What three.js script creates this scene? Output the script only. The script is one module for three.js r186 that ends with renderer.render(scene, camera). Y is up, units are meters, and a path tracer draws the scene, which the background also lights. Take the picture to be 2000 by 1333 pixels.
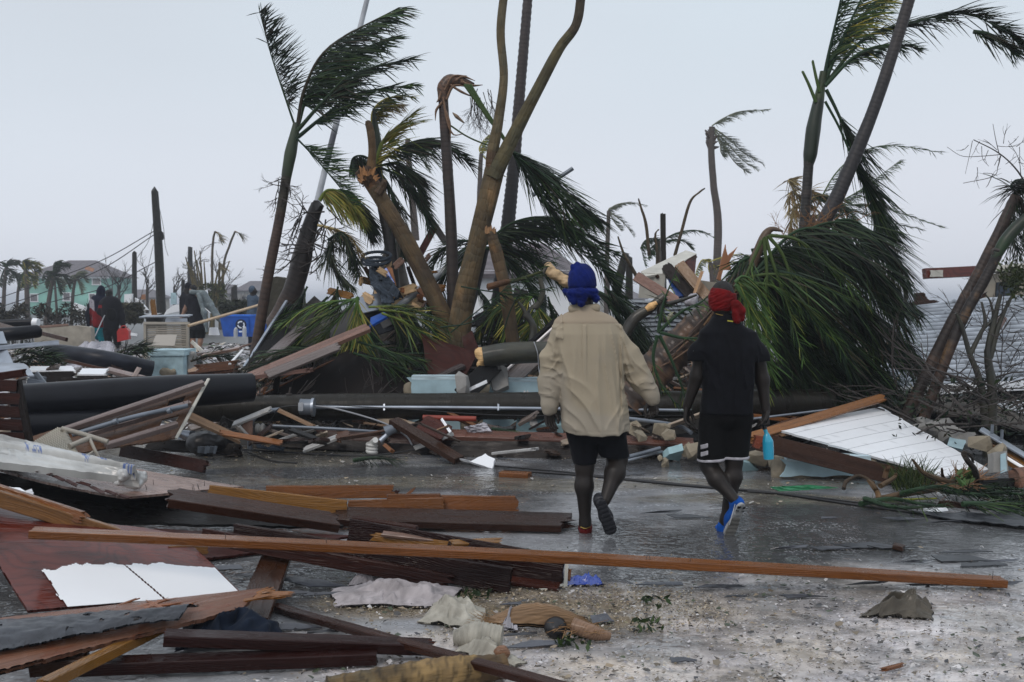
import * as THREE from 'three';
import { ConvexGeometry } from 'three/addons/geometries/ConvexGeometry.js';
import { mergeGeometries } from 'three/addons/utils/BufferGeometryUtils.js';

// ---------- camera, sky, sun, exposure ----------
const scene = new THREE.Scene();
const EYE = 1.6, F = 1944, PITCH = -0.03934;
const camera = new THREE.PerspectiveCamera(2 * Math.atan(666.5 / F) * 180 / Math.PI, 2000 / 1333, 0.1, 1500);
camera.position.set(0, EYE, 0);
camera.rotation.set(PITCH, 0, 0);
camera.focus = 7.0; camera.userData.fStop = 6.3;
scene.add(camera);
const renderer = new THREE.WebGLRenderer({ antialias: true });
renderer.setSize(1024, 682);
renderer.toneMapping = THREE.LinearToneMapping;
renderer.toneMappingExposure = 1;
renderer.shadowMap.enabled = true;
renderer.shadowMap.type = THREE.PCFSoftShadowMap;
const SKY = [0.755, 0.80, 0.885], ZENITH = 0.25;
const sun = new THREE.DirectionalLight(0xfff4ea, 0.9);
sun.position.set(-22, 46, 30); sun.target.position.set(0, 0, -10);
sun.castShadow = true; sun.shadow.radius = 40;
Object.assign(sun.shadow.camera, { left: -40, right: 40, top: 40, bottom: -40, near: 1, far: 160 });
sun.shadow.mapSize.set(2048, 2048);
scene.add(sun, sun.target);
scene.fog = new THREE.FogExp2(0xdfe5ee, 0.0016);

// ---------- random numbers and noise ----------
let seed = 7;
const R = () => { seed = (seed + 0x6D2B79F5) | 0; let t = Math.imul(seed ^ (seed >>> 15), 1 | seed); t = (t + Math.imul(t ^ (t >>> 7), 61 | t)) ^ t; return ((t ^ (t >>> 14)) >>> 0) / 4294967296; };
const rr = (a, b) => a + (b - a) * R();
const clamp = (x, a = 0, b = 1) => Math.min(b, Math.max(a, x));
const sm = (a, b, x) => { const t = clamp((x - a) / (b - a)); return t * t * (3 - 2 * t); };
const mix = (a, b, t) => a + (b - a) * t;
const hsh = (x, y, z) => { let h = Math.imul(x, 374761393) ^ Math.imul(y, 668265263) ^ Math.imul(z, 2147483647 ^ 1274126177); h = Math.imul(h ^ (h >>> 13), 1274126177); return ((h ^ (h >>> 16)) >>> 0) / 4294967296; };
function vn(x, y, z = 0) {
  const i = Math.floor(x), j = Math.floor(y), k = Math.floor(z); let u = x - i, v = y - j, w = z - k;
  u = u * u * (3 - 2 * u); v = v * v * (3 - 2 * v); w = w * w * (3 - 2 * w);
  const L = (a, b, t) => a + (b - a) * t;
  return L(L(L(hsh(i, j, k), hsh(i + 1, j, k), u), L(hsh(i, j + 1, k), hsh(i + 1, j + 1, k), u), v),
    L(L(hsh(i, j, k + 1), hsh(i + 1, j, k + 1), u), L(hsh(i, j + 1, k + 1), hsh(i + 1, j + 1, k + 1), u), v), w);
}
const fb = (x, y, z = 0, o = 4) => { let s = 0, a = .5, n = 0; for (let i = 0; i < o; i++) { s += a * vn(x, y, z + i * 17); n += a; a *= .5; x *= 2.03; y *= 2.03; z *= 2.03; } return s / n; };
// noise that repeats every px, py cells
function pn(x, y, px, py, s) {
  const i = Math.floor(x), j = Math.floor(y); let u = x - i, v = y - j; u = u * u * (3 - 2 * u); v = v * v * (3 - 2 * v);
  const a = ((i % px) + px) % px, b = ((j % py) + py) % py, a1 = (a + 1) % px, b1 = (b + 1) % py;
  const q = hsh(a, b, s), r = hsh(a1, b, s), t = hsh(a, b1, s), w = hsh(a1, b1, s);
  return (q + (r - q) * u) + ((t + (w - t) * u) - (q + (r - q) * u)) * v;
}
const pf = (u, v, px, py, s, o = 4) => { let a = .5, t = 0, n = 0; for (let i = 0; i < o; i++) { t += a * pn(u * px, v * py, px, py, s + i); n += a; a *= .5; px *= 2; py *= 2; } return t / n; };
function tex(w, h, fn, rx = 1, ry = 1, srgb = false) {
  const d = new Uint8Array(w * h * 4);
  for (let j = 0; j < h; j++) for (let i = 0; i < w; i++) {
    const c = fn((i + .5) / w, (j + .5) / h), o = (j * w + i) * 4, g = typeof c === 'number';
    for (let k = 0; k < 3; k++) { let q = clamp(g ? c : c[k]); if (srgb) q = q < .0031308 ? q * 12.92 : 1.055 * Math.pow(q, 1 / 2.4) - .055; d[o + k] = q * 255 + .5; }
    d[o + 3] = 255;
  }
  const t = new THREE.DataTexture(d, w, h); t.wrapS = t.wrapT = THREE.RepeatWrapping; t.magFilter = THREE.LinearFilter; t.minFilter = THREE.LinearFilter;
  t.repeat.set(rx, ry); if (srgb) t.colorSpace = THREE.SRGBColorSpace; t.needsUpdate = true; return t;
}
{ // overcast sky, faint mottled cloud, brighter overhead
  const w = 1024, h = 512, d = new Float32Array(w * h * 4);
  for (let j = 0; j < h; j++) for (let i = 0; i < w; i++) {
    const el = ((j + .5) / h - .5) * Math.PI, az = (i + .5) / w * Math.PI * 2, s = Math.max(0, Math.sin(el)), c = Math.cos(el);
    const x = c * Math.cos(az), z = c * Math.sin(az);
    const n = fb(x * 2.6 + 3, Math.sin(el) * 7 + 5, z * 2.6 + 9, 4), m = fb(x * 1.3 + 8, Math.sin(el) * 3, z * 1.3 + 2, 3);
    const L = (1 - .09 * sm(.05, .32, s) + ZENITH * sm(.28, .95, s)) * (1 + .10 * (n - .5) + .10 * (m - .5)), b = clamp((m - .40) * 2.2) * .10 * sm(0, .25, s);
    const o = (j * w + i) * 4, dn = el < 0 ? sm(0, -.25, el) : 0;
    const warm = .03 * Math.exp(-s * 9);
    d[o] = mix(SKY[0] * L * (1 - b + warm), .12, dn); d[o + 1] = mix(SKY[1] * L * (1 + warm * .3), .12, dn); d[o + 2] = mix(SKY[2] * L, .12, dn); d[o + 3] = 1;
  }
  const t = new THREE.DataTexture(d, w, h, THREE.RGBAFormat, THREE.FloatType);
  t.mapping = THREE.EquirectangularReflectionMapping; t.magFilter = t.minFilter = THREE.LinearFilter; t.needsUpdate = true;
  scene.background = t; scene.environment = t;
}

// ---------- placing ----------
const V = (x, y, z) => new THREE.Vector3(x, y, z);
const CP = Math.cos(PITCH), SP = Math.sin(PITCH);
const ray = (x, y) => { const a = (x - 1000) / F, b = -(y - 666.5) / F; return [a, b * CP + SP, b * SP - CP]; };
const P = (x, y, d) => { const r = ray(x, y), t = d / -r[2]; return V(r[0] * t, EYE + r[1] * t, -d); };       // at a distance
const G = (x, y, h = 0) => { const r = ray(x, y), t = (EYE - h) / -r[1]; return V(r[0] * t, h, r[2] * t); };      // at a height
const used = new Map();
const numbered = n => { const k = used.get(n) ?? 0; used.set(n, k + 1); return k ? n + '_' + String(k).padStart(3, '0') : n; };
function tag(o, label, category, group, kind) { if (label) o.userData.label = label; if (category) o.userData.category = category; if (group) o.userData.group = group; if (kind) o.userData.kind = kind; return o; }
function thing(name, label, category, group) { const o = new THREE.Group(); o.name = numbered(name); scene.add(o); return tag(o, label, category, group); }
function part(name, geo, m, parent) { const o = new THREE.Mesh(geo, m); o.name = name; o.castShadow = o.receiveShadow = true; parent.add(o); return o; }
function one(name, label, category, geo, m, group, kind) { const o = part(numbered(name), geo, m, scene); return tag(o, label, category, group, kind); }
function setting(name, geo, m) { return tag(part(numbered(name), geo, m, scene), null, null, null, 'structure'); }
// ---------- textures ----------
const grainFn = (u, v) => {  // u runs along the grain
  const w = pf(u, v, 3, 3, 11, 3) * 1.6, l = pf(u, v, 2, 24, 5, 3), s = pf(u, v, 5, 110, 9, 3);
  const r = .5 + .5 * Math.sin((v * 26 + w * 7) * 6.283), kn = pn(u * 3, v * 7, 3, 7, 77), k = sm(.86, .97, kn);
  return [l, s, r, k];
};
const tGrain = tex(1024, 512, (u, v) => { const [l, s, r, k] = grainFn(u, v); const g = (.62 + .42 * l) * (.74 + .36 * s) * (1 - .24 * r * r) * (1 - .62 * k) * 1.22; return [g, g * (1 - .04 * k - .03 * r), g * (1 - .09 * r)]; }, .55, 3.2);
const tGrainB = tex(1024, 512, (u, v) => { const [l, s, r] = grainFn(u, v); return .25 * l + .5 * s + .25 * (1 - r); }, .55, 3.2);
const tPly = tex(1024, 1024, (u, v) => { const w = pf(u, v, 3, 4, 31, 3); const r = .5 + .5 * Math.sin((v * 9 + 9 * w * w + .6 * Math.sin(u * 6.283)) * 6.283); const s = pf(u, v, 14, 200, 8, 2), bl = pf(u, v, 3, 3, 51, 4); const g = (.72 + .3 * bl) * (.8 + .3 * s) * (1 - .3 * r * r * r); return [g, g * (1 - .08 * r), g * (1 - .1 * r)]; }, .8, .8);
const tBlotch = tex(512, 512, (u, v) => .62 + .55 * (pf(u, v, 4, 4, 3, 6) - .5) * 1.4 + .12, 1.1, 1.1);
const tRough = tex(512, 512, (u, v) => { const a = pf(u, v, 6, 6, 41, 5); return clamp(.12 + 1.1 * sm(.3, .75, a)); }, 1.7, 1.7);
const tWet = tex(512, 512, (u, v) => .55 + .45 * sm(.35, .65, pf(u, v, 5, 9, 43, 5)), 1.3, 1.3);
const tSpeck = tex(512, 512, (u, v) => { const a = pf(u, v, 5, 5, 13, 5), b = pn(u * 128, v * 128, 128, 128, 4); return (.7 + .5 * (a - .5)) * (b > .82 ? .55 : 1); }, 1.3, 1.3);
const tRock = tex(512, 512, (u, v) => pf(u, v, 9, 9, 23, 6), 2.2, 2.2);
const tWeave = tex(256, 256, (u, v) => .5 + .22 * Math.sin(u * 6.283 * 64) * Math.sin(v * 6.283 * 64) + .5 * (pf(u, v, 6, 6, 19, 4) - .5), 4, 4);
const tBark = tex(512, 1024, (u, v) => { const n = pf(u, v, 6, 9, 71, 5), ring = Math.pow(Math.abs(Math.sin(v * 6.283 * 9 + 2.2 * pf(u, v, 4, 6, 73, 2))), .5), f = pf(u, v, 60, 10, 75, 3); const g = (.55 + .7 * n) * (.5 + .5 * ring) * (.75 + .4 * f); return [g, g * (.94 + .06 * n), g * .9]; }, 1.3, .85);
const tBarkB = tex(512, 1024, (u, v) => { const ring = Math.pow(Math.abs(Math.sin(v * 6.283 * 9 + 2.2 * pf(u, v, 4, 6, 73, 2))), .5); return .5 * ring + .5 * pf(u, v, 40, 14, 75, 4); }, 1.3, .85);
const tSmoothBark = tex(512, 1024, (u, v) => { const n = pf(u, v, 5, 7, 171, 5), m = pf(u, v, 3, 4, 174, 3), g = (.38 + 1.05 * n) * (.55 + .75 * m) * (.7 + .5 * pf(u, v, 40, 9, 179, 3)); const lich = sm(.55, .7, pf(u, v, 7, 10, 178, 4)); return [g * (1 - .06 * lich), g * (1 + .04 * lich), g * (.92 + .2 * lich)]; }, 1.1, .8);

const tTrunkB = tex(512, 1024, (u, v) => .5 * pf(u, v, 30, 8, 201, 4) + .3 * pf(u, v, 8, 10, 203, 5) + .2 * Math.pow(Math.abs(Math.sin(v * 6.283 * 5 + 3 * pf(u, v, 4, 5, 207, 2))), .4), 1.6, .8);
const mats = {};
function M(key, rgb, o = {}) {
  const { c = 0, ...q } = o;
  const m = new THREE.MeshPhysicalMaterial({ color: new THREE.Color().setRGB(...rgb), roughness: .7, vertexColors: true, side: THREE.DoubleSide, ...q });
  if (c) { m.clearcoat = c; m.clearcoatRoughness = o.clearcoatRoughness ?? .16; }
  return mats[key] = m;
}
const wood = (key, rgb, c = .7, ex = {}) => M(key, rgb, { map: tGrain, bumpMap: tGrainB, bumpScale: .0026, roughness: .62 - .34 * c, roughnessMap: tWet, specularIntensity: rgb[0] < .11 ? .4 : .9, ...ex });
const ply = (key, rgb, c = .8, ex = {}) => M(key, rgb, { map: tPly, bumpMap: tGrainB, bumpScale: .0012, roughness: .62 - .34 * c, roughnessMap: tWet, specularIntensity: rgb[0] < .1 ? .25 : .9, ...ex });
const paint = (key, rgb, rough = .45, ex = {}) => M(key, rgb, { map: tBlotch, roughness: rough, bumpMap: tBlotch, bumpScale: .0015, ...ex });
const cloth = (key, rgb, ex = {}) => M(key, rgb, { map: tWeave, bumpMap: tWeave, bumpScale: .0012, roughness: .9, specularIntensity: .4, sheen: .08, sheenRoughness: .6, sheenColor: new THREE.Color(1, 1, 1), ...ex });
wood('pine', [.18, .060, .0105], 1); wood('honey', [.23, .105, .020], 1); wood('pale', [.60, .42, .25], .5); wood('rawpale', [.70, .50, .29], .2);
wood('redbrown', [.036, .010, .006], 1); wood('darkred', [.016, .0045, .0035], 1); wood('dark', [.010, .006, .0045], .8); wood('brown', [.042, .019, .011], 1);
wood('greywood', [.17, .14, .13], .9); wood('black', [.006, .0055, .0055], .6); wood('pinkwood', [.25, .155, .12], .9); wood('pole', [.022, .020, .016], .4);
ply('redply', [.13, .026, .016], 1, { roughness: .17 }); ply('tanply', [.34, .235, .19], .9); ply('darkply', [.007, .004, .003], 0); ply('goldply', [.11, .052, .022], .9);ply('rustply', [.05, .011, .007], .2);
paint('white', [.82, .84, .86], .3, { map: null, bumpScale: .0003 }); paint('cream', [.70, .68, .60], .45); paint('bluewall', [.50, .70, .77], .7); paint('mint', [.28, .62, .52], .8); paint('pipe', [.006, .007, .011], .35, { specularIntensity: .45, bumpScale: .0006 }); paint('greypipe', [.20, .23, .27], .35, { metalness: .3 });
paint('whitepipe', [.55, .58, .62], .35); paint('galv', [.42, .46, .52], .34, { metalness: .7 }); paint('blackplastic', [.012, .012, .014], .4); paint('binblue', [.008, .11, .55], .4, { c: .4 }); paint('concrete', [.36, .35, .33], .85, { bumpMap: tRock, bumpScale: .006 });
paint('rock', [.34, .29, .21], .9, { bumpMap: tRock, bumpScale: .012 }); paint('mosswall', [.09, .085, .065], .9, { bumpMap: tRock, bumpScale: .015 }); paint('shingle', [.085, .092, .108], .5, { map: tSpeck, bumpMap: tRock, bumpScale: .003, c: .35 }); paint('tar', [.032, .036, .044], .45, { map: tSpeck, bumpMap: tRock, bumpScale: .004, c: .3 });
paint('roofmetal', [.50, .55, .61], .6, { specularIntensity: .35 }); paint('farroof', [.16, .14, .15], .8); paint('glass', [.03, .035, .04], .1); paint('slab', [.40, .41, .42], .25, { c: .6 }); paint('beigewall', [.42, .38, .31], .85);
paint('redplastic', [.55, .025, .02], .35, { c: .5 }); paint('foam', [.46, .70, .75], .7, { bumpMap: tRock, bumpScale: .003 }); paint('orangeraw', [.42, .18, .075], .7, { bumpMap: tGrainB }); paint('greenplastic', [.012, .30, .11], .35, { c: .6 }); paint('blueplastic', [.012, .06, .42], .25, { c: .8 });
paint('redpipe', [.28, .035, .015], .5); paint('rust', [.14, .035, .02], .8); paint('yellowtape', [.6, .55, .05], .5); paint('cfl', [.75, .75, .72], .3); paint('chrome', [.6, .6, .62], .25, { metalness: .9 });
cloth('khaki', [.345, .295, .215], { sheen: .05, map: null, bumpScale: .0005 }); cloth('navy', [.0065, .0075, .012]); cloth('blackcloth', [.004, .004, .005]); cloth('bluescarf', [.006, .022, .21], { sheen: .15 }); cloth('redscarf', [.27, .008, .010], { sheen: .1 }); cloth('whitecloth', [.74, .72, .78]); cloth('cream2', [.70, .66, .56]); cloth('pinkcloth', [.74, .68, .69]); cloth('greycloth', [.15, .13, .10], { c: .3 }); cloth('bluegrey', [.085, .11, .145]); cloth('jacket', [.022, .022, .030]); cloth('jacketnavy', [.014, .018, .045]); cloth('redcloth', [.36, .016, .02]); cloth('teal', [.005, .28, .34]); cloth('raingrey', [.30, .36, .37], { c: .3 }); cloth('bluecoat', [.12, .17, .24]); cloth('denim', [.012, .022, .045]);
M('skin', [.021, .0165, .014], { map: tBlotch, roughness: .45, specularIntensity: .55 }); M('skintan', [.36, .20, .13], { map: tBlotch, roughness: .5 }); M('hair', [.008, .007, .007], { roughness: .8, bumpMap: tRock, bumpScale: .004 });
M('leaf', [.62, .62, .62], { roughness: .5, specularIntensity: .35 });
M('straw', [1, 1, 1], { roughness: .8 });
M('bark', [.080, .060, .050], { map: tBark, bumpMap: tBarkB, bumpScale: .008, roughness: .75, c: .3, clearcoatRoughness: .35 }); M('barkdark', [.021, .018, .019], { map: tBark, bumpMap: tBarkB, bumpScale: .008, roughness: .7, c: .35, clearcoatRoughness: .35 });
M('barktan', [.155, .115, .066], { map: tSmoothBark, bumpMap: tTrunkB, bumpScale: .03, roughness: .75 }); M('barkgreen', [.038, .037, .024], { map: tSmoothBark, bumpMap: tRock, bumpScale: .006, roughness: .7, c: .4 });
M('shaft', [.028, .046, .018], { map: tSmoothBark, roughness: .5, c: .1 }); M('twig', [.05, .042, .038], { roughness: .8 }); M('plainwire', [.014, .014, .016], { roughness: .5 }); M('greywire', [.25, .26, .28], { roughness: .5 });
M('fibre', [.7, .7, .7], { map: tGrain, bumpMap: tGrainB, bumpScale: .004, roughness: .8, c: .25 });
M('flake', [1, 1, 1], { roughness: .45, c: .3 });
M('bottle', [.03, .50, .72], { roughness: .12, transmission: .35, thickness: 0, c: .6 });
M('bag', [.66, .66, .64], { roughness: .3, transmission: .12, c: .6, map: tBlotch });
M('wicker', [.33, .30, .25], { roughness: .6, c: .2 });
M('metalstrap', [.5, .5, .5], { roughness: .35, metalness: .8 });

// ---------- shapes ----------
function geo(pos, uv, idx, col) {
  const g = new THREE.BufferGeometry();
  g.setAttribute('position', new THREE.Float32BufferAttribute(pos, 3));
  g.setAttribute('uv', new THREE.Float32BufferAttribute(uv, 2));
  if (!col) col = new Float32Array(pos.length).fill(1);
  g.setAttribute('color', new THREE.Float32BufferAttribute(col, 3));
  if (idx) g.setIndex(idx);
  g.computeVertexNormals(); return g;
}
const flat = g => { const n = g.index ? g.toNonIndexed() : g; n.computeVertexNormals(); return n; };
const whiten = (g, c = [1, 1, 1]) => { const n = g.attributes.position.count, a = new Float32Array(n * 3); for (let i = 0; i < n; i++) a.set(c, i * 3); g.setAttribute('color', new THREE.BufferAttribute(a, 3)); return g; };
const join = list => mergeGeometries(list.map(g => g.index ? g.toNonIndexed() : g));
const UPY = V(0, 1, 0);
// a sawn board from a to b; w across, t thick, n the direction its wide face looks
function board(a, b, o = {}) {
  const { w = .09, t = .045, n = UPY, bow = 0, jagA = .012, jagB = .012, twist = 0, taper = 1, col = [1, 1, 1], endCol } = o;
  const dir = b.clone().sub(a), L = dir.length(); dir.normalize();
  const wx = dir.clone().cross(n).normalize(), nn = wx.clone().cross(dir).normalize();
  const jag = Math.max(jagA, jagB), ns = jag ? 7 : 1, ch = Math.min(.004, t * .2), sec = [];
  const hw = w / 2, ht = t / 2, row = (x0, y0, x1, y1, k) => { for (let i = 0; i < k; i++) sec.push([mix(x0, x1, i / k), mix(y0, y1, i / k)]); };
  row(-hw + ch, ht, hw - ch, ht, ns); row(hw - ch, ht, hw, ht - ch, 1); row(hw, ht - ch, hw, -ht + ch, 1); row(hw, -ht + ch, hw - ch, -ht, 1);
  row(hw - ch, -ht, -hw + ch, -ht, ns); row(-hw + ch, -ht, -hw, -ht + ch, 1); row(-hw, -ht + ch, -hw, ht - ch, 1); row(-hw, ht - ch, -hw + ch, ht, 1);
  const K = sec.length, N = Math.max(2, Math.ceil(L / .16)), pos = [], uv = [], cl = [], u0 = R() * 9, v0 = R() * 9, s0 = R() * 99;
  const per = [0]; for (let i = 0; i < K; i++) { const p = sec[i], q = sec[(i + 1) % K]; per.push(per[i] + Math.hypot(p[0] - q[0], p[1] - q[1])); }
  const ring = [];
  for (let i = 0; i <= N; i++) {
    const f = i / N, r = []; ring.push(r);
    for (let k = 0; k < K; k++) {
      let [x, y] = sec[k]; const tp = mix(1, taper, f), an = twist * f; x *= tp; y *= tp;
      const x2 = x * Math.cos(an) - y * Math.sin(an), y2 = x * Math.sin(an) + y * Math.cos(an);
      let s = f * L;
      const jg = hsh(Math.round((sec[k][0] / w + 1) * 8), Math.round(s0), 3);
      if (i === 0) s += jagA * jg; if (i === N) s -= jagB * jg;
      const e = (vn(f * L * 5, k * .12, s0) - .5) * .005, bw = bow * Math.sin(f * Math.PI);
      r.push([a.x + dir.x * s + wx.x * (x2 + e) + nn.x * (y2 + bw), a.y + dir.y * s + wx.y * (x2 + e) + nn.y * (y2 + bw), a.z + dir.z * s + wx.z * (x2 + e) + nn.z * (y2 + bw), s]);
    }
  }
  const tri = (A, B, C, ua, ub, uc, c) => { pos.push(A[0], A[1], A[2], B[0], B[1], B[2], C[0], C[1], C[2]); uv.push(...ua, ...ub, ...uc); for (let i = 0; i < 3; i++) cl.push(...c); };
  for (let i = 0; i < N; i++) for (let k = 0; k < K; k++) {
    const k2 = (k + 1) % K, A = ring[i][k], B = ring[i + 1][k], C = ring[i + 1][k2], D = ring[i][k2];
    const ua = [u0 + A[3], v0 + per[k]], ub = [u0 + B[3], v0 + per[k]], uc = [u0 + C[3], v0 + per[k + 1]], ud = [u0 + D[3], v0 + per[k + 1]];
    const dq = .62 + .76 * fb(i * .33 + s0, k * .45, 3, 3), dc = [col[0] * dq, col[1] * dq, col[2] * dq]; tri(A, B, C, ua, ub, uc, dc); tri(A, C, D, ua, uc, ud, dc);
  }
  const ec = endCol ?? col.map(x => x * .8);
  for (const [i, sgn] of [[0, 1], [N, -1]]) {
    const r = ring[i], c = [0, 1, 2, 3].map(q => r.reduce((s, p) => s + p[q], 0) / K);
    for (let k = 0; k < K; k++) { const A = r[k], B = r[(k + 1) % K], uu = q => [u0 + sec[q % K][1] * .3, v0 + sec[q % K][0]]; if (sgn > 0) tri(c, A, B, [u0, v0], uu(k), uu(k + 1), ec); else tri(c, B, A, [u0, v0], uu(k + 1), uu(k), ec); }
  }
  return geo(pos, uv, null, cl);
}
// a sheet between four corners, with thickness, warp, ragged edges and holes
function sheet(c00, c10, c11, c01, o = {}) {
  const { t = .012, nu = 24, nv = 12, warp = null, jag = 0, edges = [1, 1, 1, 1], hole = null, col = null, smooth = true, uvs = 1 } = o;
  const pos = [], uv = [], cl = [], idx = [], s0 = R() * 99, u0 = R() * 5, v0 = R() * 5;
  const n = c10.clone().sub(c00).cross(c01.clone().sub(c00)).normalize(); if (n.y < 0) n.negate();
  const lu = (c10.distanceTo(c00) + c11.distanceTo(c01)) / 2, lv = (c01.distanceTo(c00) + c11.distanceTo(c10)) / 2;
  const p = V(0, 0, 0), q = V(0, 0, 0), top = [], bot = [];
  const put = (i, j, sd) => {
    let u = i / nu, v = j / nv;
    if (jag) {
      const e = (x, k) => jag * (fb(x * 7, k * 9.1, s0, 3) * 1.3 + (hsh(Math.round(x * 60), k, Math.round(s0)) - .5) * .5);
      if (i === 0 && edges[0]) u += e(v * lv, 1) / lu; if (i === nu && edges[1]) u -= e(v * lv, 2) / lu;
      if (j === 0 && edges[2]) v += e(u * lu, 3) / lv; if (j === nv && edges[3]) v -= e(u * lu, 4) / lv;
    }
    p.lerpVectors(c00, c10, u); q.lerpVectors(c01, c11, u); p.lerp(q, v);
    const w = warp ? warp(u, v) : 0;
    if (Array.isArray(w)) { p.x += w[0]; p.y += w[1]; p.z += w[2]; p.addScaledVector(n, sd * t); } else p.addScaledVector(n, w + sd * t);
    pos.push(p.x, p.y, p.z); uv.push((u * lu + u0) * uvs, (v * lv + v0) * uvs); const c = col ? col(u, v, sd) : [1, 1, 1]; cl.push(...c); return pos.length / 3 - 1;
  };
  for (let j = 0; j <= nv; j++) for (let i = 0; i <= nu; i++) top.push(put(i, j, 0));
  for (let j = 0; j <= nv; j++) for (let i = 0; i <= nu; i++) bot.push(put(i, j, -1));
  const T = (i, j) => top[j * (nu + 1) + i], B = (i, j) => bot[j * (nu + 1) + i];
  const ok = (i, j) => i >= 0 && j >= 0 && i < nu && j < nv && !(hole && hole((i + .5) / nu, (j + .5) / nv));
  for (let j = 0; j < nv; j++) for (let i = 0; i < nu; i++) if (ok(i, j)) {
    idx.push(T(i, j), T(i + 1, j), T(i + 1, j + 1), T(i, j), T(i + 1, j + 1), T(i, j + 1));
    idx.push(B(i, j), B(i + 1, j + 1), B(i + 1, j), B(i, j), B(i, j + 1), B(i + 1, j + 1));
    const sd = (a, b, c, d) => { const base = pos.length / 3; for (const k of [a, b, c, d]) { pos.push(pos[k * 3], pos[k * 3 + 1], pos[k * 3 + 2]); uv.push(uv[k * 2], uv[k * 2 + 1]); cl.push(cl[k * 3] * .8, cl[k * 3 + 1] * .8, cl[k * 3 + 2] * .8); } idx.push(base, base + 1, base + 2, base, base + 2, base + 3); };
    if (!ok(i, j - 1)) sd(T(i, j), B(i, j), B(i + 1, j), T(i + 1, j)); if (!ok(i, j + 1)) sd(T(i + 1, j + 1), B(i + 1, j + 1), B(i, j + 1), T(i, j + 1));
    if (!ok(i - 1, j)) sd(T(i, j + 1), B(i, j + 1), B(i, j), T(i, j)); if (!ok(i + 1, j)) sd(T(i + 1, j), B(i + 1, j), B(i + 1, j + 1), T(i + 1, j + 1));
  }
  const g = geo(pos, uv, idx, cl); return smooth ? g : flat(g);
}
// a flat piece with any outline (points in space), ragged by jag
function slab(pts, t = .012, jag = 0, step = .08) {
  const c = pts.reduce((s, p) => s.add(p), V(0, 0, 0)).multiplyScalar(1 / pts.length), n = V(0, 0, 0);
  for (let i = 0; i < pts.length; i++) { const a = pts[i], b = pts[(i + 1) % pts.length]; n.add(a.clone().sub(c).cross(b.clone().sub(c))); }
  n.normalize(); const ux = pts[1].clone().sub(pts[0]); ux.addScaledVector(n, -ux.dot(n)).normalize(); const uy = n.clone().cross(ux), s0 = R() * 99;
  const q = []; pts.forEach((a, i) => { const b = pts[(i + 1) % pts.length], L = a.distanceTo(b), k = jag ? Math.max(1, Math.round(L / step)) : 1; for (let m = 0; m < k; m++) { const p = a.clone().lerp(b, m / k).sub(c); let x = p.dot(ux), y = p.dot(uy); if (jag && m) { const e = b.clone().sub(a).normalize(), ex = e.dot(ux), ey = e.dot(uy), d = jag * (fb(i * 7 + m * .9, s0, 1, 2) - .35) * 2; x += -ey * d; y += ex * d; } q.push(new THREE.Vector2(x, y)); } });
  const g = new THREE.ExtrudeGeometry(new THREE.Shape(q), { depth: t, bevelEnabled: false });
  g.translate(0, 0, -t / 2); g.applyMatrix4(new THREE.Matrix4().makeBasis(ux, uy, n).setPosition(c)); return whiten(g);
}
// a round limb through points with radii; ripple, bands, colour by place
function limb(pts, rad, o = {}) {
  const { seg = 10, n = 0, noise = .06, bands = 0, band = .05, col = null, capA = 0, capB = 0, flatten = 1, tension = .5 } = o;
  const cv = new THREE.CatmullRomCurve3(pts, false, 'catmullrom', tension), L = cv.getLength(), N = n || Math.max(3, Math.ceil(L / Math.max(.04, rad[0] * 1.2)));
  const pos = [], uv = [], idx = [], cl = [], s0 = R() * 99, fr = cv.computeFrenetFrames(N), q = V(0, 0, 0);
  for (let i = 0; i <= N; i++) {
    const f = i / N, x = f * (rad.length - 1), k = Math.min(rad.length - 2, Math.floor(x)); let r = rad.length > 1 ? mix(rad[k], rad[k + 1], x - k) : rad[0];
    if (bands) r *= 1 + band * Math.pow(Math.abs(((f * bands) % 1) - .5) * 2, 6) - (((f * bands + .5) % 1) < .1 ? band * .4 : 0);
    cv.getPoint(f, q); const N1 = fr.normals[i], B1 = fr.binormals[i];
    for (let j = 0; j <= seg; j++) {
      const a = j / seg * Math.PI * 2, e = 1 + noise * (fb(Math.cos(a) * 1.3 + 5, Math.sin(a) * 1.3 + f * L / Math.max(.02, rad[0]) * .35, s0, 3) - .5) * 2, c = Math.cos(a) * r * e, s = Math.sin(a) * r * e * flatten;
      let d = 0; if (i === N && capB) d = -capB * hsh(j % seg, 4, Math.round(s0)); if (i === 0 && capA) d = capA * hsh(j % seg, 5, Math.round(s0));
      const tg = fr.tangents[i];
      pos.push(q.x + N1.x * c + B1.x * s + tg.x * d, q.y + N1.y * c + B1.y * s + tg.y * d, q.z + N1.z * c + B1.z * s + tg.z * d);
      uv.push(j / seg * Math.max(.15, rad[0] * 6.28), f * L + s0); cl.push(...(col ? col(f, a) : [1, 1, 1]));
    }
  }
  const S = seg + 1;
  for (let i = 0; i < N; i++) for (let j = 0; j < seg; j++) { const a = i * S + j, b = a + S; idx.push(a, a + 1, b, a + 1, b + 1, b); }
  for (const [i, fl] of [[0, 1], [N, 0]]) {
    cv.getPoint(i / N, q); const base = pos.length / 3; pos.push(q.x, q.y, q.z); uv.push(0, s0); cl.push(...(o.endCol ?? (col ? col(i / N, 0) : [1, 1, 1])));
    for (let j = 0; j <= seg; j++) { const k = (i * S + j) * 3; pos.push(pos[k], pos[k + 1], pos[k + 2]); uv.push(j * .02, s0 + .05); cl.push(...(o.endCol ?? (col ? col(i / N, 0) : [1, 1, 1]))); }
    for (let j = 0; j < seg; j++) fl ? idx.push(base, base + 2 + j, base + 1 + j) : idx.push(base, base + 1 + j, base + 2 + j);
  }
  return geo(pos, uv, idx, cl);
}
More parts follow.
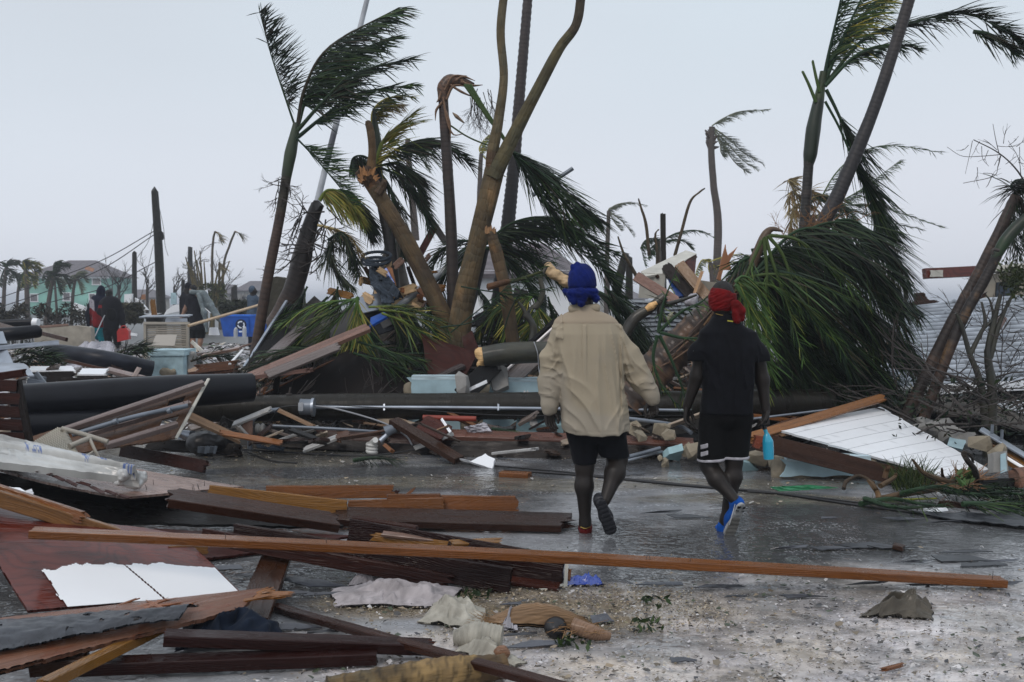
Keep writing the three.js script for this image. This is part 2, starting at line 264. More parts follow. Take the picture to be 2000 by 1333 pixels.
const wire = (pts, r = .006, sg = 5) => limb(pts, [r], { seg: sg, noise: 0, n: Math.max(8, pts.length * 6) });
// surface of a distance field f(x, y, z) inside a box
function surf(f, lo, hi, cell, col) {
  const nx = Math.ceil((hi[0] - lo[0]) / cell) + 2, ny = Math.ceil((hi[1] - lo[1]) / cell) + 2, nz = Math.ceil((hi[2] - lo[2]) / cell) + 2;
  const g = new Float32Array(nx * ny * nz), id = new Int32Array(nx * ny * nz).fill(-1), pos = [], uv = [], cl = [], idx = [];
  let o = 0; for (let k = 0; k < nz; k++) for (let j = 0; j < ny; j++) for (let i = 0; i < nx; i++) g[o++] = f(lo[0] + i * cell, lo[1] + j * cell, lo[2] + k * cell);
  const sx = 1, sy = nx, sz = nx * ny, E = [[0, sx], [0, sy], [0, sz], [sx, sx + sy], [sx, sx + sz], [sy, sy + sx], [sy, sy + sz], [sz, sz + sx], [sz, sz + sy], [sx + sy, sx + sy + sz], [sx + sz, sx + sz + sy], [sy + sz, sy + sz + sx]];
  const C = q => [q & 1 || 0, 0, 0];
  const co = new Map([[0, [0, 0, 0]], [sx, [1, 0, 0]], [sy, [0, 1, 0]], [sz, [0, 0, 1]], [sx + sy, [1, 1, 0]], [sx + sz, [1, 0, 1]], [sy + sz, [0, 1, 1]], [sx + sy + sz, [1, 1, 1]]]);
  const EC = E.map(([a, b]) => [co.get(a), co.get(b)]), corners = [...co.keys()];
  for (let k = 0; k < nz - 1; k++) for (let j = 0; j < ny - 1; j++) for (let i = 0; i < nx - 1; i++) {
    const b = i + j * sy + k * sz; let m = 0; for (const c of corners) if (g[b + c] < 0) m++;
    if (m === 0 || m === 8) continue;
    let x = 0, y = 0, z = 0, n = 0;
    for (let e = 0; e < 12; e++) { const va = g[b + E[e][0]], vb = g[b + E[e][1]]; if ((va < 0) === (vb < 0)) continue; const t = va / (va - vb), A = EC[e][0], B = EC[e][1]; x += A[0] + (B[0] - A[0]) * t; y += A[1] + (B[1] - A[1]) * t; z += A[2] + (B[2] - A[2]) * t; n++; }
    const X = lo[0] + (i + x / n) * cell, Y = lo[1] + (j + y / n) * cell, Z = lo[2] + (k + z / n) * cell;
    id[b] = pos.length / 3; pos.push(X, Y, Z); uv.push(X + Z * .5, Y); cl.push(...(col ? col(X, Y, Z) : [1, 1, 1]));
  }
  const quad = (a, b, c, d, fl) => { if (a < 0 || b < 0 || c < 0 || d < 0) return; fl ? idx.push(a, b, c, a, c, d) : idx.push(a, c, b, a, d, c); };
  for (let k = 1; k < nz - 1; k++) for (let j = 1; j < ny - 1; j++) for (let i = 1; i < nx - 1; i++) {
    const b = i + j * sy + k * sz, v = g[b] < 0;
    if (v !== g[b + sx] < 0) quad(id[b - sy - sz], id[b - sz], id[b], id[b - sy], v);
    if (v !== g[b + sy] < 0) quad(id[b - sx - sz], id[b - sx], id[b], id[b - sz], v);
    if (v !== g[b + sz] < 0) quad(id[b - sx - sy], id[b - sy], id[b], id[b - sx], v);
  }
  return geo(pos, uv, idx, cl);
}
// distance primitives: C capsule with two radii, E ellipsoid
const smin = (a, b, k) => { const h = Math.max(k - Math.abs(a - b), 0) / k; return Math.min(a, b) - h * h * k * .25; };
function prim(q) {
  if (q.e) { const [c, rx, ry, rz] = q.e, m = Math.min(rx, ry, rz), yaw = q.yaw ?? 0, cy = Math.cos(yaw), sy = Math.sin(yaw); return (x, y, z) => { let X = x - c.x, Z = z - c.z; const x2 = X * cy - Z * sy, z2 = X * sy + Z * cy, a = Math.hypot(x2 / rx, (y - c.y) / ry, z2 / rz), b = Math.hypot(x2 / rx / rx, (y - c.y) / ry / ry, z2 / rz / rz); return b < 1e-9 ? -m : a * (a - 1) / b; }; }
  const [a, b, ra, rb] = q.c, dx = b.x - a.x, dy = b.y - a.y, dz = b.z - a.z, L = dx * dx + dy * dy + dz * dz || 1e-9;
  return (x, y, z) => { const X = x - a.x, Y = y - a.y, Z = z - a.z, t = clamp((X * dx + Y * dy + Z * dz) / L); return Math.hypot(X - dx * t, Y - dy * t, Z - dz * t) - (ra + (rb - ra) * t); };
}
function field(list, k = .03) { const fs = list.map(prim); return (x, y, z) => { let d = 9; for (const f of fs) d = smin(d, f(x, y, z), k); return d; }; }
function span(list, pad = .05) { const lo = [9e9, 9e9, 9e9], hi = [-9e9, -9e9, -9e9]; const add = (p, r) => ['x', 'y', 'z'].forEach((a, i) => { lo[i] = Math.min(lo[i], p[a] - r - pad); hi[i] = Math.max(hi[i], p[a] + r + pad); }); for (const q of list) q.e ? add(q.e[0], Math.max(q.e[1], q.e[2], q.e[3])) : (add(q.c[0], q.c[2]), add(q.c[1], q.c[3])); return [lo, hi]; }
function lump(list, o = {}) { const { k = .03, cell = .012, noise = 0, freq = 14, cut = null, col = null, pad = .05 } = o, f = field(list, k), [lo, hi] = span(list, pad), s = R() * 50; return surf((x, y, z) => { let d = f(x, y, z); if (noise) d += noise * (fb(x * freq + s, y * freq, z * freq, 3) - .5) * 2; if (cut) d = Math.max(d, cut(x, y, z)); return d; }, lo, hi, cell, col); }

// a palm frond: rachis through points, two rows of leaflets swept by the wind
const GREEN = [[.018, .042, .018], [.026, .060, .020], [.012, .030, .016], [.035, .075, .022], [.05, .085, .02]], DARKG = [[.035, .028, .016], [.012, .026, .014], [.018, .036, .016], [.009, .02, .012], [.03, .055, .018]], BRIGHT = [[.06, .12, .025], [.09, .16, .03], [.05, .10, .03], [.14, .17, .03]], YELLOW = [[.30, .26, .04], [.22, .22, .04], [.12, .16, .03], [.36, .30, .07]], DRY = [[.34, .25, .10], [.28, .2, .08], [.42, .33, .15], [.2, .13, .06]], GREY = [[.10, .12, .08], [.14, .15, .10], [.08, .10, .07]];
function frond(pts, o = {}) {
  let { n = 90, width = .026 } = o; n = Math.round(n * 1.2); width *= .56; const tone = o.tone ?? rr(.7, 1.4); const { len = .55, wind = V(1, .05, .1), blow = .8, droop = .25, from = .16, pal = GREEN, stem = .022, sides = 2, rows = 3, spread = 1, ragged = .35, tip = .4, missing = .18 } = o;
  const cv = new THREE.CatmullRomCurve3(pts, false, 'catmullrom', .5), pos = [], cl = [], uv = [], w0 = wind.clone().normalize();
  const T = V(0, 0, 0), S = V(0, 0, 0), D = V(0, 0, 0), Q = V(0, 0, 0), A = V(0, 0, 0), B = V(0, 0, 0), N = V(0, 0, 0);
  for (let i = 0; i < n; i++) for (let sd = 0; sd < sides; sd++) {
    if (R() < missing) continue;
    const f = from + (1 - from) * ((i + R() * .8) / n), q = cv.getPoint(Math.min(.999, f)); cv.getTangent(Math.min(.999, f), T);
    S.crossVectors(T, Math.abs(T.y) > .95 ? V(0, 0, 1) : UPY).normalize(); N.crossVectors(S, T).normalize();
    const sg = sd ? -1 : 1, prof = Math.min(1, (f - from) / .18 + .35) * (f > .6 ? mix(1, tip, (f - .6) / .4) : 1), L = len * prof * (1 + ragged * (R() - .6) * 2), pick = pal[Math.floor(R() * pal.length)], br = rr(.65, 1.35) * tone * (f > .8 ? 1.25 : 1);
    D.copy(S).multiplyScalar(sg * spread).addScaledVector(T, .75).addScaledVector(N, .35 + (R() - .5) * .3).normalize(); D.lerp(w0, clamp(blow + (R() - .62) * .42, 0, .95)).normalize(); D.x += (R() - .5) * .5; D.y += (R() - .5) * .55; D.z += (R() - .5) * .6; if (R() < .14) { D.y -= .9; D.x += rr(-.4, .4); } D.normalize();
    Q.copy(q); const w = width * rr(.7, 1.2); A.crossVectors(D, T).lengthSq() < 1e-4 ? A.copy(N) : A.normalize();
    A.crossVectors(A, D).normalize(); if (R() < .5) A.lerp(N, .5).normalize();
    let pl, pr;
    for (let k = 0; k <= rows; k++) {
      const s = k / rows, ww = w * (k === 0 ? .45 : k === rows ? .02 : 1 - .55 * s * s), l = Q.clone().addScaledVector(A, ww / 2), r = Q.clone().addScaledVector(A, -ww / 2);
      if (k) { for (const v of [pl, pr, r, pl, r, l]) { pos.push(v.x, v.y, v.z); const g2 = br * (.8 + .5 * s); cl.push(pick[0] * g2, pick[1] * g2, pick[2] * g2); uv.push(0, 0); } }
      pl = l; pr = r; D.y -= droop * (1 + s) / rows * rr(.6, 1.3); D.x += w0.x * blow * .06; D.z += (R() - .5) * .16; D.normalize(); Q.addScaledVector(D, L / rows);
    }
  }
  const g = geo(pos, uv, null, cl), sc = o.stemCol ?? pal[Math.floor(pal.length / 2)].map(x => x * 1.8);
  return [g, limb(pts, [stem, stem * .8, stem * .5, stem * .15], { seg: 6, noise: 0, n: 18, col: () => sc })];
}
function addFrond(parent, pts, o) { const [l, r] = frond(pts, o); const f = part('frond', l, mats.leaf, parent); if (o?.label) f.userData.label = o.label; part('frond_stalk', r, mats.leaf, f); return f; }
const pts = (arr, d) => arr.map(p => P(p[0], p[1], p[2] ?? d));
// twigs that fork
function twigs(p, dir, len, r, depth, out = [], o = {}) {
  const e = p.clone().addScaledVector(dir, len), m = p.clone().lerp(e, .5).add(V(rr(-1, 1), rr(-1, 1), rr(-1, 1)).multiplyScalar(len * .09)); out.push(limb([p, m, e], [r, r * .6], { seg: 5, n: 4, noise: .05 }));
  if (depth > 0) { const k = o.k ?? 2; for (let i = 0; i < k + (R() < .4 ? 1 : 0); i++) { const d = dir.clone().add(V(rr(-1, 1), rr(-.7, .9), rr(-1, 1)).multiplyScalar(o.spread ?? .7)); if (o.wind) d.x += o.wind; d.normalize(); twigs(p.clone().lerp(e, rr(.45, 1)), d, len * rr(.5, .85), r * .6, depth - 1, out, o); } }
  return out;
}

const chunk = (c, rx, ry, rz, n = 16) => { const q = []; for (let i = 0; i < n; i++) { const v = V(rr(-1, 1), rr(-1, 1), rr(-1, 1)).normalize().multiplyScalar(rr(.75, 1.1)); q.push(V(c.x + v.x * rx, c.y + v.y * ry, c.z + v.z * rz)); } const g = new ConvexGeometry(q), p = g.attributes.position, uv = []; for (let i = 0; i < p.count; i++) uv.push(p.getX(i) + p.getZ(i) * .6, p.getY(i) + p.getZ(i) * .4); g.setAttribute('uv', new THREE.Float32BufferAttribute(uv, 2)); return whiten(g); };
// ---------- ground and road ----------
const RX = 20, RZ0 = -1.5, RZ1 = -21.5;   // the road sheet, 20 m x 20 m
const blobAt = (x, z, cx, cz, rx, rz, n) => sm(1.15, .55, Math.hypot((x - cx) / rx, (z - cz) / rz) + (n - .5) * 1.3);
const litter = (x, z) => { const n = fb(x * 2.1 + 40, z * 3.3, 3, 5); return [Math.max(blobAt(x, z, .25, -5.05, .95, .55, n), .8 * blobAt(x, z, -.55, -5.2, .6, .35, n)), Math.max(blobAt(x, z, 1.5, -4.2, 2.3, .85, n), .8 * blobAt(x, z, -.35, -4.35, .9, .6, n), .5 * blobAt(x, z, 2.2, -5.2, 2, .7, n)), Math.max(blobAt(x, z, 2.2, -8.0, 1.6, .28, n), .9 * blobAt(x, z, 0, -8.7, 3.6, .35, n), .8 * blobAt(x, z, -3.5, -10.4, 3, 1.2, n))]; };
const tRoad = tex(2048, 2048, (u, v) => {
  const x = (u - .5) * RX, z = RZ0 + (RZ1 - RZ0) * v, [a, b, c] = z > -11.5 ? litter(x, z) : [0, 0, 0];
  const s = hsh(Math.floor(u * 2048), Math.floor(v * 2048), 3), n = fb(x * .9, z * .9, 7, 4), m = fb(x * 6, z * 9, 1, 3), q = .055 + .20 * sm(.42, .66, n) * (.5 + m) + .03 * s * (.4 + n) + .30 * sm(.80, .97, hsh(Math.floor(u * 2048), Math.floor(v * 1100), 9) * .55 + .55 * fb(x * 2.2, z * 3.1, 33, 4));  // silt and foam tones also paint wet sheen and sparkle into the colour
  let r = q, g = q * 1.02, bl = q * 1.06; const k = fb(x * 11 + 3, z * 16, 5, 3), t = sm(.3, .62, k + .25 * s);
  const w = (f, R0, G0, B0) => { const e = clamp(f * (.45 + .65 * t)); r = mix(r, R0, e); g = mix(g, G0, e); bl = mix(bl, B0, e); };
  w(a, .24 * (.5 + m), .195 * (.5 + m), .135 * (.5 + m)); const be = fb(x * 3 + 7, z * 5, 44, 3); w(b, .62 * (.3 + 1.1 * m), (.60 - .06 * be) * (.3 + 1.1 * m), (.64 - .2 * be) * (.3 + 1.1 * m)); w(c * .7, .2 * (.4 + m), .18 * (.4 + m), .14 * (.4 + m));
  return [r, g, bl];
}, 1, 1, true);
const tRoadR = tex(1024, 1024, (u, v) => {
  const x = (u - .5) * RX, z = RZ0 + (RZ1 - RZ0) * v, [a, b] = z > -7 ? litter(x, z) : [0, 0], n = fb(x * .8 + 3, z * 1.5, 2, 4), m = fb(x * 5, z * 8, 9, 3);
  const pud = sm(.34, .47, n + .18 * (m - .5)); return clamp(mix(.2, .06, pud) + .05 * Math.max(a, b) * m + .06 * (m - .5));
});
const tRip = tex(1024, 1024, (u, v) => {
  let h = .35 * pf(u, v, 60, 80, 67, 2) + .4 * pf(u, v, 24, 42, 61, 2) + .2 * pf(u, v, 9, 14, 65, 2);
  return h;
}, RX / 2.2, 20 / 2.2);
{ // rings where the rain strikes, pressed into the ripples
  const d = tRip.image.data;
  for (let q = 0; q < 420; q++) { const cx = R() * 1024, cy = R() * 1024, r0 = rr(4, 20), am = rr(25, 70); for (let j = -30; j <= 30; j++) for (let i = -30; i <= 30; i++) { const D = Math.hypot(i, j); if (D > r0 + 8) continue; const e = am * Math.cos((D - r0) * .75) * Math.exp(-Math.pow((D - r0) / 5, 2)), o = ((((cy + j) & 1023) * 1024) + ((cx + i) & 1023)) * 4; const c = clamp(d[o] + e, 0, 255); d[o] = d[o + 1] = d[o + 2] = c; } }
}
M('road', [1, 1, 1], { map: tRoad, roughnessMap: tRoadR, roughness: 1, bumpMap: tRip, bumpScale: .0065, vertexColors: false });
M('ground', [.085, .085, .08], { map: tSpeck, roughness: .4, bumpMap: tRock, bumpScale: .02, vertexColors: false });
{
  const g = new THREE.PlaneGeometry(1600, 1600); g.rotateX(-Math.PI / 2); const uv = g.attributes.uv; for (let i = 0; i < uv.count; i++) uv.setXY(i, uv.getX(i) * 400, uv.getY(i) * 400); g.translate(0, -.004, -500); setting('ground', g, mats.ground);
  const r = new THREE.PlaneGeometry(RX, 20); r.rotateX(-Math.PI / 2); r.translate(0, 0, (RZ0 + RZ1) / 2); setting('road', r, mats.road);
  // wet concrete apron at the left, seen as a pale strip
  const s = slab([V(-13.5, .05, -22.5), V(-4.9, .05, -22.5), V(-4.6, .05, -30), V(-14.5, .05, -30)], .11); setting('concrete_apron', s, mats.slab);
}
// ---------- far left: house, hedge, poles, wires ----------
{
  const h = thing('green_house', 'pale turquoise two-storey house with a grey hip roof in the far left haze', 'house'), d = 128, L = P(52, 590, d).x, Rt = P(205, 590, d).x, top = P(100, 541, d).y, dz = 9;
  const b = new THREE.BoxGeometry(Rt - L, top, dz); b.translate((L + Rt) / 2, top / 2, -d - dz / 2); part('wall', whiten(b), mats.mint, h);
  const pk = P(100, 506, d).y, xa = P(103, 506, d).x, xb = P(158, 506, d).x, o = .8, A = [V(L - o, top + .05, -d + o), V(Rt + o, top + .05, -d + o), V(Rt + o, top + .05, -d - dz - o), V(L - o, top + .05, -d - dz - o), V(xa, pk, -d - dz / 2), V(xb, pk, -d - dz / 2)];
  const tri = [[0, 1, 5], [0, 5, 4], [1, 2, 5], [2, 3, 4], [2, 4, 5], [3, 0, 4], [0, 2, 1], [0, 3, 2]], pos = []; tri.forEach(t => t.forEach(i => pos.push(A[i].x, A[i].y, A[i].z))); const rf = part('roof', geo(pos, pos.flatMap((_, i) => i % 3 ? [] : [pos[i], pos[i + 2]]), null), mats.farroof, h);
  const pt = new THREE.BoxGeometry(1.1, .5, .1); pt.rotateX(-.45); pt.rotateZ(-.35); pt.translate(P(178, 524, d).x, P(178, 526, d).y, -d + .55); part('bare_roof_patch', whiten(pt), mats.orangeraw, rf);
  for (const [x, y, w, hh, m] of [[66, 549, 17, 15, 'farroof'], [130, 549, 15, 13, 'farroof'], [188, 549, 16, 15, 'concrete'], [130, 580, 14, 16, 'farroof'], [66, 582, 15, 15, 'farroof'], [180, 583, 12, 18, 'farroof']]) {
    const s = d / F, c = P(x, y, d - .03), g = new THREE.BoxGeometry(w * s, hh * s, .1); g.translate(c.x, c.y, c.z); const win = part('window', whiten(g), mats[m], h);
    const fr = []; for (const [fx, fy, fw, fh] of [[0, hh / 2, w + 3, 1.6], [0, -hh / 2, w + 3, 1.6], [-w / 2, 0, 1.6, hh], [w / 2, 0, 1.6, hh]]) { const q = new THREE.BoxGeometry(fw * s, fh * s, .16); q.translate(c.x + fx * s, c.y + fy * s, c.z + .02); fr.push(whiten(q)); } part('frame', join(fr), mats.white, win);
  }
  const pr = new THREE.BoxGeometry(Rt - L + 1.2, .25, .3); pr.translate((L + Rt) / 2, top - .1, -d + .3); part('eave_board', whiten(pr), mats.white, h);
}
const gable = (label, x0, x1, ye, yp, d, roofM, wallM) => {
  const h = thing('distant_house', label, 'house'), a = P(x0, ye, d), b = P(x1, ye, d), pk = P(0, yp, d).y, dz = 8, mx = (a.x + b.x) / 2;
  const w = new THREE.BoxGeometry(b.x - a.x, a.y, dz); w.translate(mx, a.y / 2, -d - dz / 2); part('wall', whiten(w), mats[wallM], h);
  part('roof', join([slab([V(a.x - .5, a.y - .2, -d + .4), V(b.x + .5, a.y - .2, -d + .4), V(b.x - (b.x - a.x) * .22, pk, -d - dz / 2), V(a.x + (b.x - a.x) * .22, pk, -d - dz / 2)], .15), slab([V(a.x - .5, a.y - .2, -d - dz - .4), V(b.x + .5, a.y - .2, -d - dz - .4), V(b.x - (b.x - a.x) * .22, pk, -d - dz / 2), V(a.x + (b.x - a.x) * .22, pk, -d - dz / 2)], .15), slab([V(a.x - .5, a.y - .2, -d + .4), V(a.x - .5, a.y - .2, -d - dz - .4), V(a.x + (b.x - a.x) * .22, pk, -d - dz / 2)], .15), slab([V(b.x + .5, a.y - .2, -d + .4), V(b.x + .5, a.y - .2, -d - dz - .4), V(b.x - (b.x - a.x) * .22, pk, -d - dz / 2)], .15)]), mats[roofM], h);
  for (const f of [.25, .7]) { const g = new THREE.BoxGeometry((b.x - a.x) * .12, a.y * .3, .1); g.translate(mix(a.x, b.x, f), a.y * .55, -d + .03); part('window', whiten(g), mats.glass, h); }
  return h;
};
gable('grey low house faint in haze right of the bare trees', 462, 520, 566, 549, 150, 'farroof', 'concrete');
gable('faint grey house in haze farther left behind leaning trunk', 395, 455, 572, 556, 165, 'farroof', 'concrete');
gable('faint low house in haze beside the utility pole', 225, 300, 580, 566, 175, 'farroof', 'beigewall');
gable('pale low house hidden in haze behind shingled roof wreck', 1180, 1260, 582, 570, 170, 'farroof', 'beigewall');

function leafCloud(box, n, size, pal, f) { const pos = [], cl = []; for (let i = 0; i < n; i++) { const p = f ? f() : V(rr(box[0], box[1]), rr(box[2], box[3]), rr(box[4], box[5])); if (!p) continue; const c = pal[Math.floor(R() * pal.length)], b = rr(.6, 1.4), a = V(rr(-1, 1), rr(-1, 1), rr(-1, 1)).normalize(), e = V(rr(-1, 1), rr(-1, 1), rr(-1, 1)).cross(a).normalize(), s = size * rr(.5, 1.4); for (const [k, m] of [[-1, 0], [0, .35], [1, 0], [-1, 0], [1, 0], [0, -.35]]) { pos.push(p.x + a.x * k * s + e.x * m * s, p.y + a.y * k * s + e.y * m * s, p.z + a.z * k * s + e.z * m * s); cl.push(c[0] * b, c[1] * b, c[2] * b); } } return geo(pos, new Array(pos.length / 3 * 2).fill(0), null, cl); }
{ // the battered hedge
  const h = thing('wind_burnt_hedge', 'dark wind-burnt hedge running in front of the turquoise house', 'hedge'), st = [];
  const a = P(-60, 640, 36), b = P(240, 640, 32); for (let i = 0; i < 70; i++) { const p = a.clone().lerp(b, R()); p.y = 0; p.z += rr(-.3, .3); twigs(p, V(rr(-.3, .3), 1, rr(-.2, .2)).normalize(), rr(.5, .8), rr(.012, .03), 2, st); }
  part('stem', join(st), mats.twig, h); part('foliage', leafCloud(null, 5200, .075, [[.035, .03, .022], [.05, .045, .028], [.02, .025, .015], [.07, .06, .03]], () => { const f = R(), p = a.clone().lerp(b, f), y = R() < .6 ? rr(1.05, 1.42) : rr(.1, 1.3), g = fb(f * 22, y * 2, 3, 2); if (g < .42) return null; return V(p.x, y + .15 * Math.sin(f * 40), p.z + rr(-.4, .4)); }), mats.leaf, h);
}
{
  const u = thing('utility_pole', 'tall broken grey utility pole trailing wires above the far people', 'utility pole');
  const lo = P(316, 622, 42), hi = P(301, 364, 42); lo.y = 0; part('pole', limb([lo, P(310, 500, 42), hi], [.2, .18, .14], { seg: 10, noise: .05, capB: .5 }), mats.pole, u);
  part('splinter', board(P(313, 452, 41.8), P(316, 470, 41.8), { w: .2, t: .1, n: V(0, 0, 1), jagA: .1, jagB: .15 }), mats.dark, u);
  const sets = [['upper slack wire from utility pole to the left', [[300, 452, 41.8], [200, 508, 44], [90, 550, 46], [-30, 592, 48]]], ['second slack wire from utility pole to the left', [[300, 459, 41.7], [205, 522, 43], [100, 566, 45], [-30, 610, 47]]], ['low wire slung from pole foot past far house', [[303, 512, 41.7], [210, 560, 42], [130, 582, 43], [20, 612, 44]]], ['thin wire hanging steeply beside the utility pole', [[299, 478, 41.7], [287, 530, 41], [275, 580, 40.5], [262, 622, 40]]], ['thin loop of wire hanging left of pole top', [[301, 425, 41.8], [290, 470, 41.5], [270, 500, 41], [238, 545, 41]]], ['thin wire hanging on the right of the pole', [[304, 378, 41.8], [318, 440, 41.5], [322, 480, 41.5], [328, 500, 41.5]]]];
  sets.forEach(([l, p], i) => one('hanging_wire', l, 'wire', wire(pts(p), i < 3 ? .02 : .011), mats.plainwire, 'wires hanging from the utility pole'));
}
for (const [x, y0, y1, d, r, l] of [[262, 490, 612, 55, .16, 'thin grey post standing left of the utility pole'], [371, 482, 560, 70, .2, 'grey post beside the bamboo clump in haze'], [357, 546, 600, 45, .1, 'short grey post behind the stooping person'], [457, 556, 598, 60, .22, 'short grey trunk stump near distant grey house'], [1222, 495, 585, 24, .12, 'broken leaning grey post left of overturned cabinet'], [1229, 500, 590, 21, .085, 'thin dark post left of overturned cabinet']]) {
  const a = P(x - (x === 1222 ? 22 : 0), y1, d), b = P(x, y0, d); one('broken_post', l, 'post', limb([a, a.clone().lerp(b, .5), b], [r, r * .8], { seg: 8, capB: .25 }), mats.pole, 'broken posts in the distance');
}
// ---------- bare and broken trees in the distance ----------
function bareTree(label, x, y0, y1, d, o = {}) {
  const t = thing('bare_tree', label, 'tree', 'storm-stripped bare trees'), b = P(x, y0, d), hgt = P(x, y1, d).y - b.y, out = []; b.y = Math.max(0, b.y);
  const k = P(x + (o.lean ?? 0), (y0 + y1) / 2, d); part('trunk', limb([b, k], [hgt * .03, hgt * .02], { seg: 6 }), mats.twig, t);
  for (let i = 0; i < (o.n ?? 4); i++) twigs(b.clone().lerp(k, rr(.3, 1)), V(rr(-.7, .7), 1, rr(-.4, .4)).normalize(), hgt * rr(.22, .34), hgt * .012, 3, out, { spread: .75, wind: .15 });
  part('branch', join(out), mats.twig, t); return t;
}
for (const [l, x, y0, y1, d] of [['leafless tree just left of the utility pole', 287, 612, 500, 52], ['small leafless tree behind left pair of people', 232, 612, 500, 60], ['leafless tree between utility pole and bamboo clump', 340, 610, 508, 56], ['twiggy leafless tree behind the bamboo clump', 392, 596, 472, 62], ['low bare tree right of utility pole base', 356, 612, 540, 48], ['bare shrub tree at left of overturned cabinet', 1190, 590, 520, 26], ['leafless tree nearest the turquoise house wall', 218, 608, 520, 75], ['bare tree beside the distant grey house', 430, 600, 500, 70]]) bareTree(l, x, y0, y1, d);
{
  const c = thing('bamboo_clump', 'yellowish clump of snapped bamboo stems right of the utility pole', 'bamboo');
  for (const [x0, x1, y1] of [[392, 362, 502], [396, 372, 520], [400, 390, 490], [402, 384, 508], [404, 398, 512], [408, 430, 515], [398, 379, 490], [410, 440, 530], [395, 366, 512], [412, 448, 510]]) { const a = P(x0, 602, 50); a.y = 0; part('stem', limb([a, P((x0 + x1) / 2, 560, 50), P(x1, y1, 50)], [.06, .05, .028], { seg: 6, col: () => [.75, .78, .5] }), mats.barktan, c); }
  part('foliage', leafCloud(null, 500, .16, [[.08, .10, .03], [.12, .13, .04]], () => { const p = P(rr(388, 440), rr(555, 602), 50); return p; }), mats.leaf, c);
}
for (const [l, p, tip] of [['tall thin palm stem with snapped drooping head, left one', [[416, 600], [414, 520], [416, 470], [420, 452]], [[420, 452], [426, 458], [430, 470]]], ['tall thin palm stem bent right with snapped head', [[432, 600], [436, 525], [448, 480], [459, 452]], [[459, 452], [466, 456], [472, 465]]], ['short snapped palm stem between the tall thin ones', [[429, 600], [428, 560], [428, 530], [428, 512]], [[428, 512], [430, 518], [431, 525]]]]) {
  const t = thing('snapped_palm', l, 'palm tree'); const q = pts(p, 58); q[0].y = 0; part('trunk', limb(q, [.09, .07, .06], { seg: 7, col: () => [.55, .55, .55] }), mats.barktan, t); addFrond(t, pts(tip, 58), { n: 26, len: .7, width: .06, pal: [...DRY, ...GREY], stem: .04, wind: V(1, -.6, 0), blow: .6, from: 0 });
}
// small wind-blown palms, each crown a handful of fronds
function farPalm(label, trunk, d, r, heads, o = {}) { r *= .62;
  const t = thing('wind_blown_palm', label, 'palm tree'), q = pts(trunk, d); if (o.ground !== 0) q[0].y = 0;
  part('trunk', limb(q, [r * 1.25, r, r * .85], { seg: 9, noise: .08 }), mats[o.bark ?? 'bark'], t); const s = d / F;
  for (const h of heads) addFrond(t, pts(h, d), { n: o.n ?? 46, len: (o.len ?? 26) * s, width: (o.w ?? 3) * s, pal: o.pal ?? GREY, stem: 1.6 * s, blow: o.blow ?? .75, droop: o.droop ?? .3, from: .08, wind: V(1, -.12, .1), rows: 2 });
  return t;
}
farPalm('leftmost far palm with ragged drooping crown', [[4, 612], [8, 560], [12, 522]], 62, .18, [[[12, 522], [25, 512], [42, 520], [52, 545]], [[12, 522], [-2, 512], [-14, 522], [-20, 545]], [[12, 522], [20, 528], [30, 540], [34, 560]], [[12, 522], [6, 530], [0, 545], [-3, 558]], [[12, 522], [14, 512], [22, 508], [34, 510]]], { len: 22, pal: DARKG });
farPalm('far palm with yellowed crown before the turquoise house', [[54, 622], [52, 570], [50, 528]], 58, .22, [[[50, 528], [60, 512], [70, 516], [76, 534]], [[50, 528], [46, 512], [44, 510], [42, 524]], [[50, 528], [56, 535], [62, 545], [66, 562]], [[50, 528], [44, 535], [42, 548], [41, 560]], [[50, 528], [55, 520], [64, 522], [70, 545]]], { len: 20, pal: [...DARKG, ...YELLOW] });
farPalm('thin far palm left of the yellowed palm', [[30, 610], [34, 575], [38, 545]], 66, .14, [[[38, 545], [30, 535], [20, 540], [14, 555]], [[38, 545], [42, 535], [38, 552], [36, 565]], [[38, 545], [46, 540], [52, 550], [54, 562]]], { len: 16, pal: DARKG });
farPalm('far palm hanging over house front with leaning trunk', [[88, 625], [96, 580], [104, 540]], 57, .2, [[[104, 540], [112, 520], [124, 514], [134, 520]], [[104, 540], [118, 536], [128, 546], [134, 562]], [[104, 540], [98, 536], [92, 546], [88, 562]], [[104, 540], [110, 548], [114, 562], [116, 574]], [[104, 540], [104, 524], [106, 514], [118, 508]], [[104, 540], [94, 530], [86, 534], [80, 548]]], { len: 20, pal: DARKG });
farPalm('pale green palm nearest the house right windows', [[138, 612], [142, 575], [147, 545]], 60, .15, [[[147, 545], [154, 536], [162, 540], [168, 552]], [[147, 545], [142, 538], [136, 544], [133, 558]], [[147, 545], [152, 550], [156, 562], [158, 574]], [[147, 545], [150, 534], [158, 530], [166, 534]]], { len: 15, pal: GREY });
farPalm('thin palm stem crossing the green house wall', [[112, 612], [108, 575], [106, 545]], 64, .12, [[[106, 545], [98, 540], [90, 546], [86, 556]], [[106, 545], [114, 543], [120, 552], [122, 564]]], { len: 15, pal: GREY });
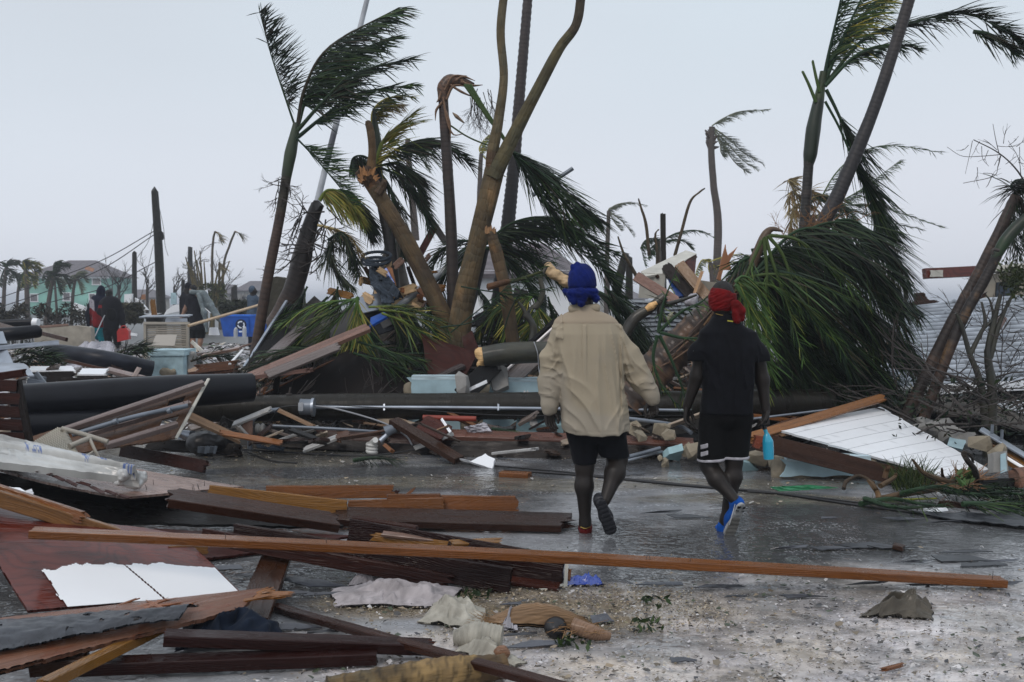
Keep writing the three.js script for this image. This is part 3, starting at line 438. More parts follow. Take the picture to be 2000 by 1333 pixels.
// palms in the middle distance
farPalm('tall lone wind-blown palm against the sky right of centre', [[1392, 590], [1403, 455], [1394, 360], [1389, 285], [1391, 248]], 40, .23, [[[1391, 246], [1412, 232], [1445, 218], [1500, 214]], [[1394, 250], [1428, 275], [1452, 298], [1492, 322]], [[1394, 252], [1425, 285], [1450, 312], [1480, 332]], [[1396, 258], [1418, 292], [1438, 320], [1462, 338]], [[1394, 256], [1406, 280], [1408, 296], [1412, 306]]], { len: 22, n: 80, droop: .1, blow: .9, w: 2.2 });
{ const t = scene.children.at(-1), s = 40 / F, b = []; for (let i = 0; i < 26; i++) { const y = rr(255, 292), p = P(1391 + rr(-6, 6), y, 40); b.push(limb([p, p.clone().add(V((R() < .7 ? -1 : 1) * rr(6, 13) * s, rr(2, 12) * s, rr(-8, 8) * s))], [.09, .02], { seg: 5, n: 2 })); } part('old_leaf_base', join(b), mats.bark, t); }
farPalm('small far palm with three fronds over blue head', [[1184, 585], [1186, 500], [1188, 450], [1189, 412]], 42, .15, [[[1189, 410], [1205, 400], [1230, 396], [1262, 402]], [[1190, 414], [1205, 424], [1222, 440], [1238, 462]], [[1190, 414], [1198, 430], [1206, 442], [1214, 450]], [[1188, 414], [1190, 408], [1198, 404], [1212, 402]]], { len: 15, n: 50, droop: .1, w: 2, blow: .88 });
farPalm('palm crown half hidden behind grey post and cabinet', [[1292, 560], [1290, 510], [1288, 470]], 26, .12, [[[1288, 475], [1320, 456], [1360, 450], [1395, 464]], [[1288, 478], [1315, 468], [1340, 474], [1352, 488]], [[1290, 480], [1270, 470], [1254, 482], [1260, 520]], [[1290, 476], [1272, 466], [1258, 472], [1250, 486]], [[1290, 475], [1276, 480], [1268, 492], [1266, 505]]], { len: 19, n: 55, pal: GREEN });
farPalm('low far palm right of lone palm trunk', [[1400, 570], [1390, 530], [1386, 512]], 36, .14, [[[1386, 512], [1420, 500], [1450, 498], [1480, 504]], [[1386, 512], [1372, 508], [1362, 525], [1356, 545]], [[1386, 512], [1384, 524], [1390, 545], [1394, 560]], [[1386, 512], [1400, 520], [1424, 512], [1450, 512]]], { len: 15, n: 50, pal: [...GREY, ...YELLOW] });
farPalm('hazy palm behind the bent trunk', [[812, 470], [803, 370], [797, 300], [796, 272]], 34, .17, [[[796, 285], [820, 285], [845, 310], [868, 340]], [[796, 285], [812, 275], [836, 272], [856, 282]], [[796, 288], [812, 298], [826, 316], [838, 334]]], { len: 22, n: 50, ground: 0, pal: GREY });
farPalm('hazy palm between the forked trunk stems', [[935, 440], [937, 370], [938, 330], [940, 300]], 38, .15, [[[940, 302], [946, 285], [955, 268], [962, 256]], [[940, 302], [950, 312], [965, 330], [985, 345]], [[940, 302], [936, 290], [944, 275], [956, 262]]], { len: 15, n: 40, ground: 0, pal: [...GREY, ...YELLOW] });
farPalm('half hidden palm behind right hand men with yellow crown', [[1600, 560], [1592, 480], [1585, 420]], 22, .16, [[[1585, 425], [1640, 330], [1720, 285], [1840, 298]], [[1585, 425], [1650, 402], [1720, 405], [1845, 446]], [[1590, 425], [1640, 395], [1690, 365], [1760, 312]], [[1585, 430], [1650, 410], [1720, 430], [1800, 448]], [[1580, 430], [1620, 420], [1640, 450], [1650, 500]]], { len: 34, n: 90, pal: [...GREEN, ...GREY], droop: .25, ground: 0 });
{ const t = scene.children.at(-1); for (const q of [[[1575, 410], [1552, 372], [1540, 352], [1548, 350]], [[1578, 410], [1560, 385], [1545, 375], [1540, 420]], [[1580, 405], [1572, 378], [1585, 372], [1604, 382]], [[1580, 408], [1555, 400], [1548, 425], [1545, 455]]]) addFrond(t, pts(q, 21.8), { n: 60, len: .55, width: .05, pal: DRY, stem: .03, wind: V(.5, -1, .2), blow: .5, from: 0, rows: 2 }); addFrond(t, pts([[1582, 400], [1600, 380], [1640, 400], [1668, 440]], 21.6), { n: 80, len: .6, width: .04, pal: GREEN, wind: V(1, -.6, 0) }); }
// ---------- the heap behind the fallen pole ----------
const heapH = (x, d) => { const px = 1000 + x / d * F; let h = 0; const b = (cx, w, y, dd, sd) => { const k = Math.exp(-Math.pow((px - cx) / w, 2) - Math.pow((d - dd) / sd, 2)); h = Math.max(h, y * k); }; b(640, 130, 1.0, 14.2, 1.4); b(760, 130, 1.15, 14.4, 1.5); b(768, 62, 2.5, 14.9, .9); b(1040, 60, 1.3, 14.4, .8); b(900, 150, .95, 14, 1.4); b(1060, 120, .85, 13.6, 1.3); b(1300, 130, .7, 12.6, 1.2); b(1600, 190, 1.0, 12.2, 1.3); b(1850, 200, .55, 11.6, 1.1); b(470, 90, .5, 12.8, 1); return h * (.75 + .5 * fb(x * 2.2, d * 2.2, 4, 3)); };
{
  const c = [V(-5.2, 0, -11), V(6.8, 0, -11), V(6.8, 0, -17), V(-5.2, 0, -17)];
  one('debris_heap', 'dark wet heap of leaf litter and splintered scraps behind the fallen pole', 'debris', sheet(...c, { nu: 120, nv: 60, t: .02, warp: (u, v) => [0, heapH(mix(-5.2, 6.8, u), mix(11, 17, v)) - .03, 0], col: (u, v) => { const n = fb(u * 30, v * 20, 2, 3); return [.10 * n + .015, .08 * n + .014, .06 * n + .012]; } }), mats.straw, null, 'stuff');
  // loose strips of leaf lying over it
  const pos = [], cl = []; for (let i = 0; i < 5200; i++) { const x = rr(-5, 6.6), d = rr(11.3, 15.5), h = heapH(x, d); if (h < .12) continue; const p = V(x, h + rr(0, .1), -d), a = rr(0, 6.28), L = rr(.12, .45), dr = V(Math.cos(a), rr(-.2, .45), Math.sin(a)), w = rr(.008, .02), sd = V(-dr.z, 0, dr.x).normalize().multiplyScalar(w), e = p.clone().addScaledVector(dr, L); const pal = R() < .75 ? DARKG : R() < .5 ? GREEN : DRY, k = pal[Math.floor(R() * pal.length)], b = rr(.5, 1.3); for (const q of [p.clone().add(sd), p.clone().sub(sd), e]) { pos.push(q.x, q.y, q.z); cl.push(k[0] * b, k[1] * b, k[2] * b); } }
  one('fallen_leaves', 'loose dark strips of palm leaf strewn over the heap', 'leaves', geo(pos, new Array(pos.length / 3 * 2).fill(0), null, cl), mats.leaf, null, 'stuff');
}
// ---------- great palms and torn trees ----------
const tree = (label, cat = 'palm tree', name = 'palm_tree') => thing(name, label, cat);
{ // leftmost standing palm
  const t = tree('leftmost tall palm with green fronds streaming right beside thin white pole'), d = 13.5, s = d / F, q = pts([[484, 712], [520, 560], [545, 430], [561, 335], [574, 262]], d); q[0].y = .3;
  part('trunk', limb(q.slice(0, 4), [11 * s, 9.5 * s, 9 * s, 9 * s], { seg: 12, bands: 34, band: .07, noise: .04, col: f => f > .72 ? [.42, .46, .3] : [.8, .58, .46] }), mats.bark, t);
  part('crown_shaft', limb(pts([[559, 345], [567, 300], [575, 262], [578, 240]], d), [10 * s, 12 * s, 9 * s, 6 * s], { seg: 12, noise: .05, n: 14 }), mats.shaft, t);
  const L = { n: 130, len: .60, width: .030, blow: .82, droop: .12, stem: .028, wind: V(1, .1, 0), from: .2, pal: GREEN };
  addFrond(t, pts([[577, 250], [556, 188], [530, 110], [506, 22]], d), { ...L, len: .48, blow: .7, wind: V(.75, .55, 0), from: .25, n: 100, pal: DARKG, stem: .017 });
  addFrond(t, pts([[580, 250], [596, 170], [645, 90], [780, 14]], d), { ...L, n: 190, len: .74, wind: V(1, -.18, 0), pal: [...GREEN, ...DARKG] });
  addFrond(t, pts([[580, 252], [604, 180], [660, 118], [764, 72]], d + .2), { ...L, n: 150, len: .62, pal: [...GREEN, [.06, .11, .03]], wind: V(1, -.1, 0) });
  addFrond(t, pts([[581, 255], [634, 195], [690, 145], [808, 112]], d - .15), { ...L, n: 120, len: .5, pal: DARKG });
  addFrond(t, pts([[582, 268], [634, 226], [700, 182], [812, 166]], d), { ...L, n: 110, len: .42, wind: V(1, -.05, 0) });
  addFrond(t, pts([[577, 268], [604, 296], [642, 340], [690, 400]], d - .1), { ...L, n: 90, len: .42, from: .2, wind: V(1, .12, 0), stem: .016 });
  const r = []; for (let i = 0; i < 9; i++) twigs(P(548 + rr(-6, 8), 372 + rr(-30, 25), d - .1), V(rr(-1, 1), rr(-.9, .2), rr(-.4, .4)).normalize(), rr(.14, .3), .008, 3, r, { spread: .8, k: 2 });
  part('flower_stalk', join(r), mats.twig, t);
}
one('flag_pole', 'thin tall white pole leaning behind the leftmost palm', 'pole', limb(pts([[618, 400], [668, 195], [720, -14]], 17), [.055, .05, .042], { seg: 10, noise: 0, n: 12, col: f => Math.abs(f - .27) < .03 || Math.abs(f - .33) < .03 ? [.2, .2, .22] : [1, 1, 1] }), mats.whitepipe);
{ // dark broken palm with yellow-green hanging frond
  const t = tree('snapped dark palm trunk with yellow-green frond drooping right of the leftmost palm'), d = 14, s = d / F, q = pts([[540, 640], [575, 560], [600, 460], [622, 392]], d);
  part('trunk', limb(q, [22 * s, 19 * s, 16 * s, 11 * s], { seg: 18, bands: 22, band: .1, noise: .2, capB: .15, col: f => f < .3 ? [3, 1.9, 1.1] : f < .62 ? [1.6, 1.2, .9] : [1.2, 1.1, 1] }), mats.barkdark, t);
  addFrond(t, pts([[624, 392], [640, 372], [672, 380], [706, 430]], d - .2), { n: 120, len: .55, width: .034, pal: YELLOW, wind: V(.7, -1, 0), blow: .75, droop: .3, from: .1, stem: .03 });
  for (const k of [0, 1, 2]) addFrond(t, pts([[640, 385], [672, 372], [704 + k * 6, 396 + k * 12], [712 + k * 5, 440 + k * 10]], d + .1 + k * .1), { n: 120, len: .5, pal: DARKG, wind: V(.5, -1, .2), blow: .8, droop: .2, from: .2 });
  addFrond(t, pts([[640, 470], [668, 455], [690, 490], [700, 540]], d - .3), { n: 130, len: .42, pal: [...DARKG, [.05, .05, .03]], wind: V(-.2, -1, 0), blow: .55, from: 0 });
  addFrond(t, pts([[650, 470], [640, 492], [655, 530], [690, 560]], d - .2), { n: 120, len: .4, pal: [...DARKG, ...GREY], wind: V(.3, -1, 0), blow: .5, from: 0 });
  addFrond(t, pts([[620, 440], [660, 450], [690, 470], [700, 500]], d - .2), { n: 60, len: .4, pal: DRY, wind: V(.6, -1, 0), blow: .6, from: .1, width: .02 });
  const r = []; for (let i = 0; i < 24; i++) twigs(P(rr(575, 640), rr(405, 520), d - .15), V(rr(-1, 1), rr(-1, .3), rr(-.4, .4)).normalize(), rr(.2, .42), .012, 2, r, { spread: .8 });
  part('hanging_root', join(r), mats.twig, t);
}
{ // forked tan tree and its broken leaning stem
  const t = tree('tan forked tree with two long bare limbs rising to the top edge', 'tree', 'forked_tree'), d = 13, s = d / F, c = f => [1, 1, 1];
  const q = pts([[884, 720], [902, 610], [930, 480], [966, 332]], d); q[0].y = .25;
  part('trunk', limb(q, [27 * s, 22 * s, 18.5 * s, 20 * s], { seg: 20, noise: .07, n: 30, col: (f, a) => vn(f * 9, a * 1.1, 3) > .80 ? [1.5, 1.2, .9] : [.8, .72, .58] }), mats.barktan, t);
  part('limb', limb(pts([[964, 345], [962, 300], [974, 232], [984, 150], [978, 60], [988, -40]], d), [17 * s, 12 * s, 10 * s, 8.5 * s, 8.5 * s, 8 * s], { seg: 14, noise: .06, n: 40, col: (f) => f < .22 ? [.6, .42, .3] : [.92, .92, .8] }), mats.barktan, t);
  part('limb', limb(pts([[962, 348], [998, 276], [1042, 190], [1092, 96], [1126, 46], [1137, -30]], d - .05), [17 * s, 13.5 * s, 11.5 * s, 10 * s, 9 * s, 9 * s], { seg: 14, noise: .05, n: 40, col: (f) => f > .7 ? [.4, .36, .3] : [.62, .66, .46] }), mats.barktan, t);
  const l = tree('tan tree trunk leaning left with splintered broken top', 'tree', 'broken_tree');
  part('trunk', limb(pts([[886, 690], [862, 610], [800, 482], [748, 395], [714, 340]], d + .25), [23 * s, 18 * s, 16.5 * s, 15.5 * s, 14.5 * s], { seg: 18, noise: .13, n: 34, capB: .16, col: (f, a) => f > .86 ? [.8, .48, .3] : vn(f * 12, a, 7) > .78 ? [.5, .4, .34] : [.74, .62, .47] }), mats.barktan, l);
  part('limb', limb(pts([[722, 348], [727, 300], [724, 262], [718, 236]], d + .2), [10 * s, 8 * s, 8 * s, 7 * s], { seg: 10, noise: .14, capB: .08, col: () => [.8, .58, .36] }), mats.barktan, l);
  part('snapped_branch', limb(pts([[738, 378], [748, 364], [752, 350]], d + .1), [9 * s, 7 * s, 5 * s], { seg: 8, noise: .2, capB: .05, col: () => [.5, .34, .24] }), mats.barktan, l);
  part('torn_wood', lump([{ e: [P(717, 343, d + .2), .12, .11, .11] }], { noise: .09, freq: 12, cell: .014, col: (x, y, z) => vn(x * 30, y * 8, z * 30) > .5 ? [.8, .5, .3] : [.4, .26, .18] }), mats.barktan, l); for (const [x, y, u, v] of [[706, 350, 700, 330], [712, 345, 706, 322], [724, 342, 730, 324], [730, 352, 742, 340], [708, 356, 697, 345], [720, 346, 716, 326]]) part('splinter', board(P(x, y, d + .1), P(u, v, d + .08), { w: .07, t: .03, n: V(.2, .2, 1), jagA: .03, jagB: .12, col: [.62, .42, .28] }), mats.rawpale, l);
  const st = tree('short tan broken stump between dark palm trunk and beige shirt', 'tree stump', 'tree_stump'), d2 = 12.6, s2 = d2 / F, w = pts([[1004, 700], [990, 580], [970, 495], [957, 447]], d2);
  part('trunk', limb(w, [14 * s2, 13 * s2, 12 * s2, 10 * s2], { seg: 18, noise: .14, n: 26, capB: .12, col: (f, a) => vn(f * 8, a, 5) > .74 ? [1.15, .82, .55] : [.68, .56, .44] }), mats.barktan, st);
  for (const [x, y, u, v] of [[951, 458, 950, 440], [957, 458, 957, 436], [963, 458, 966, 442]]) part('splinter', board(P(x, y, 12.55), P(u, v, 12.55), { w: .05, t: .03, n: V(.2, .2, 1), jagA: .02, jagB: .1, col: [.55, .42, .32] }), mats.rawpale, st);
}
{ // dark straight palm behind the fork
  const t = tree('straight dark palm trunk passing behind the fork of tan tree'), d = 14.6, s = d / F, q = pts([[952, 720], [985, 500], [1003, 330], [1018, 150], [1034, -40]], d); q[0].y = .2;
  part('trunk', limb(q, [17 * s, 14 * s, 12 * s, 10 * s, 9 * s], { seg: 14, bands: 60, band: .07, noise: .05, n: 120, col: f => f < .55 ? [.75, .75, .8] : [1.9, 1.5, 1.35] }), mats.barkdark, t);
}
{ // snapped palm with bent-over head
  const t = tree('thin palm snapped at top, its head bent right with one hanging frond'), d = 13.4, s = d / F, q = pts([[888, 700], [881, 450], [872, 300], [866, 200], [866, 182]], d);
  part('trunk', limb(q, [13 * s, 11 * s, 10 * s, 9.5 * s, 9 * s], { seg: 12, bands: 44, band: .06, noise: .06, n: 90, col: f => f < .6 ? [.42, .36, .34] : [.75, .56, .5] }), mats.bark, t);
  part('bent_head', limb(pts([[865, 196], [866, 170], [880, 157], [905, 160], [926, 166]], d), [9 * s, 13 * s, 12 * s, 9 * s, 4 * s], { seg: 16, noise: .4, n: 40, capB: .1, col: (f, a) => vn(f * 30, a * 3, 4) > .5 ? [.24, .13, .08] : [.11, .07, .05] }), mats.fibre, t);
  for (const q of [[[868, 176], [884, 150], [912, 148]], [[900, 156], [918, 175], [924, 205]], [[864, 200], [852, 215], [850, 236]], [[880, 166], [902, 180], [930, 192]], [[868, 210], [878, 240], [880, 275]], [[890, 158], [905, 150], [928, 158]], [[900, 160], [922, 167], [943, 166]], [[866, 190], [872, 230], [884, 262], [905, 262]], [[872, 195], [886, 168], [915, 170]], [[862, 180], [857, 195], [852, 200]]]) part('torn_sheath', limb(pts(q, d - .05), [5 * s, 5 * s, 1 * s], { seg: 6, noise: .2, n: 10, flatten: .5, col: () => [.34, .2, .12] }), mats.fibre, t);
  part('hanging_pod', limb(pts([[884, 220], [892, 228], [906, 240]], d - .1), [2 * s, 8 * s, 3 * s], { seg: 8, noise: .1, n: 10, flatten: .5, col: () => [.42, .3, .2] }), mats.fibre, t);
  const L = { n: 170, len: .62, width: .028, pal: [...DARKG, ...GREEN], wind: V(.75, -.75, 0), blow: .72, droop: .14, from: .0, stem: .02 };
  for (const [x1, y1, x2, y2] of [[1040, 330, 1100, 395], [1030, 345, 1080, 420], [1055, 325, 1130, 400]]) { const f = addFrond(t, pts([[1000, 296], [x1, y1], [x2, y2], [x2 + 30, y2 + 25]], d - .2 + rr(-.1, .1)), L); }
  for (const o of [0, 6, -5]) part('leaf_stalk', limb(pts([[912 + o, 165], [945 + o * .5, 215], [980 + o * .3, 265], [1004, 302]], d - .1), [3.4 * s, 3 * s, 2.2 * s], { seg: 6, noise: 0, col: () => [.09, .15, .05] }), mats.leaf, t);
  part('leaf_stalk', limb(pts([[875, 242], [915, 268], [960, 286], [1002, 298]], d - .05), [1.8 * s, 1.5 * s], { seg: 5, noise: 0, col: () => [.10, .15, .06] }), mats.leaf, t);
  const r = []; for (let i = 0; i < 16; i++) twigs(P(rr(915, 958), rr(172, 205), d), V(rr(-.3, .5), -1, rr(-.3, .3)).normalize(), rr(.16, .28), .006, 3, r, { spread: .55 }); part('flower_stalk', join(r), mats.twig, t);
}
{ // yellowing palm with a ragged crown behind the leaning trunk
  const t = tree('ragged yellowing palm crown above the broken leaning trunk'), d = 14.2, s = d / F;
  part('trunk', limb(pts([[775, 640], [762, 480], [745, 390], [736, 310]], d), [13 * s, 12 * s, 11 * s, 8 * s], { seg: 10, bands: 26, noise: .08 }), mats.barkdark, t);
  part('crown_shaft', limb(pts([[737, 318], [737, 280], [732, 240], [730, 212]], d), [8 * s, 9 * s, 6 * s, 3 * s], { seg: 10, noise: .1 }), mats.shaft, t);
  const L = { n: 120, len: .52, width: .028, blow: .8, droop: .12, stem: .022, from: .12 };
  addFrond(t, pts([[735, 322], [790, 284], [852, 274], [918, 322]], d - .2), { ...L, pal: DARKG, wind: V(1, -.45, 0), n: 150 });
  addFrond(t, pts([[735, 325], [712, 306], [690, 308], [682, 330]], d - .2), { ...L, pal: DARKG, wind: V(.6, -.6, 0), len: .4 });
  addFrond(t, pts([[733, 315], [752, 270], [778, 245], [802, 226]], d - .3), { ...L, pal: YELLOW, len: .5, wind: V(1, .45, 0), n: 40, from: .05 });
  addFrond(t, pts([[730, 330], [742, 285], [748, 275], [754, 268]], d - .3), { ...L, pal: YELLOW, len: .4, wind: V(.8, .6, 0), n: 50, from: .0, width: .035 });
  addFrond(t, pts([[728, 260], [728, 218], [756, 192], [806, 188]], d), { ...L, pal: [...YELLOW, ...GREY], len: .3, n: 70, wind: V(1, -.1, 0) });
  addFrond(t, pts([[728, 250], [736, 222], [760, 208], [788, 206]], d + .1), { ...L, pal: DRY, len: .28, n: 50, wind: V(1, -.1, 0), width: .02 });
  addFrond(t, pts([[738, 325], [778, 318], [804, 340], [826, 400]], d - .1), { ...L, pal: DARKG, wind: V(.7, -.8, 0), n: 150 });
  addFrond(t, pts([[738, 330], [764, 372], [778, 430], [786, 500]], d), { ...L, pal: DARKG, wind: V(.3, -1, 0), n: 140 });
  addFrond(t, pts([[740, 326], [790, 350], [820, 390], [838, 440]], d + .2), { ...L, pal: [...DARKG, ...GREEN], wind: V(.5, -1, 0), n: 120 });
}
{ // dark fronds sweeping right behind the beige shirt
  const t = tree('fallen palm crown with dark fronds sweeping right behind blue headscarf'), d = 14;
  part('trunk', limb(pts([[900, 640], [925, 560], [945, 480]], d + .2), [.11, .1, .09], { seg: 10, bands: 14 }), mats.barkdark, t);
  const L = { n: 150, len: .62, width: .03, blow: .8, droop: .16, stem: .022, from: .08, pal: [...DARKG, ...GREEN] };
  addFrond(t, pts([[945, 476], [1010, 432], [1090, 430], [1205, 500]], d - .2), { ...L, wind: V(1, -.3, 0) });
  addFrond(t, pts([[945, 480], [1000, 450], [1080, 455], [1190, 540]], d), { ...L, wind: V(1, -.4, 0) });
  addFrond(t, pts([[945, 484], [1000, 485], [1060, 520], [1130, 600]], d + .1), { ...L, wind: V(1, -.6, 0) });
  addFrond(t, pts([[945, 484], [985, 500], [1030, 560], [1070, 640]], d - .1), { ...L, wind: V(.8, -.8, 0), len: .5 });
  addFrond(t, pts([[940, 484], [900, 490], [870, 530], [850, 590]], d - .1), { ...L, wind: V(-.3, -1, 0), blow: .5, len: .5 });
  addFrond(t, pts([[940, 480], [900, 470], [862, 490], [838, 540]], d + .2), { ...L, wind: V(-.6, -.7, 0), blow: .45, len: .42, n: 80 });
  addFrond(t, pts([[1100, 440], [1140, 470], [1180, 530], [1215, 600]], d + .3), { ...L, wind: V(.8, -.6, 0), len: .5, pal: GREEN });
  addFrond(t, pts([[1130, 560], [1180, 575], [1215, 610], [1245, 660]], d - .6), { ...L, wind: V(.8, -.7, 0), len: .45 });
}
{ // right-hand palm with swollen green shaft
  const t = tree('right-hand palm with swollen dark green shaft and fronds streaming right'), d = 12, s = d / F, q = pts([[1550, 720], [1566, 520], [1573, 420], [1580, 316]], d); q[0].y = .2;
  part('trunk', limb(q, [12 * s, 11 * s, 10 * s, 9.5 * s], { seg: 12, bands: 20, band: .09, noise: .04, col: f => ((f * 20) % 1) < .14 ? [2.6, 2.3, 1.8] : [1.0, 1.05, .85] }), mats.barkdark, t);
  part('crown_shaft', limb(pts([[1580, 320], [1583, 300], [1589, 252], [1598, 205], [1604, 170], [1609, 140]], d), [10 * s, 13.5 * s, 14 * s, 11 * s, 8 * s, 7 * s], { seg: 14, noise: .04, n: 30, col: f => f > .66 ? [1.3, 1.3, .7] : [.36, .42, .42] }), mats.shaft, t);
  const L = { n: 110, len: .46, width: .024, blow: .78, droop: .14, stem: .026, from: .2, pal: [...GREEN, ...DARKG], ragged: .6 };
  addFrond(t, pts([[1608, 165], [1618, 110], [1636, 30], [1652, -50]], d), { ...L, wind: V(1, .4, 0), len: .3, pal: GREEN });
  addFrond(t, pts([[1610, 165], [1640, 90], [1672, 20], [1700, -40]], d), { ...L, wind: V(1, .1, 0), pal: [...YELLOW, ...GREEN], len: .42 });
  addFrond(t, pts([[1610, 160], [1650, 70], [1700, 15], [1740, -20]], d + .1), { ...L, wind: V(1, -.1, 0), pal: [...YELLOW, ...GREEN], len: .4 });
  addFrond(t, pts([[1612, 165], [1690, 75], [1790, 42], [1880, 25], [1955, 55]], d), { ...L, n: 170, wind: V(.9, .12, 0), pal: DARKG, len: .4, tip: .7 });
  addFrond(t, pts([[1612, 168], [1670, 110], [1730, 88], [1798, 94]], d - .1), { ...L, wind: V(1, -.05, 0), len: .3, pal: [...DARKG, ...GREEN] });
  addFrond(t, pts([[1614, 175], [1634, 215], [1660, 275], [1705, 390], [1748, 462]], d - .3), { ...L, n: 220, from: .3, wind: V(.55, -.85, 0), len: .66, blow: .72, pal: DARKG, stem: .022 });
  addFrond(t, pts([[1612, 198], [1640, 250], [1668, 315], [1700, 380], [1720, 470]], d - .4), { ...L, n: 180, from: .5, wind: V(.5, -.9, 0), len: .6, blow: .75, pal: [...DARKG, ...GREEN], stem: .016 });
  addFrond(t, pts([[1902, 62], [1930, 66], [1960, 82], [1988, 108]], d), { ...L, n: 90, wind: V(.9, -.5, 0), len: .34, blow: .85, pal: DARKG, from: 0 });
  addFrond(t, pts([[1940, 50], [1965, 58], [1990, 78], [2020, 108]], d + .1), { ...L, n: 90, wind: V(.9, -.5, 0), len: .34, blow: .85, pal: [[.03, .022, .02], ...DARKG], from: 0 });
  for (const q of [[[1594, 200], [1580, 165], [1567, 138]], [[1601, 180], [1594, 150], [1587, 117]]]) part('broken_stalk', limb(pts(q, d - .05), [3.5 * s, 3 * s, 2.5 * s], { seg: 7, noise: .05, capB: .03, col: () => [.10, .16, .05] }), mats.leaf, t);
}
{
  const t = tree('dark bare palm trunk leaning right across the right-hand palm'), d = 11.4, s = d / F, q = pts([[1530, 640], [1590, 490], [1642, 370], [1700, 232], [1748, 92], [1788, -40]], d); q[0].y = .5;
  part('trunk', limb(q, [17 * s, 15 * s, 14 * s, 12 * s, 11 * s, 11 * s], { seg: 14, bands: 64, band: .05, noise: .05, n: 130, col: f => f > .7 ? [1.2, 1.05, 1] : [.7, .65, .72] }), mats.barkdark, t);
}
{ // the great fallen crown on the right
  const t = tree('huge fallen palm crown of dark hanging fronds right of the red headscarf'), d = 11, s = d / F;
  part('trunk', limb(pts([[1225, 790], [1290, 710], [1360, 640], [1430, 565], [1480, 500]], d), [36 * s, 34 * s, 32 * s, 24 * s, 12 * s], { seg: 22, noise: .34, n: 90, bands: 18, band: .07, col: (f, a) => vn(f * 40, a * 4, 4) > .55 ? [.17, .095, .055] : [.055, .036, .026] }), mats.fibre, t);
  for (let i = 0; i < 9; i++) { const f = R(); part('torn_sheath', limb(pts([[1280 + f * 100 + rr(-20, 20), 730 - f * 100], [1320 + f * 90, 690 - f * 100 + rr(-15, 15)], [1370 + f * 80 + rr(-10, 20), 640 - f * 80 + rr(-20, 10)]], d - .18), [.03, .035, .01], { seg: 6, noise: .2, n: 10, flatten: .4, col: () => [[.20, .11, .06], [.3, .18, .09], [.1, .06, .04]][i % 3] }), mats.fibre, t); }
  part('broken_tip', limb(pts([[1470, 520], [1490, 470], [1505, 448], [1530, 452]], d - .1), [10 * s, 9 * s, 6 * s, 1.5 * s], { seg: 8, noise: .25, n: 14, col: () => [.16, .1, .06] }), mats.fibre, t);
  const L = { n: 130, len: .72, width: .032, blow: .66, droop: .14, stem: .022, from: .1, ragged: .5 };
  const arcs = [[1560, 450, 1660, 470, 1735, 620], [1580, 470, 1690, 500, 1770, 640], [1560, 480, 1680, 540, 1790, 690], [1540, 500, 1640, 560, 1720, 700], [1570, 520, 1680, 600, 1750, 740], [1520, 520, 1600, 600, 1660, 740], [1500, 540, 1560, 640, 1600, 740], [1600, 440, 1700, 450, 1770, 560], [1540, 560, 1640, 660, 1700, 760], [1500, 580, 1560, 680, 1580, 760], [1550, 540, 1650, 640, 1760, 720], [1600, 480, 1720, 560, 1800, 640], [1640, 430, 1720, 480, 1780, 600], [1560, 600, 1620, 690, 1680, 770], [1610, 560, 1700, 660, 1790, 730], [1590, 600, 1660, 700, 1730, 780]];
  arcs.forEach(([a, b, c, e, x, y], i) => addFrond(t, pts([[1462 + rr(-12, 12), 540 + rr(-14, 14)], [a, b], [c, e], [x - 10, y - 40]], d + rr(-.5, .8)), { ...L, pal: i % 3 ? DARKG : [...DARKG, ...GREEN], wind: V(rr(.3, .85), -1, rr(-.3, .3)), tone: [.6, 1.1, 1.7][i % 3] }));
  // bare stalks and brighter leaves at the near side
  for (const [p, l] of [[[[1495, 462], [1512, 520], [1540, 600], [1570, 700]]], [[[1500, 460], [1530, 500], [1560, 580], [1620, 660]]], [[[1492, 465], [1498, 540], [1490, 620], [1500, 690]]], [[[1505, 460], [1560, 470], [1620, 520], [1700, 600]]], [[[1488, 470], [1470, 510], [1450, 560], [1440, 600]]], [[[1440, 548], [1500, 536], [1570, 545], [1680, 590]]], [[[1440, 552], [1510, 560], [1590, 610], [1650, 690]]]]) addFrond(t, pts(p, d - .45), { n: 46, len: .34, width: .018, pal: [...GREEN, ...BRIGHT], wind: V(.6, -.8, 0), blow: .6, stem: .022, stemCol: [.10, .15, .045], from: .3 });
  for (const p of [[[1436, 552], [1452, 540], [1478, 560], [1500, 640]], [[1436, 556], [1462, 580], [1480, 650], [1520, 760]], [[1440, 560], [1460, 600], [1468, 680], [1500, 765]]]) addFrond(t, pts(p, d - .6), { n: 44, len: .42, width: .028, pal: BRIGHT, wind: V(.5, -.8, 0), blow: .75, stem: .024, from: .05, label: 'bright green frond hanging beside the red headscarf' });
  for (let i = 0; i < 10; i++) addFrond(t, pts([[1475 + rr(-20, 20), 500 + rr(-20, 40)], [1450 + rr(-20, 30), 500 + i * 6], [1440 + rr(-30, 20), 520 + i * 10], [1425 + rr(-20, 30), 560 + i * 12]], d + rr(-.1, .4)), { n: 44, len: .4, pal: [...DARKG, ...GREEN], wind: V(-.2, -1, 0), blow: .5, from: .1 });
  const r = []; for (let i = 0; i < 24; i++) twigs(P(rr(1540, 1610), rr(440, 480), d + .2), V(rr(-1, 1), rr(-.6, .8), rr(-.4, .4)).normalize(), rr(.15, .3), .007, 3, r, { spread: .9 }); part('flower_stalk', join(r.map(g => { const c = g.attributes.color; for (let i = 0; i < c.count; i++) c.setXYZ(i, 4, 2.4, 1.1); return g; })), mats.twig, t);
}
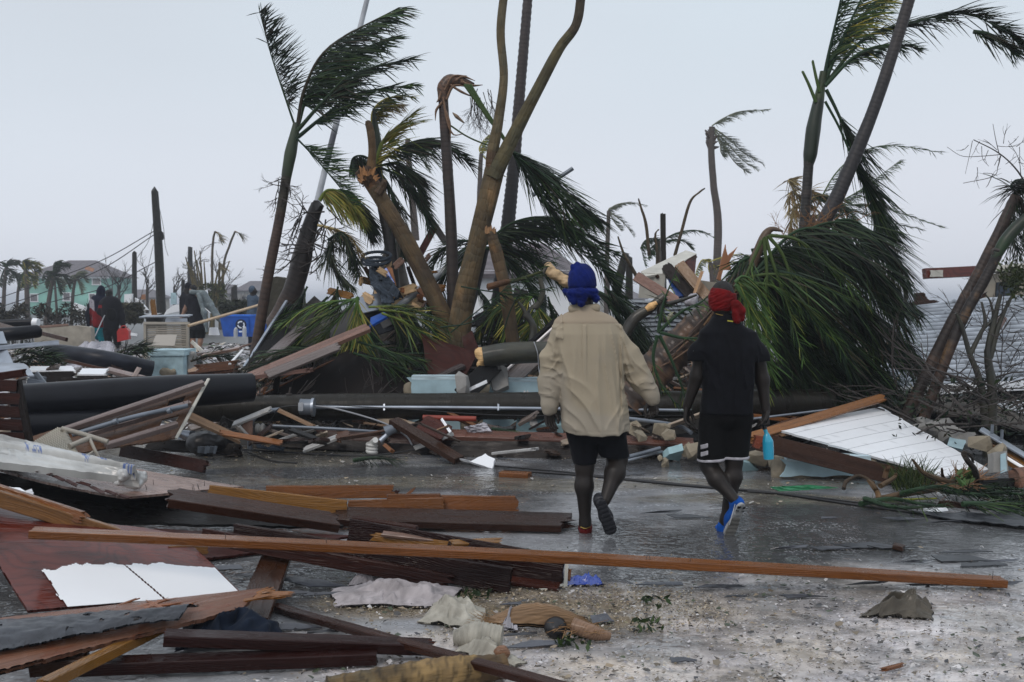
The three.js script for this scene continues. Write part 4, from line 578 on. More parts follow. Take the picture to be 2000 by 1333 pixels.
{ // crossed trunks at the right edge
  const t = tree('brown ringed palm trunk leaning right at the right edge'), d = 10.6, s = d / F, q = pts([[1752, 830], [1850, 650], [1920, 518], [1985, 384]], d); q[0].y = .15;
  part('trunk', limb(q, [13 * s, 11.5 * s, 10.5 * s, 10 * s], { seg: 14, bands: 26, band: .07, noise: .05, col: (f, a) => ((f * 26) % 1) < .12 ? [1.1, .85, .7] : f > .55 ? [.55, .45, .4] : [.36, .29, .26] }), mats.bark, t);
  const m = { n: 90, len: .36, width: .02, blow: .5, droop: .3, pal: [...DARKG, [.03, .03, .02]], from: 0, ragged: .6, stem: .014 };
  for (const q of [[[1985, 380], [1978, 400], [1975, 440], [1990, 500]], [[1985, 380], [2000, 400], [2010, 450], [2012, 540]], [[1988, 372], [2004, 360], [2020, 380], [2035, 430]], [[1985, 375], [1975, 365], [1984, 352], [2000, 350]]]) addFrond(t, pts(q, d), { ...m, wind: V(.3, -1, 0) });
  const u = tree('second palm at the right edge with glossy green shaft'), q2 = pts([[1786, 812], [1868, 652], [1925, 545], [1948, 500]], d - .3); q2[0].y = .1;
  part('trunk', limb(q2, [10.5 * s, 10 * s, 9.5 * s, 9 * s], { seg: 14, bands: 30, band: .05, noise: .05, col: (f, a) => vn(f * 22, a, 2) > .8 ? [1.5, 1.1, .5] : f < .3 ? [.8, .55, .4] : [.26, .22, .2] }), mats.bark, u);
  part('crown_shaft', limb(pts([[1944, 506], [1962, 474], [1985, 446], [2020, 414]], d - .3), [9 * s, 11.5 * s, 11.5 * s, 10 * s], { seg: 14, noise: .06, n: 16, col: (f, a) => vn(f * 6, a, 3) > .6 ? [.35, .5, .3] : [.5, .85, .38] }), mats.shaft, u);
  part('ring_scar', limb(pts([[1938, 497], [1940, 488], [1952, 490]], d - .42), [3 * s, 3 * s], { seg: 7, n: 8 }), mats.twig, u);
  const sh = tree('leafless grey-green shrub with crooked stems in front of metal roof', 'shrub', 'bare_shrub'), e = 10.2, k = e / F;
  const ls = [[[[1936, 850], [1938, 760], [1930, 690], [1944, 620], [1955, 575]], [11, 9, 7, 5, 4]], [[[1930, 840], [1918, 760], [1894, 690], [1880, 640], [1868, 612]], [9, 7, 5, 4, 3]], [[[1896, 692], [1914, 655], [1925, 630], [1918, 590]], [5, 4, 4, 2]], [[[1925, 640], [1940, 620], [1935, 590], [1925, 575]], [3, 3, 2, 1]], [[[1934, 700], [1950, 640], [1966, 600], [1968, 588]], [6, 5, 3, 2]], [[[1968, 600], [1985, 560], [2000, 530]], [3, 2, 1]]];
  for (const [p, r] of ls) { const q = pts(p, e); if (p[0][1] > 800) q[0].y = 0; part('stem', limb(q, r.map(x => x * k), { seg: 9, noise: .1, n: 24 }), mats.barkgreen, sh); }
  const tw = []; for (let i = 0; i < 26; i++) twigs(P(rr(1890, 1990), rr(580, 720), e + rr(-.2, .2)), V(rr(-.9, 1), rr(-.5, 1), rr(-.5, .5)).normalize(), rr(.15, .35), .006, 2, tw, { spread: .8 }); part('twig', join(tw), mats.twig, sh);
  part('foliage', leafCloud(null, 700, .03, [[.05, .07, .025], [.07, .085, .03], [.03, .045, .015]], () => { const p = P(1985 + rr(-1, 1) * rr(0, 40), 545 + rr(-1, 1) * rr(0, 45), e + rr(-.4, .4)); return p; }), mats.leaf, sh);
  const tw2 = []; const base = P(2012, 372, 11.5); for (const [a, b, cc] of [[[[2012, 372], [1985, 330], [1950, 298], [1902, 273]], .011], [[[1952, 300], [1945, 270], [1940, 242]], .005], [[[1955, 302], [1920, 305], [1880, 305], [1850, 287]], .005], [[[1955, 304], [1950, 325], [1940, 345], [1882, 358]], .007], [[[1940, 340], [1930, 362], [1926, 366]], .005], [[[1900, 275], [1895, 300], [1886, 340]], .004], [[[1918, 286], [1920, 310], [1932, 325]], .004], [[[1995, 345], [1990, 310], [1970, 275]], .005]]) tw2.push(limb(pts(a, 11.5), [b, b * .5], { seg: 5, noise: .1, n: 14 }));
  for (let i = 0; i < 14; i++) twigs(P(rr(1885, 2000), rr(275, 345), 11.5), V(rr(-1, 1), rr(-.6, 1), rr(-.3, .3)).normalize(), rr(.1, .2), .004, 1, tw2);
  one('bare_branch', 'fine leafless branch reaching in at the upper right edge', 'branch', join(tw2), mats.twig);
  // tangle of stripped brush
  const br = []; for (let i = 0; i < 52; i++) { const p = P(rr(1745, 2040), rr(745, 855), rr(9.6, 11)); if (p.y < 0) p.y = .03; twigs(p, V(rr(-1, 1), rr(-.15, .5), rr(-.5, .5)).normalize(), rr(.3, .75), rr(.006, .014), 2, br, { spread: .6 }); }
  const bt = thing('brush_tangle', 'tangle of stripped dark twigs below the metal roof at right', 'brush'); tag(bt, 0, 0, 0, 'stuff'); part('twig', join(br), mats.twig, bt); part('leaf', leafCloud(null, 900, .035, [...DARKG, [.03, .035, .02]], () => { const p = P(rr(1745, 2040), rr(740, 890), rr(9.4, 11)); if (p.y < 0.02) return null; return p; }), mats.leaf, bt);
}
// bright sprays lying on the heap
const spray = (label, list, o) => { const t = thing('palm_spray', label, 'palm frond', 'torn palm sprays on the heap'); for (const [p, d] of list) addFrond(t, pts(p, d), { n: 46, len: .46, width: .026, blow: .45, droop: .25, pal: BRIGHT, stem: .018, from: .05, wind: V(.6, -.4, 0), ...o }); return t; };
spray('bright green spray of leaves on the heap below yellow frond', [[[[700, 582], [660, 600], [610, 640], [570, 690]], 12.6], [[[700, 580], [665, 620], [640, 650], [620, 690]], 12.5], [[[702, 584], [650, 590], [600, 600], [545, 640]], 12.7]], { wind: V(-.7, -.5, 0), blow: .5 });
spray('yellow-green spray hanging down above long pale planks', [[[[698, 580], [700, 620], [706, 660], [712, 692]], 12.4], [[[698, 580], [690, 630], [686, 650], [684, 680]], 12.4]], { pal: [...YELLOW, ...BRIGHT], wind: V(.2, -1, 0), blow: .6 });
spray('green spray pointing right toward the leaning tan trunk', [[[[740, 605], [790, 612], [830, 632], [870, 670]], 12.5], [[[745, 612], [790, 630], [825, 655], [850, 690]], 12.4], [[[720, 600], [770, 600], [820, 610], [880, 640]], 12.6]], { wind: V(1, -.4, 0), pal: [...BRIGHT, ...YELLOW, ...GREEN] });
spray('dark green fronds flattened at left foot of heap', [[[[640, 680], [590, 690], [540, 705], [480, 722]], 12], [[[620, 690], [580, 700], [530, 712], [500, 732]], 11.9], [[[650, 690], [600, 680], [550, 688], [510, 700]], 12.1]], { pal: DARKG, wind: V(-.8, -.3, 0) });
spray('dark fronds flattened between red panels at heap centre', [[[[690, 690], [740, 705], [770, 716], [800, 728]], 12], [[[700, 668], [750, 684], [790, 696], [830, 704]], 12.1]], { pal: [...DARKG, ...GREEN], wind: V(.8, -.4, 0) });
spray('yellow-green spray behind cut log left of beige shirt', [[[[1040, 580], [1020, 600], [1000, 620], [985, 650]], 13], [[[1045, 585], [1050, 610], [1046, 630], [1040, 655]], 13], [[[1040, 580], [1000, 585], [970, 600], [940, 640]], 13.1]], { pal: [...YELLOW, ...BRIGHT], wind: V(-.3, -.7, 0) });
spray('green spray of leaf stems between the two walking men', [[[[1290, 650], [1330, 660], [1370, 664], [1400, 690]], 9.8], [[[1288, 655], [1310, 700], [1330, 750], [1340, 790]], 9.7], [[[1284, 655], [1276, 700], [1290, 750], [1330, 800]], 9.6], [[[1285, 650], [1330, 610], [1370, 590], [1400, 560]], 9.9], [[[1286, 650], [1290, 620], [1300, 580], [1325, 520]], 9.9]], { n: 14, len: .2, width: .02, from: .35, pal: [...BRIGHT, ...GREEN], stem: .02, wind: V(.3, -.6, 0) });
spray('dark frond stalks hatching over pale wall left of shirt', [[[[880, 650], [930, 610], [980, 570], [1060, 530]], 12.3], [[[860, 640], [930, 625], [990, 560], [1090, 480]], 12.2], [[[980, 660], [1000, 600], [1040, 540], [1090, 500]], 12.4], [[[900, 560], [960, 570], [1020, 575], [1080, 560]], 12.3]], { n: 16, len: .22, from: .4, pal: GREEN, stem: .011 });

{ // darker fronds packed into the heap
  const L = { n: 110, len: .5, width: .028, blow: .55, droop: .3, stem: .016, from: .03 };
  const D = (label, list, d, o) => { const t = thing('fallen_frond', label, 'palm frond', 'dark fronds packed into the heap'); list.forEach((p, i) => addFrond(t, pts(p, d + (i % 3) * .15), { ...L, pal: [...DARKG, ...DARKG, ...GREEN], ...o })); };
  D('dark fronds sagging below snapped dark palm at heap left', [[[600, 560], [580, 600], [550, 640], [520, 690]], [[640, 580], [610, 610], [590, 650], [570, 700]], [[660, 560], [650, 600], [630, 640], [600, 680]], [[560, 600], [540, 640], [520, 680], [500, 715]]], 13.4, { wind: V(-.4, -1, 0) });
  D('dark fronds slumped in the heap below hose coil', [[[700, 600], [720, 640], [730, 670], [740, 700]], [[760, 600], [780, 640], [790, 670], [800, 705]], [[720, 590], [690, 630], [670, 660], [650, 690]], [[790, 600], [820, 640], [830, 670], [840, 690]]], 13.1, { wind: V(.2, -1, 0) });
  D('dark fronds between leaning trunk and forked trunk foot', [[[840, 570], [850, 620], [860, 650], [850, 690]], [[900, 560], [880, 600], [860, 640], [840, 670]], [[820, 560], [800, 600], [790, 640], [780, 680]]], 13.9, { wind: V(-.2, -1, 0) });
  D('dark fronds slumped behind the tan stump and cut log', [[[930, 560], [960, 600], [980, 640], [1000, 690]], [[1010, 560], [1030, 600], [1040, 640], [1060, 690]], [[980, 590], [950, 620], [930, 650], [915, 690]], [[1040, 570], [1010, 610], [990, 650], [970, 690]], [[1070, 580], [1080, 610], [1084, 640], [1086, 680]]], 13.6, { wind: V(.1, -1, 0) });
  D('dark fronds sweeping behind tan shirt right shoulder', [[[1190, 600], [1220, 630], [1240, 660], [1250, 700]], [[1180, 560], [1215, 590], [1250, 640], [1275, 690]]], 13.0, { wind: V(.5, -1, 0) });
  D('dense dark fronds at foot of huge fallen crown', [[[1450, 600], [1500, 620], [1540, 680], [1560, 760]], [[1480, 620], [1540, 640], [1600, 690], [1640, 770]], [[1520, 600], [1600, 630], [1680, 690], [1720, 770]], [[1440, 640], [1470, 660], [1500, 710], [1520, 775]], [[1560, 620], [1640, 660], [1720, 720], [1760, 780]], [[1600, 560], [1690, 600], [1760, 660], [1800, 730]], [[1500, 660], [1560, 690], [1600, 730], [1620, 780]], [[1480, 560], [1520, 570], [1560, 620], [1580, 700]]], 11.0, { wind: V(.5, -1, 0), n: 160, len: .66, blow: .7 });
}

{ // splintered scraps nobody could count, over the heap and under the pole
  const cols = [[.03, .012, .008], [.10, .045, .026], [.2, .16, .14], [.012, .011, .011], [.32, .2, .12], [.05, .03, .02], [.42, .34, .26], [.014, .013, .014], [.26, .10, .03], [.5, .5, .5]], wm = wood('scrap', [1, 1, 1], .7);
  const mk = (n, f) => { const out = []; for (let i = 0; i < n; i++) { const [p, L, w] = f(), a = rr(0, 6.28), d = V(Math.cos(a), rr(-.25, .55), Math.sin(a) * .6).normalize(); out.push(board(p, p.clone().addScaledVector(d, L), { w, t: rr(.012, .04), n: V(rr(-.6, .6), 1, rr(-.6, .9)), jagA: .05, jagB: .07, col: cols[Math.floor(R() * cols.length)] })); } return join(out); };
  one('heap_scraps', 'splintered boards and scraps jumbled through the heap behind the pole', 'debris', mk(330, () => { const x = rr(-3.4, 4.2), d = rr(11.6, 14.2); return [V(x, heapH(x, d) + rr(-.03, .22), -d), rr(.15, .8), rr(.03, .16)]; }), wm, null, 'stuff');
  one('pole_scraps', 'broken dark scraps jammed beneath the fallen pole', 'debris', mk(130, () => [V(rr(-3.6, 3.9), rr(.02, .3), -rr(10, 11.2)), rr(.12, .7), rr(.03, .14)]), wm, null, 'stuff');
  one('left_scraps', 'broken scraps lying around the aqua pillar at left', 'debris', mk(150, () => { const d = rr(11.5, 19), p = P(rr(-30, 500), 700, d); return [V(p.x, rr(.02, .3), -d), rr(.2, 1), rr(.04, .2)]; }), wm, null, 'stuff');
  const tw = []; for (let i = 0; i < 110; i++) { const x = rr(-3.4, 5), d = rr(11.5, 14); twigs(V(x, heapH(x, d) + .02, -d), V(rr(-1, 1), rr(.1, 1), rr(-.5, .5)).normalize(), rr(.25, .7), rr(.006, .016), 2, tw); }
  one('heap_twigs', 'stripped twigs bristling from the heap behind the pole', 'twigs', join(tw), mats.twig, null, 'stuff');
}
// ---------- wreckage ----------
const at = q => q[3] === 'd' ? P(q[0], q[1], q[2]) : G(q[0], q[1], q[2] ?? 0);
const brd = (name, label, m, a, b, o = {}) => one(name, label, o.cat ?? name.split('_').pop(), board(at(a), at(b), o), mats[m], o.group);
const FACE = V(0, .12, 1);
const sh = (c, o) => sheet(at(c[0]), at(c[1]), at(c[2]), at(c[3]), o);
// foreground timber
{
  const A = at([60, 1041, .40]), B = at([1962, 1138, .035]);
  const t = thing('long_timber', 'long orange-brown timber lying right across the foreground', 'timber');
  part('beam', board(A, B, { w: .088, t: .044, n: V(0, 1, .05), bow: .012 }), mats.pine, t);
  for (const f of [.19, .29, .615, .62, .66, .985]) { const p = A.clone().lerp(B, f).add(V(0, .02, .02)); part('nail', limb([p, p.clone().add(V(rr(-.015, .015), rr(.03, .05), 0))], [.002, .0015], { seg: 5, n: 2, noise: 0 }), mats.twig, t); }
}
brd('plank', 'honey-coloured wide plank on edge with dark sawn end at left pile', 'honey', [405, 966, .235], [678, 996, .10], { w: .135, t: .05, n: FACE, endCol: [.2, .13, .1] });
brd('beam', 'orange beam at back of the honey plank, farthest of pile', 'pine', [518, 962, .13], [772, 960, .10], { w: .10, t: .09, n: FACE, jagB: .05, bow: .01 });
brd('beam', 'thick orange beam on edge with broken right end at pile centre', 'pine', [800, 984, .10], [1016, 986, .095], { w: .125, t: .09, n: FACE, jagB: .04, endCol: [.5, .4, .35] });
brd('plank', 'orange plank leaning against front of thick orange beam', 'pine', [678, 990, .10], [868, 984, .12], { w: .09, t: .04, n: FACE, col: [.9, .95, 1] });
brd('plank', 'short orange plank on top of pile beside thin raised splinter', 'pine', [755, 972, .16], [860, 972, .15], { w: .05, t: .1, n: FACE, col: [.8, .8, .8] });
brd('splinter', 'thin orange splinter sticking up from the plank pile', 'pine', [776, 982, .12], [812, 952, .22], { w: .02, t: .012, n: FACE, jagB: .05, jagA: .03 });
brd('splinter', 'small dark splinter sticking up left of thin orange splinter', 'redbrown', [770, 966, .13], [782, 953, .18], { w: .03, t: .012, n: FACE, jagB: .05, jagA: .02 });
brd('plank', 'wide brown plank below orange beams with ragged dark front edge', 'brown', [640, 1008, .075], [1136, 1022, .05], { w: .30, t: .05, n: V(0, 1, .1), jagA: .1, jagB: .16, col: [.7, .6, .6] });
brd('board', 'brown board with torn white strip slanting below honey plank', 'brown', [318, 970, .36], [662, 1022, .09], { w: .2, t: .06, n: V(.05, 1, .25), jagA: .1, jagB: .06, col: [1, .85, .8] });
brd('board', 'reddish narrow board right of honey plank sawn end', 'redbrown', [690, 1016, .10], [815, 1036, .06], { w: .06, t: .05, n: UPY });
brd('beam', 'long dark red beam on edge with square dark end', 'darkred', [455, 1046, .24], [1000, 1135, .068], { w: .135, t: .05, n: FACE, endCol: [.4, .5, .5] });
brd('board', 'dark red board in front with split orange upper edge', 'redbrown', [395, 1046, .26], [892, 1141, .045], { w: .085, t: .045, n: FACE, jagB: .12, col: [.85, .8, .8] });
brd('splinter', 'orange torn strip along top of dark red front board', 'pine', [640, 1080, .155], [842, 1124, .09], { w: .022, t: .012, n: FACE, jagA: .2, jagB: .12, col: [1, .62, .4] });
{
  const t = thing('boxed_beam', 'dark red boxed beam with pale metal-edged open end', 'beam');
  part('side', board(at([680, 1040, .22]), at([1103, 1115, .085]), { w: .165, t: .03, n: FACE }), mats.darkred, t);
  part('base', board(at([800, 1108, .06]), at([1096, 1146, .012]), { w: .14, t: .02, n: UPY, col: [2.2, 1.8, 1.6] }), mats.redbrown, t);
  part('metal_edge', board(at([1108, 1090, .16]), at([1104, 1150, .006]), { w: .02, t: .02, n: FACE, jagA: .02 }), mats.cream, t);
  part('metal_edge', board(at([1052, 1152, .01]), at([1106, 1142, .02]), { w: .03, t: .006, n: UPY, jagA: .03 }), mats.cream, t);
  part('torn_side', board(at([1111, 1108, .11]), at([1108, 1138, .03]), { w: .03, t: .02, n: FACE, jagA: .03, jagB: .02 }), mats.pine, t);
}
brd('splinter', 'torn orange splinter lying over the boxed beam top', 'honey', [876, 1062, .21], [986, 1057, .19], { w: .05, t: .02, n: V(0, 1, .4), jagA: .06, jagB: .12 });
brd('strip', 'narrow white-topped strip left of torn orange splinter', 'pinkwood', [745, 1043, .235], [882, 1058, .2], { w: .045, t: .02, n: V(0, 1, .3), jagB: .06 });
brd('strip', 'orange strip under white-topped strip on boxed beam', 'honey', [720, 1048, .21], [905, 1068, .18], { w: .05, t: .025, n: FACE, jagB: .1, jagA: .06 });
brd('plank', 'glossy brown plank pointing toward camera in left foreground', 'brown', [545, 1076, .13], [490, 1216, .03], { w: .165, t: .045, n: V(.1, 1, .1), jagA: .03, col: [1.1, .95, .8] });
brd('beam', 'orange beam slanting over red panel under long timber', 'honey', [-40, 962, .53], [376, 1093, .11], { w: .085, t: .055, n: FACE, col: [.8, .75, .8] });
brd('board', 'orange board at left edge above the slanting orange beam', 'pine', [-40, 948, .55], [172, 1016, .36], { w: .07, t: .05, n: FACE, jagB: .1 });
brd('block', 'short wood block beside end of slanting orange beam', 'honey', [322, 1076, .2], [402, 1072, .18], { w: .06, t: .1, n: FACE, jagA: .04, col: [.75, .7, .7] });
brd('block', 'small orange wood offcut alone on wet road', 'pine', [976, 926, .02], [1036, 929, .02], { w: .12, t: .045, n: UPY });
brd('beam', 'dark red beam along the bottom with broken orange end', 'darkred', [318, 1246, .15], [853, 1265, .05], { w: .085, t: .05, n: V(0, 1, .1), jagB: .05, endCol: [6, 5, 2.5], col: [1.3, 1.2, 1.2] });
brd('beam', 'lowest dark red beam with square end at the bottom', 'darkred', [130, 1304, .06], [739, 1282, .04], { w: .085, t: .055, n: V(0, 1, .1), col: [1.2, 1.1, 1.1] });
brd('batten', 'thin wet red-brown batten slanting down to the bottom edge', 'brown', [536, 1187, .015], [1120, 1350, .135], { w: .05, t: .035, n: V(0, 1, .15), col: [.9, .7, .7] });
brd('batten', 'orange batten poking out under the tar-papered sheet', 'honey', [80, 1342, .17], [352, 1208, .08], { w: .05, t: .045, n: V(0, 1, .3), jagB: .2 });
brd('block', 'brown block wedged under tar-papered sheet at lower left', 'brown', [62, 1300, .10], [170, 1290, .11], { w: .1, t: .06, n: V(0, 1, .2) });
brd('plank', 'dark purple-edged plank lying at water edge before propped panel', 'redbrown', [236, 880, .16], [410, 914, .06], { w: .12, t: .045, n: V(0, .2, 1), jagB: .08, col: [.9, .9, .9] });
// big sheets at the left
{
  const n2 = (u, v) => fb(u * 9, v * 5, 3, 4);
  const RP = one('red_plywood', 'glossy red-brown plywood panel with white band at lower left', 'panel', sh([[-90, 975, .46], [352, 1046, .25], [480, 1166, .03], [52, 1202, .05]], { nu: 130, nv: 90, t: .014, jag: .02, warp: (u, v) => .05 * Math.sin(u * 3) * Math.sin(v * 3.1) + .02 * fb(u * 3, v * 2, 1, 2), col: (u, v) => { const d = .72 + .5 * fb(u * 14, v * 3, 8, 3), st = 1 - .45 * sm(.5, .7, fb(u * 6, v * 7, 12, 3)); return [d * st, d * st, d * st]; } }), mats.redply);
  part('white_band', sh([[-90, 975, .464], [352, 1046, .254], [480, 1166, .034], [52, 1202, .054]], { nu: 200, nv: 130, t: .002, warp: (u, v) => .05 * Math.sin(u * 3) * Math.sin(v * 3.1) + .02 * fb(u * 3, v * 2, 1, 2), hole: (u, v) => { const k = v + (u - .5) * .12 + .07 * (n2(u * 2, v * 2) - .5); return k < .65 || u < .14 + .06 * n2(u * 3, v) || u > .985 || v > .985 || Math.abs(u - .56 - .2 * (v - .7)) < .005; } }), mats.white, RP);  // thin white layer over the lower part of the plywood
  const t = thing('tar_papered_sheet', 'splintered plywood sheet covered in torn black tar paper, bottom left', 'plywood');
  const C = [[-70, 1212, .24], [540, 1146, .15], [478, 1190, .13], [-70, 1338, .17]];
  part('plywood', sh(C, { nu: 70, nv: 24, t: .018, jag: .035, warp: (u, v) => .03 * Math.sin(v * 3.1), col: (u, v) => { const q = fb(u * 16, v * 30, 5, 3), e = sm(.55, .68, q) * .6; return [.8 * (1 - .1 * e), .62 * (1 - .45 * e), .5 * (1 - .6 * e)]; } }), mats.pinkwood, t);
  part('tar_paper', sh([[-70, 1222, .258], [395, 1190, .178], [352, 1216, .172], [-70, 1297, .205]], { nu: 90, nv: 34, t: .006, jag: .07, hole: (u, v) => fb(u * 16, v * 5, 21, 3) > .69, warp: (u, v) => .03 * Math.sin(v * 3.1) + .03 * fb(u * 7, v * 4, 7, 3) + .01 * fb(u * 30, v * 9, 2, 2), col: (u, v) => { const q = .7 + .8 * fb(u * 12, v * 7, 9, 4); return [q, q, q * 1.04]; } }), mats.tar, t);
  for (let i = 0; i < 7; i++) part('splinter', board(at([455 + i * 6, 1178 - i * 3, .15]), at([520 + rr(0, 62), 1165 - rr(0, 24), .18]), { w: rr(.015, .04), t: .01, n: V(0, 1, .3), jagA: .05, jagB: .12, col: [1, .8, .6] }), mats.honey, t);
  for (let i = 0; i < 6; i++) part('wood_shard', board(at([rr(150, 380), rr(1190, 1200), .2]), at([rr(250, 420), rr(1160, 1190), .2]), { w: rr(.01, .03), t: .006, n: V(0, 1, .1), jagA: .05, jagB: .1, col: [1.1, .7, .5] }), mats.honey, t);
  const s = thing('pale_sheet', 'pale wet plywood sheet under the white plastic roll at left', 'plywood');
  part('plywood', sh([[-90, 838, .54], [482, 951, .215], [240, 972, .295], [-90, 890, .50]], { nu: 110, nv: 36, t: .016, jag: .03, warp: (u, v) => -.03 * Math.sin(u * 3.1), hole: (u, v) => Math.hypot((u - .335) / .022, (v - .62) / .13) < 1, col: (u, v) => { const q = .75 + .5 * fb(u * 12, v * 6, 3, 3), e = v > .85 ? .55 : 1; return [q * e, q * e, q * e * 1.02]; } }), mats.tanply, s);
  for (let i = 0; i < 9; i++) part('splinter', board(at([20 + i * 26, 903 + i * 8 + rr(-3, 3), .47 - i * .02]), at([50 + i * 26, 914 + i * 8 + rr(-6, 6), .46 - i * .02]), { w: .025, t: .006, n: V(0, 1, .4), jagA: .06, jagB: .08 }), mats.rustply, s);
  for (let i = 0; i < 10; i++) { const p = at([rr(210, 460), rr(945, 960), .28]); part('nail', limb([p, p.clone().add(V(rr(-.01, .01), .04, .01))], [.0022, .0015], { seg: 5, n: 2, noise: 0 }), mats.twig, s); }
  one('dark_sheet', 'black sheet added as shade beneath the pale plywood sheet', 'panel', sh([[-90, 915, .36], [430, 965, .22], [690, 1036, .03], [-90, 1020, .12]], { nu: 50, nv: 20, jag: .05, t: .02, warp: (u, v) => .03 * fb(u * 6, v * 3, 2, 3) }), mats.black);  // black sheet stands in for the dark space under the pale plywood
  one('dark_sheet', 'dark broken panel lying under long timber beside red panel', 'panel', sh([[250, 1030, .10], [700, 1045, .06], [560, 1075, .02], [330, 1100, .03]], { nu: 40, nv: 16, jag: .04, t: .015 }), mats.rustply);
  one('white_strip', 'short white plastic strip leaning at left above red panel', 'strip', board(at([34, 973, .45]), at([66, 962, .47]), { w: .05, t: .006, n: FACE }), mats.white);
  one('white_board', 'pale grey broken board at left edge behind orange board', 'board', sh([[-40, 945, .45], [40, 952, .42], [118, 1000, .3], [-40, 1000, .36]], { nu: 20, nv: 10, jag: .02 }), mats.white);
  const r = thing('plastic_roll', 'flat bundle of white plastic sheeting with blue print at left', 'plastic sheeting');
  const mark = (u, v) => (hsh(Math.floor(u * 170), Math.floor(v * 15), 3) > .5 && hsh(Math.floor(u * 22), Math.floor(v * 3.2), 9) > .72 && v < .5) ? [.16, .28, .72] : null, rg = n => 1 - Math.abs(2 * n - 1);
  part('bundle', sheet(at([-90, 834, .62]), at([258, 921, .44]), at([272, 944, .35]), at([-90, 898, .53]), { nu: 220, nv: 50, t: .05, warp: (u, v) => .045 * Math.pow(Math.sin(Math.PI * clamp(v, .02, .98)), .5) * (v < .5 ? 1.15 : .8) - .03 * Math.exp(-Math.pow((v - .52) / .05, 2)) + .016 * rg(fb(u * 4, v * 7, 3, 3)) + .008 * rg(fb(u * 22, v * 9, 6, 2)), col: (u, v) => { const q = .86 + .2 * fb(u * 9, v * 8, 2, 3); return mark(u, v) ?? [q, q, q * .98]; } }), mats.bag, r);
  part('folded_end', lump([{ c: [at([240, 928, .41]), at([276, 932, .37]), .04, .034] }, { c: [at([276, 932, .37]), at([266, 947, .33]), .034, .03] }, { c: [at([266, 947, .33]), at([225, 944, .35]), .03, .02] }], { noise: .02, freq: 22, cell: .008, k: .02 }), mats.bag, r);
}
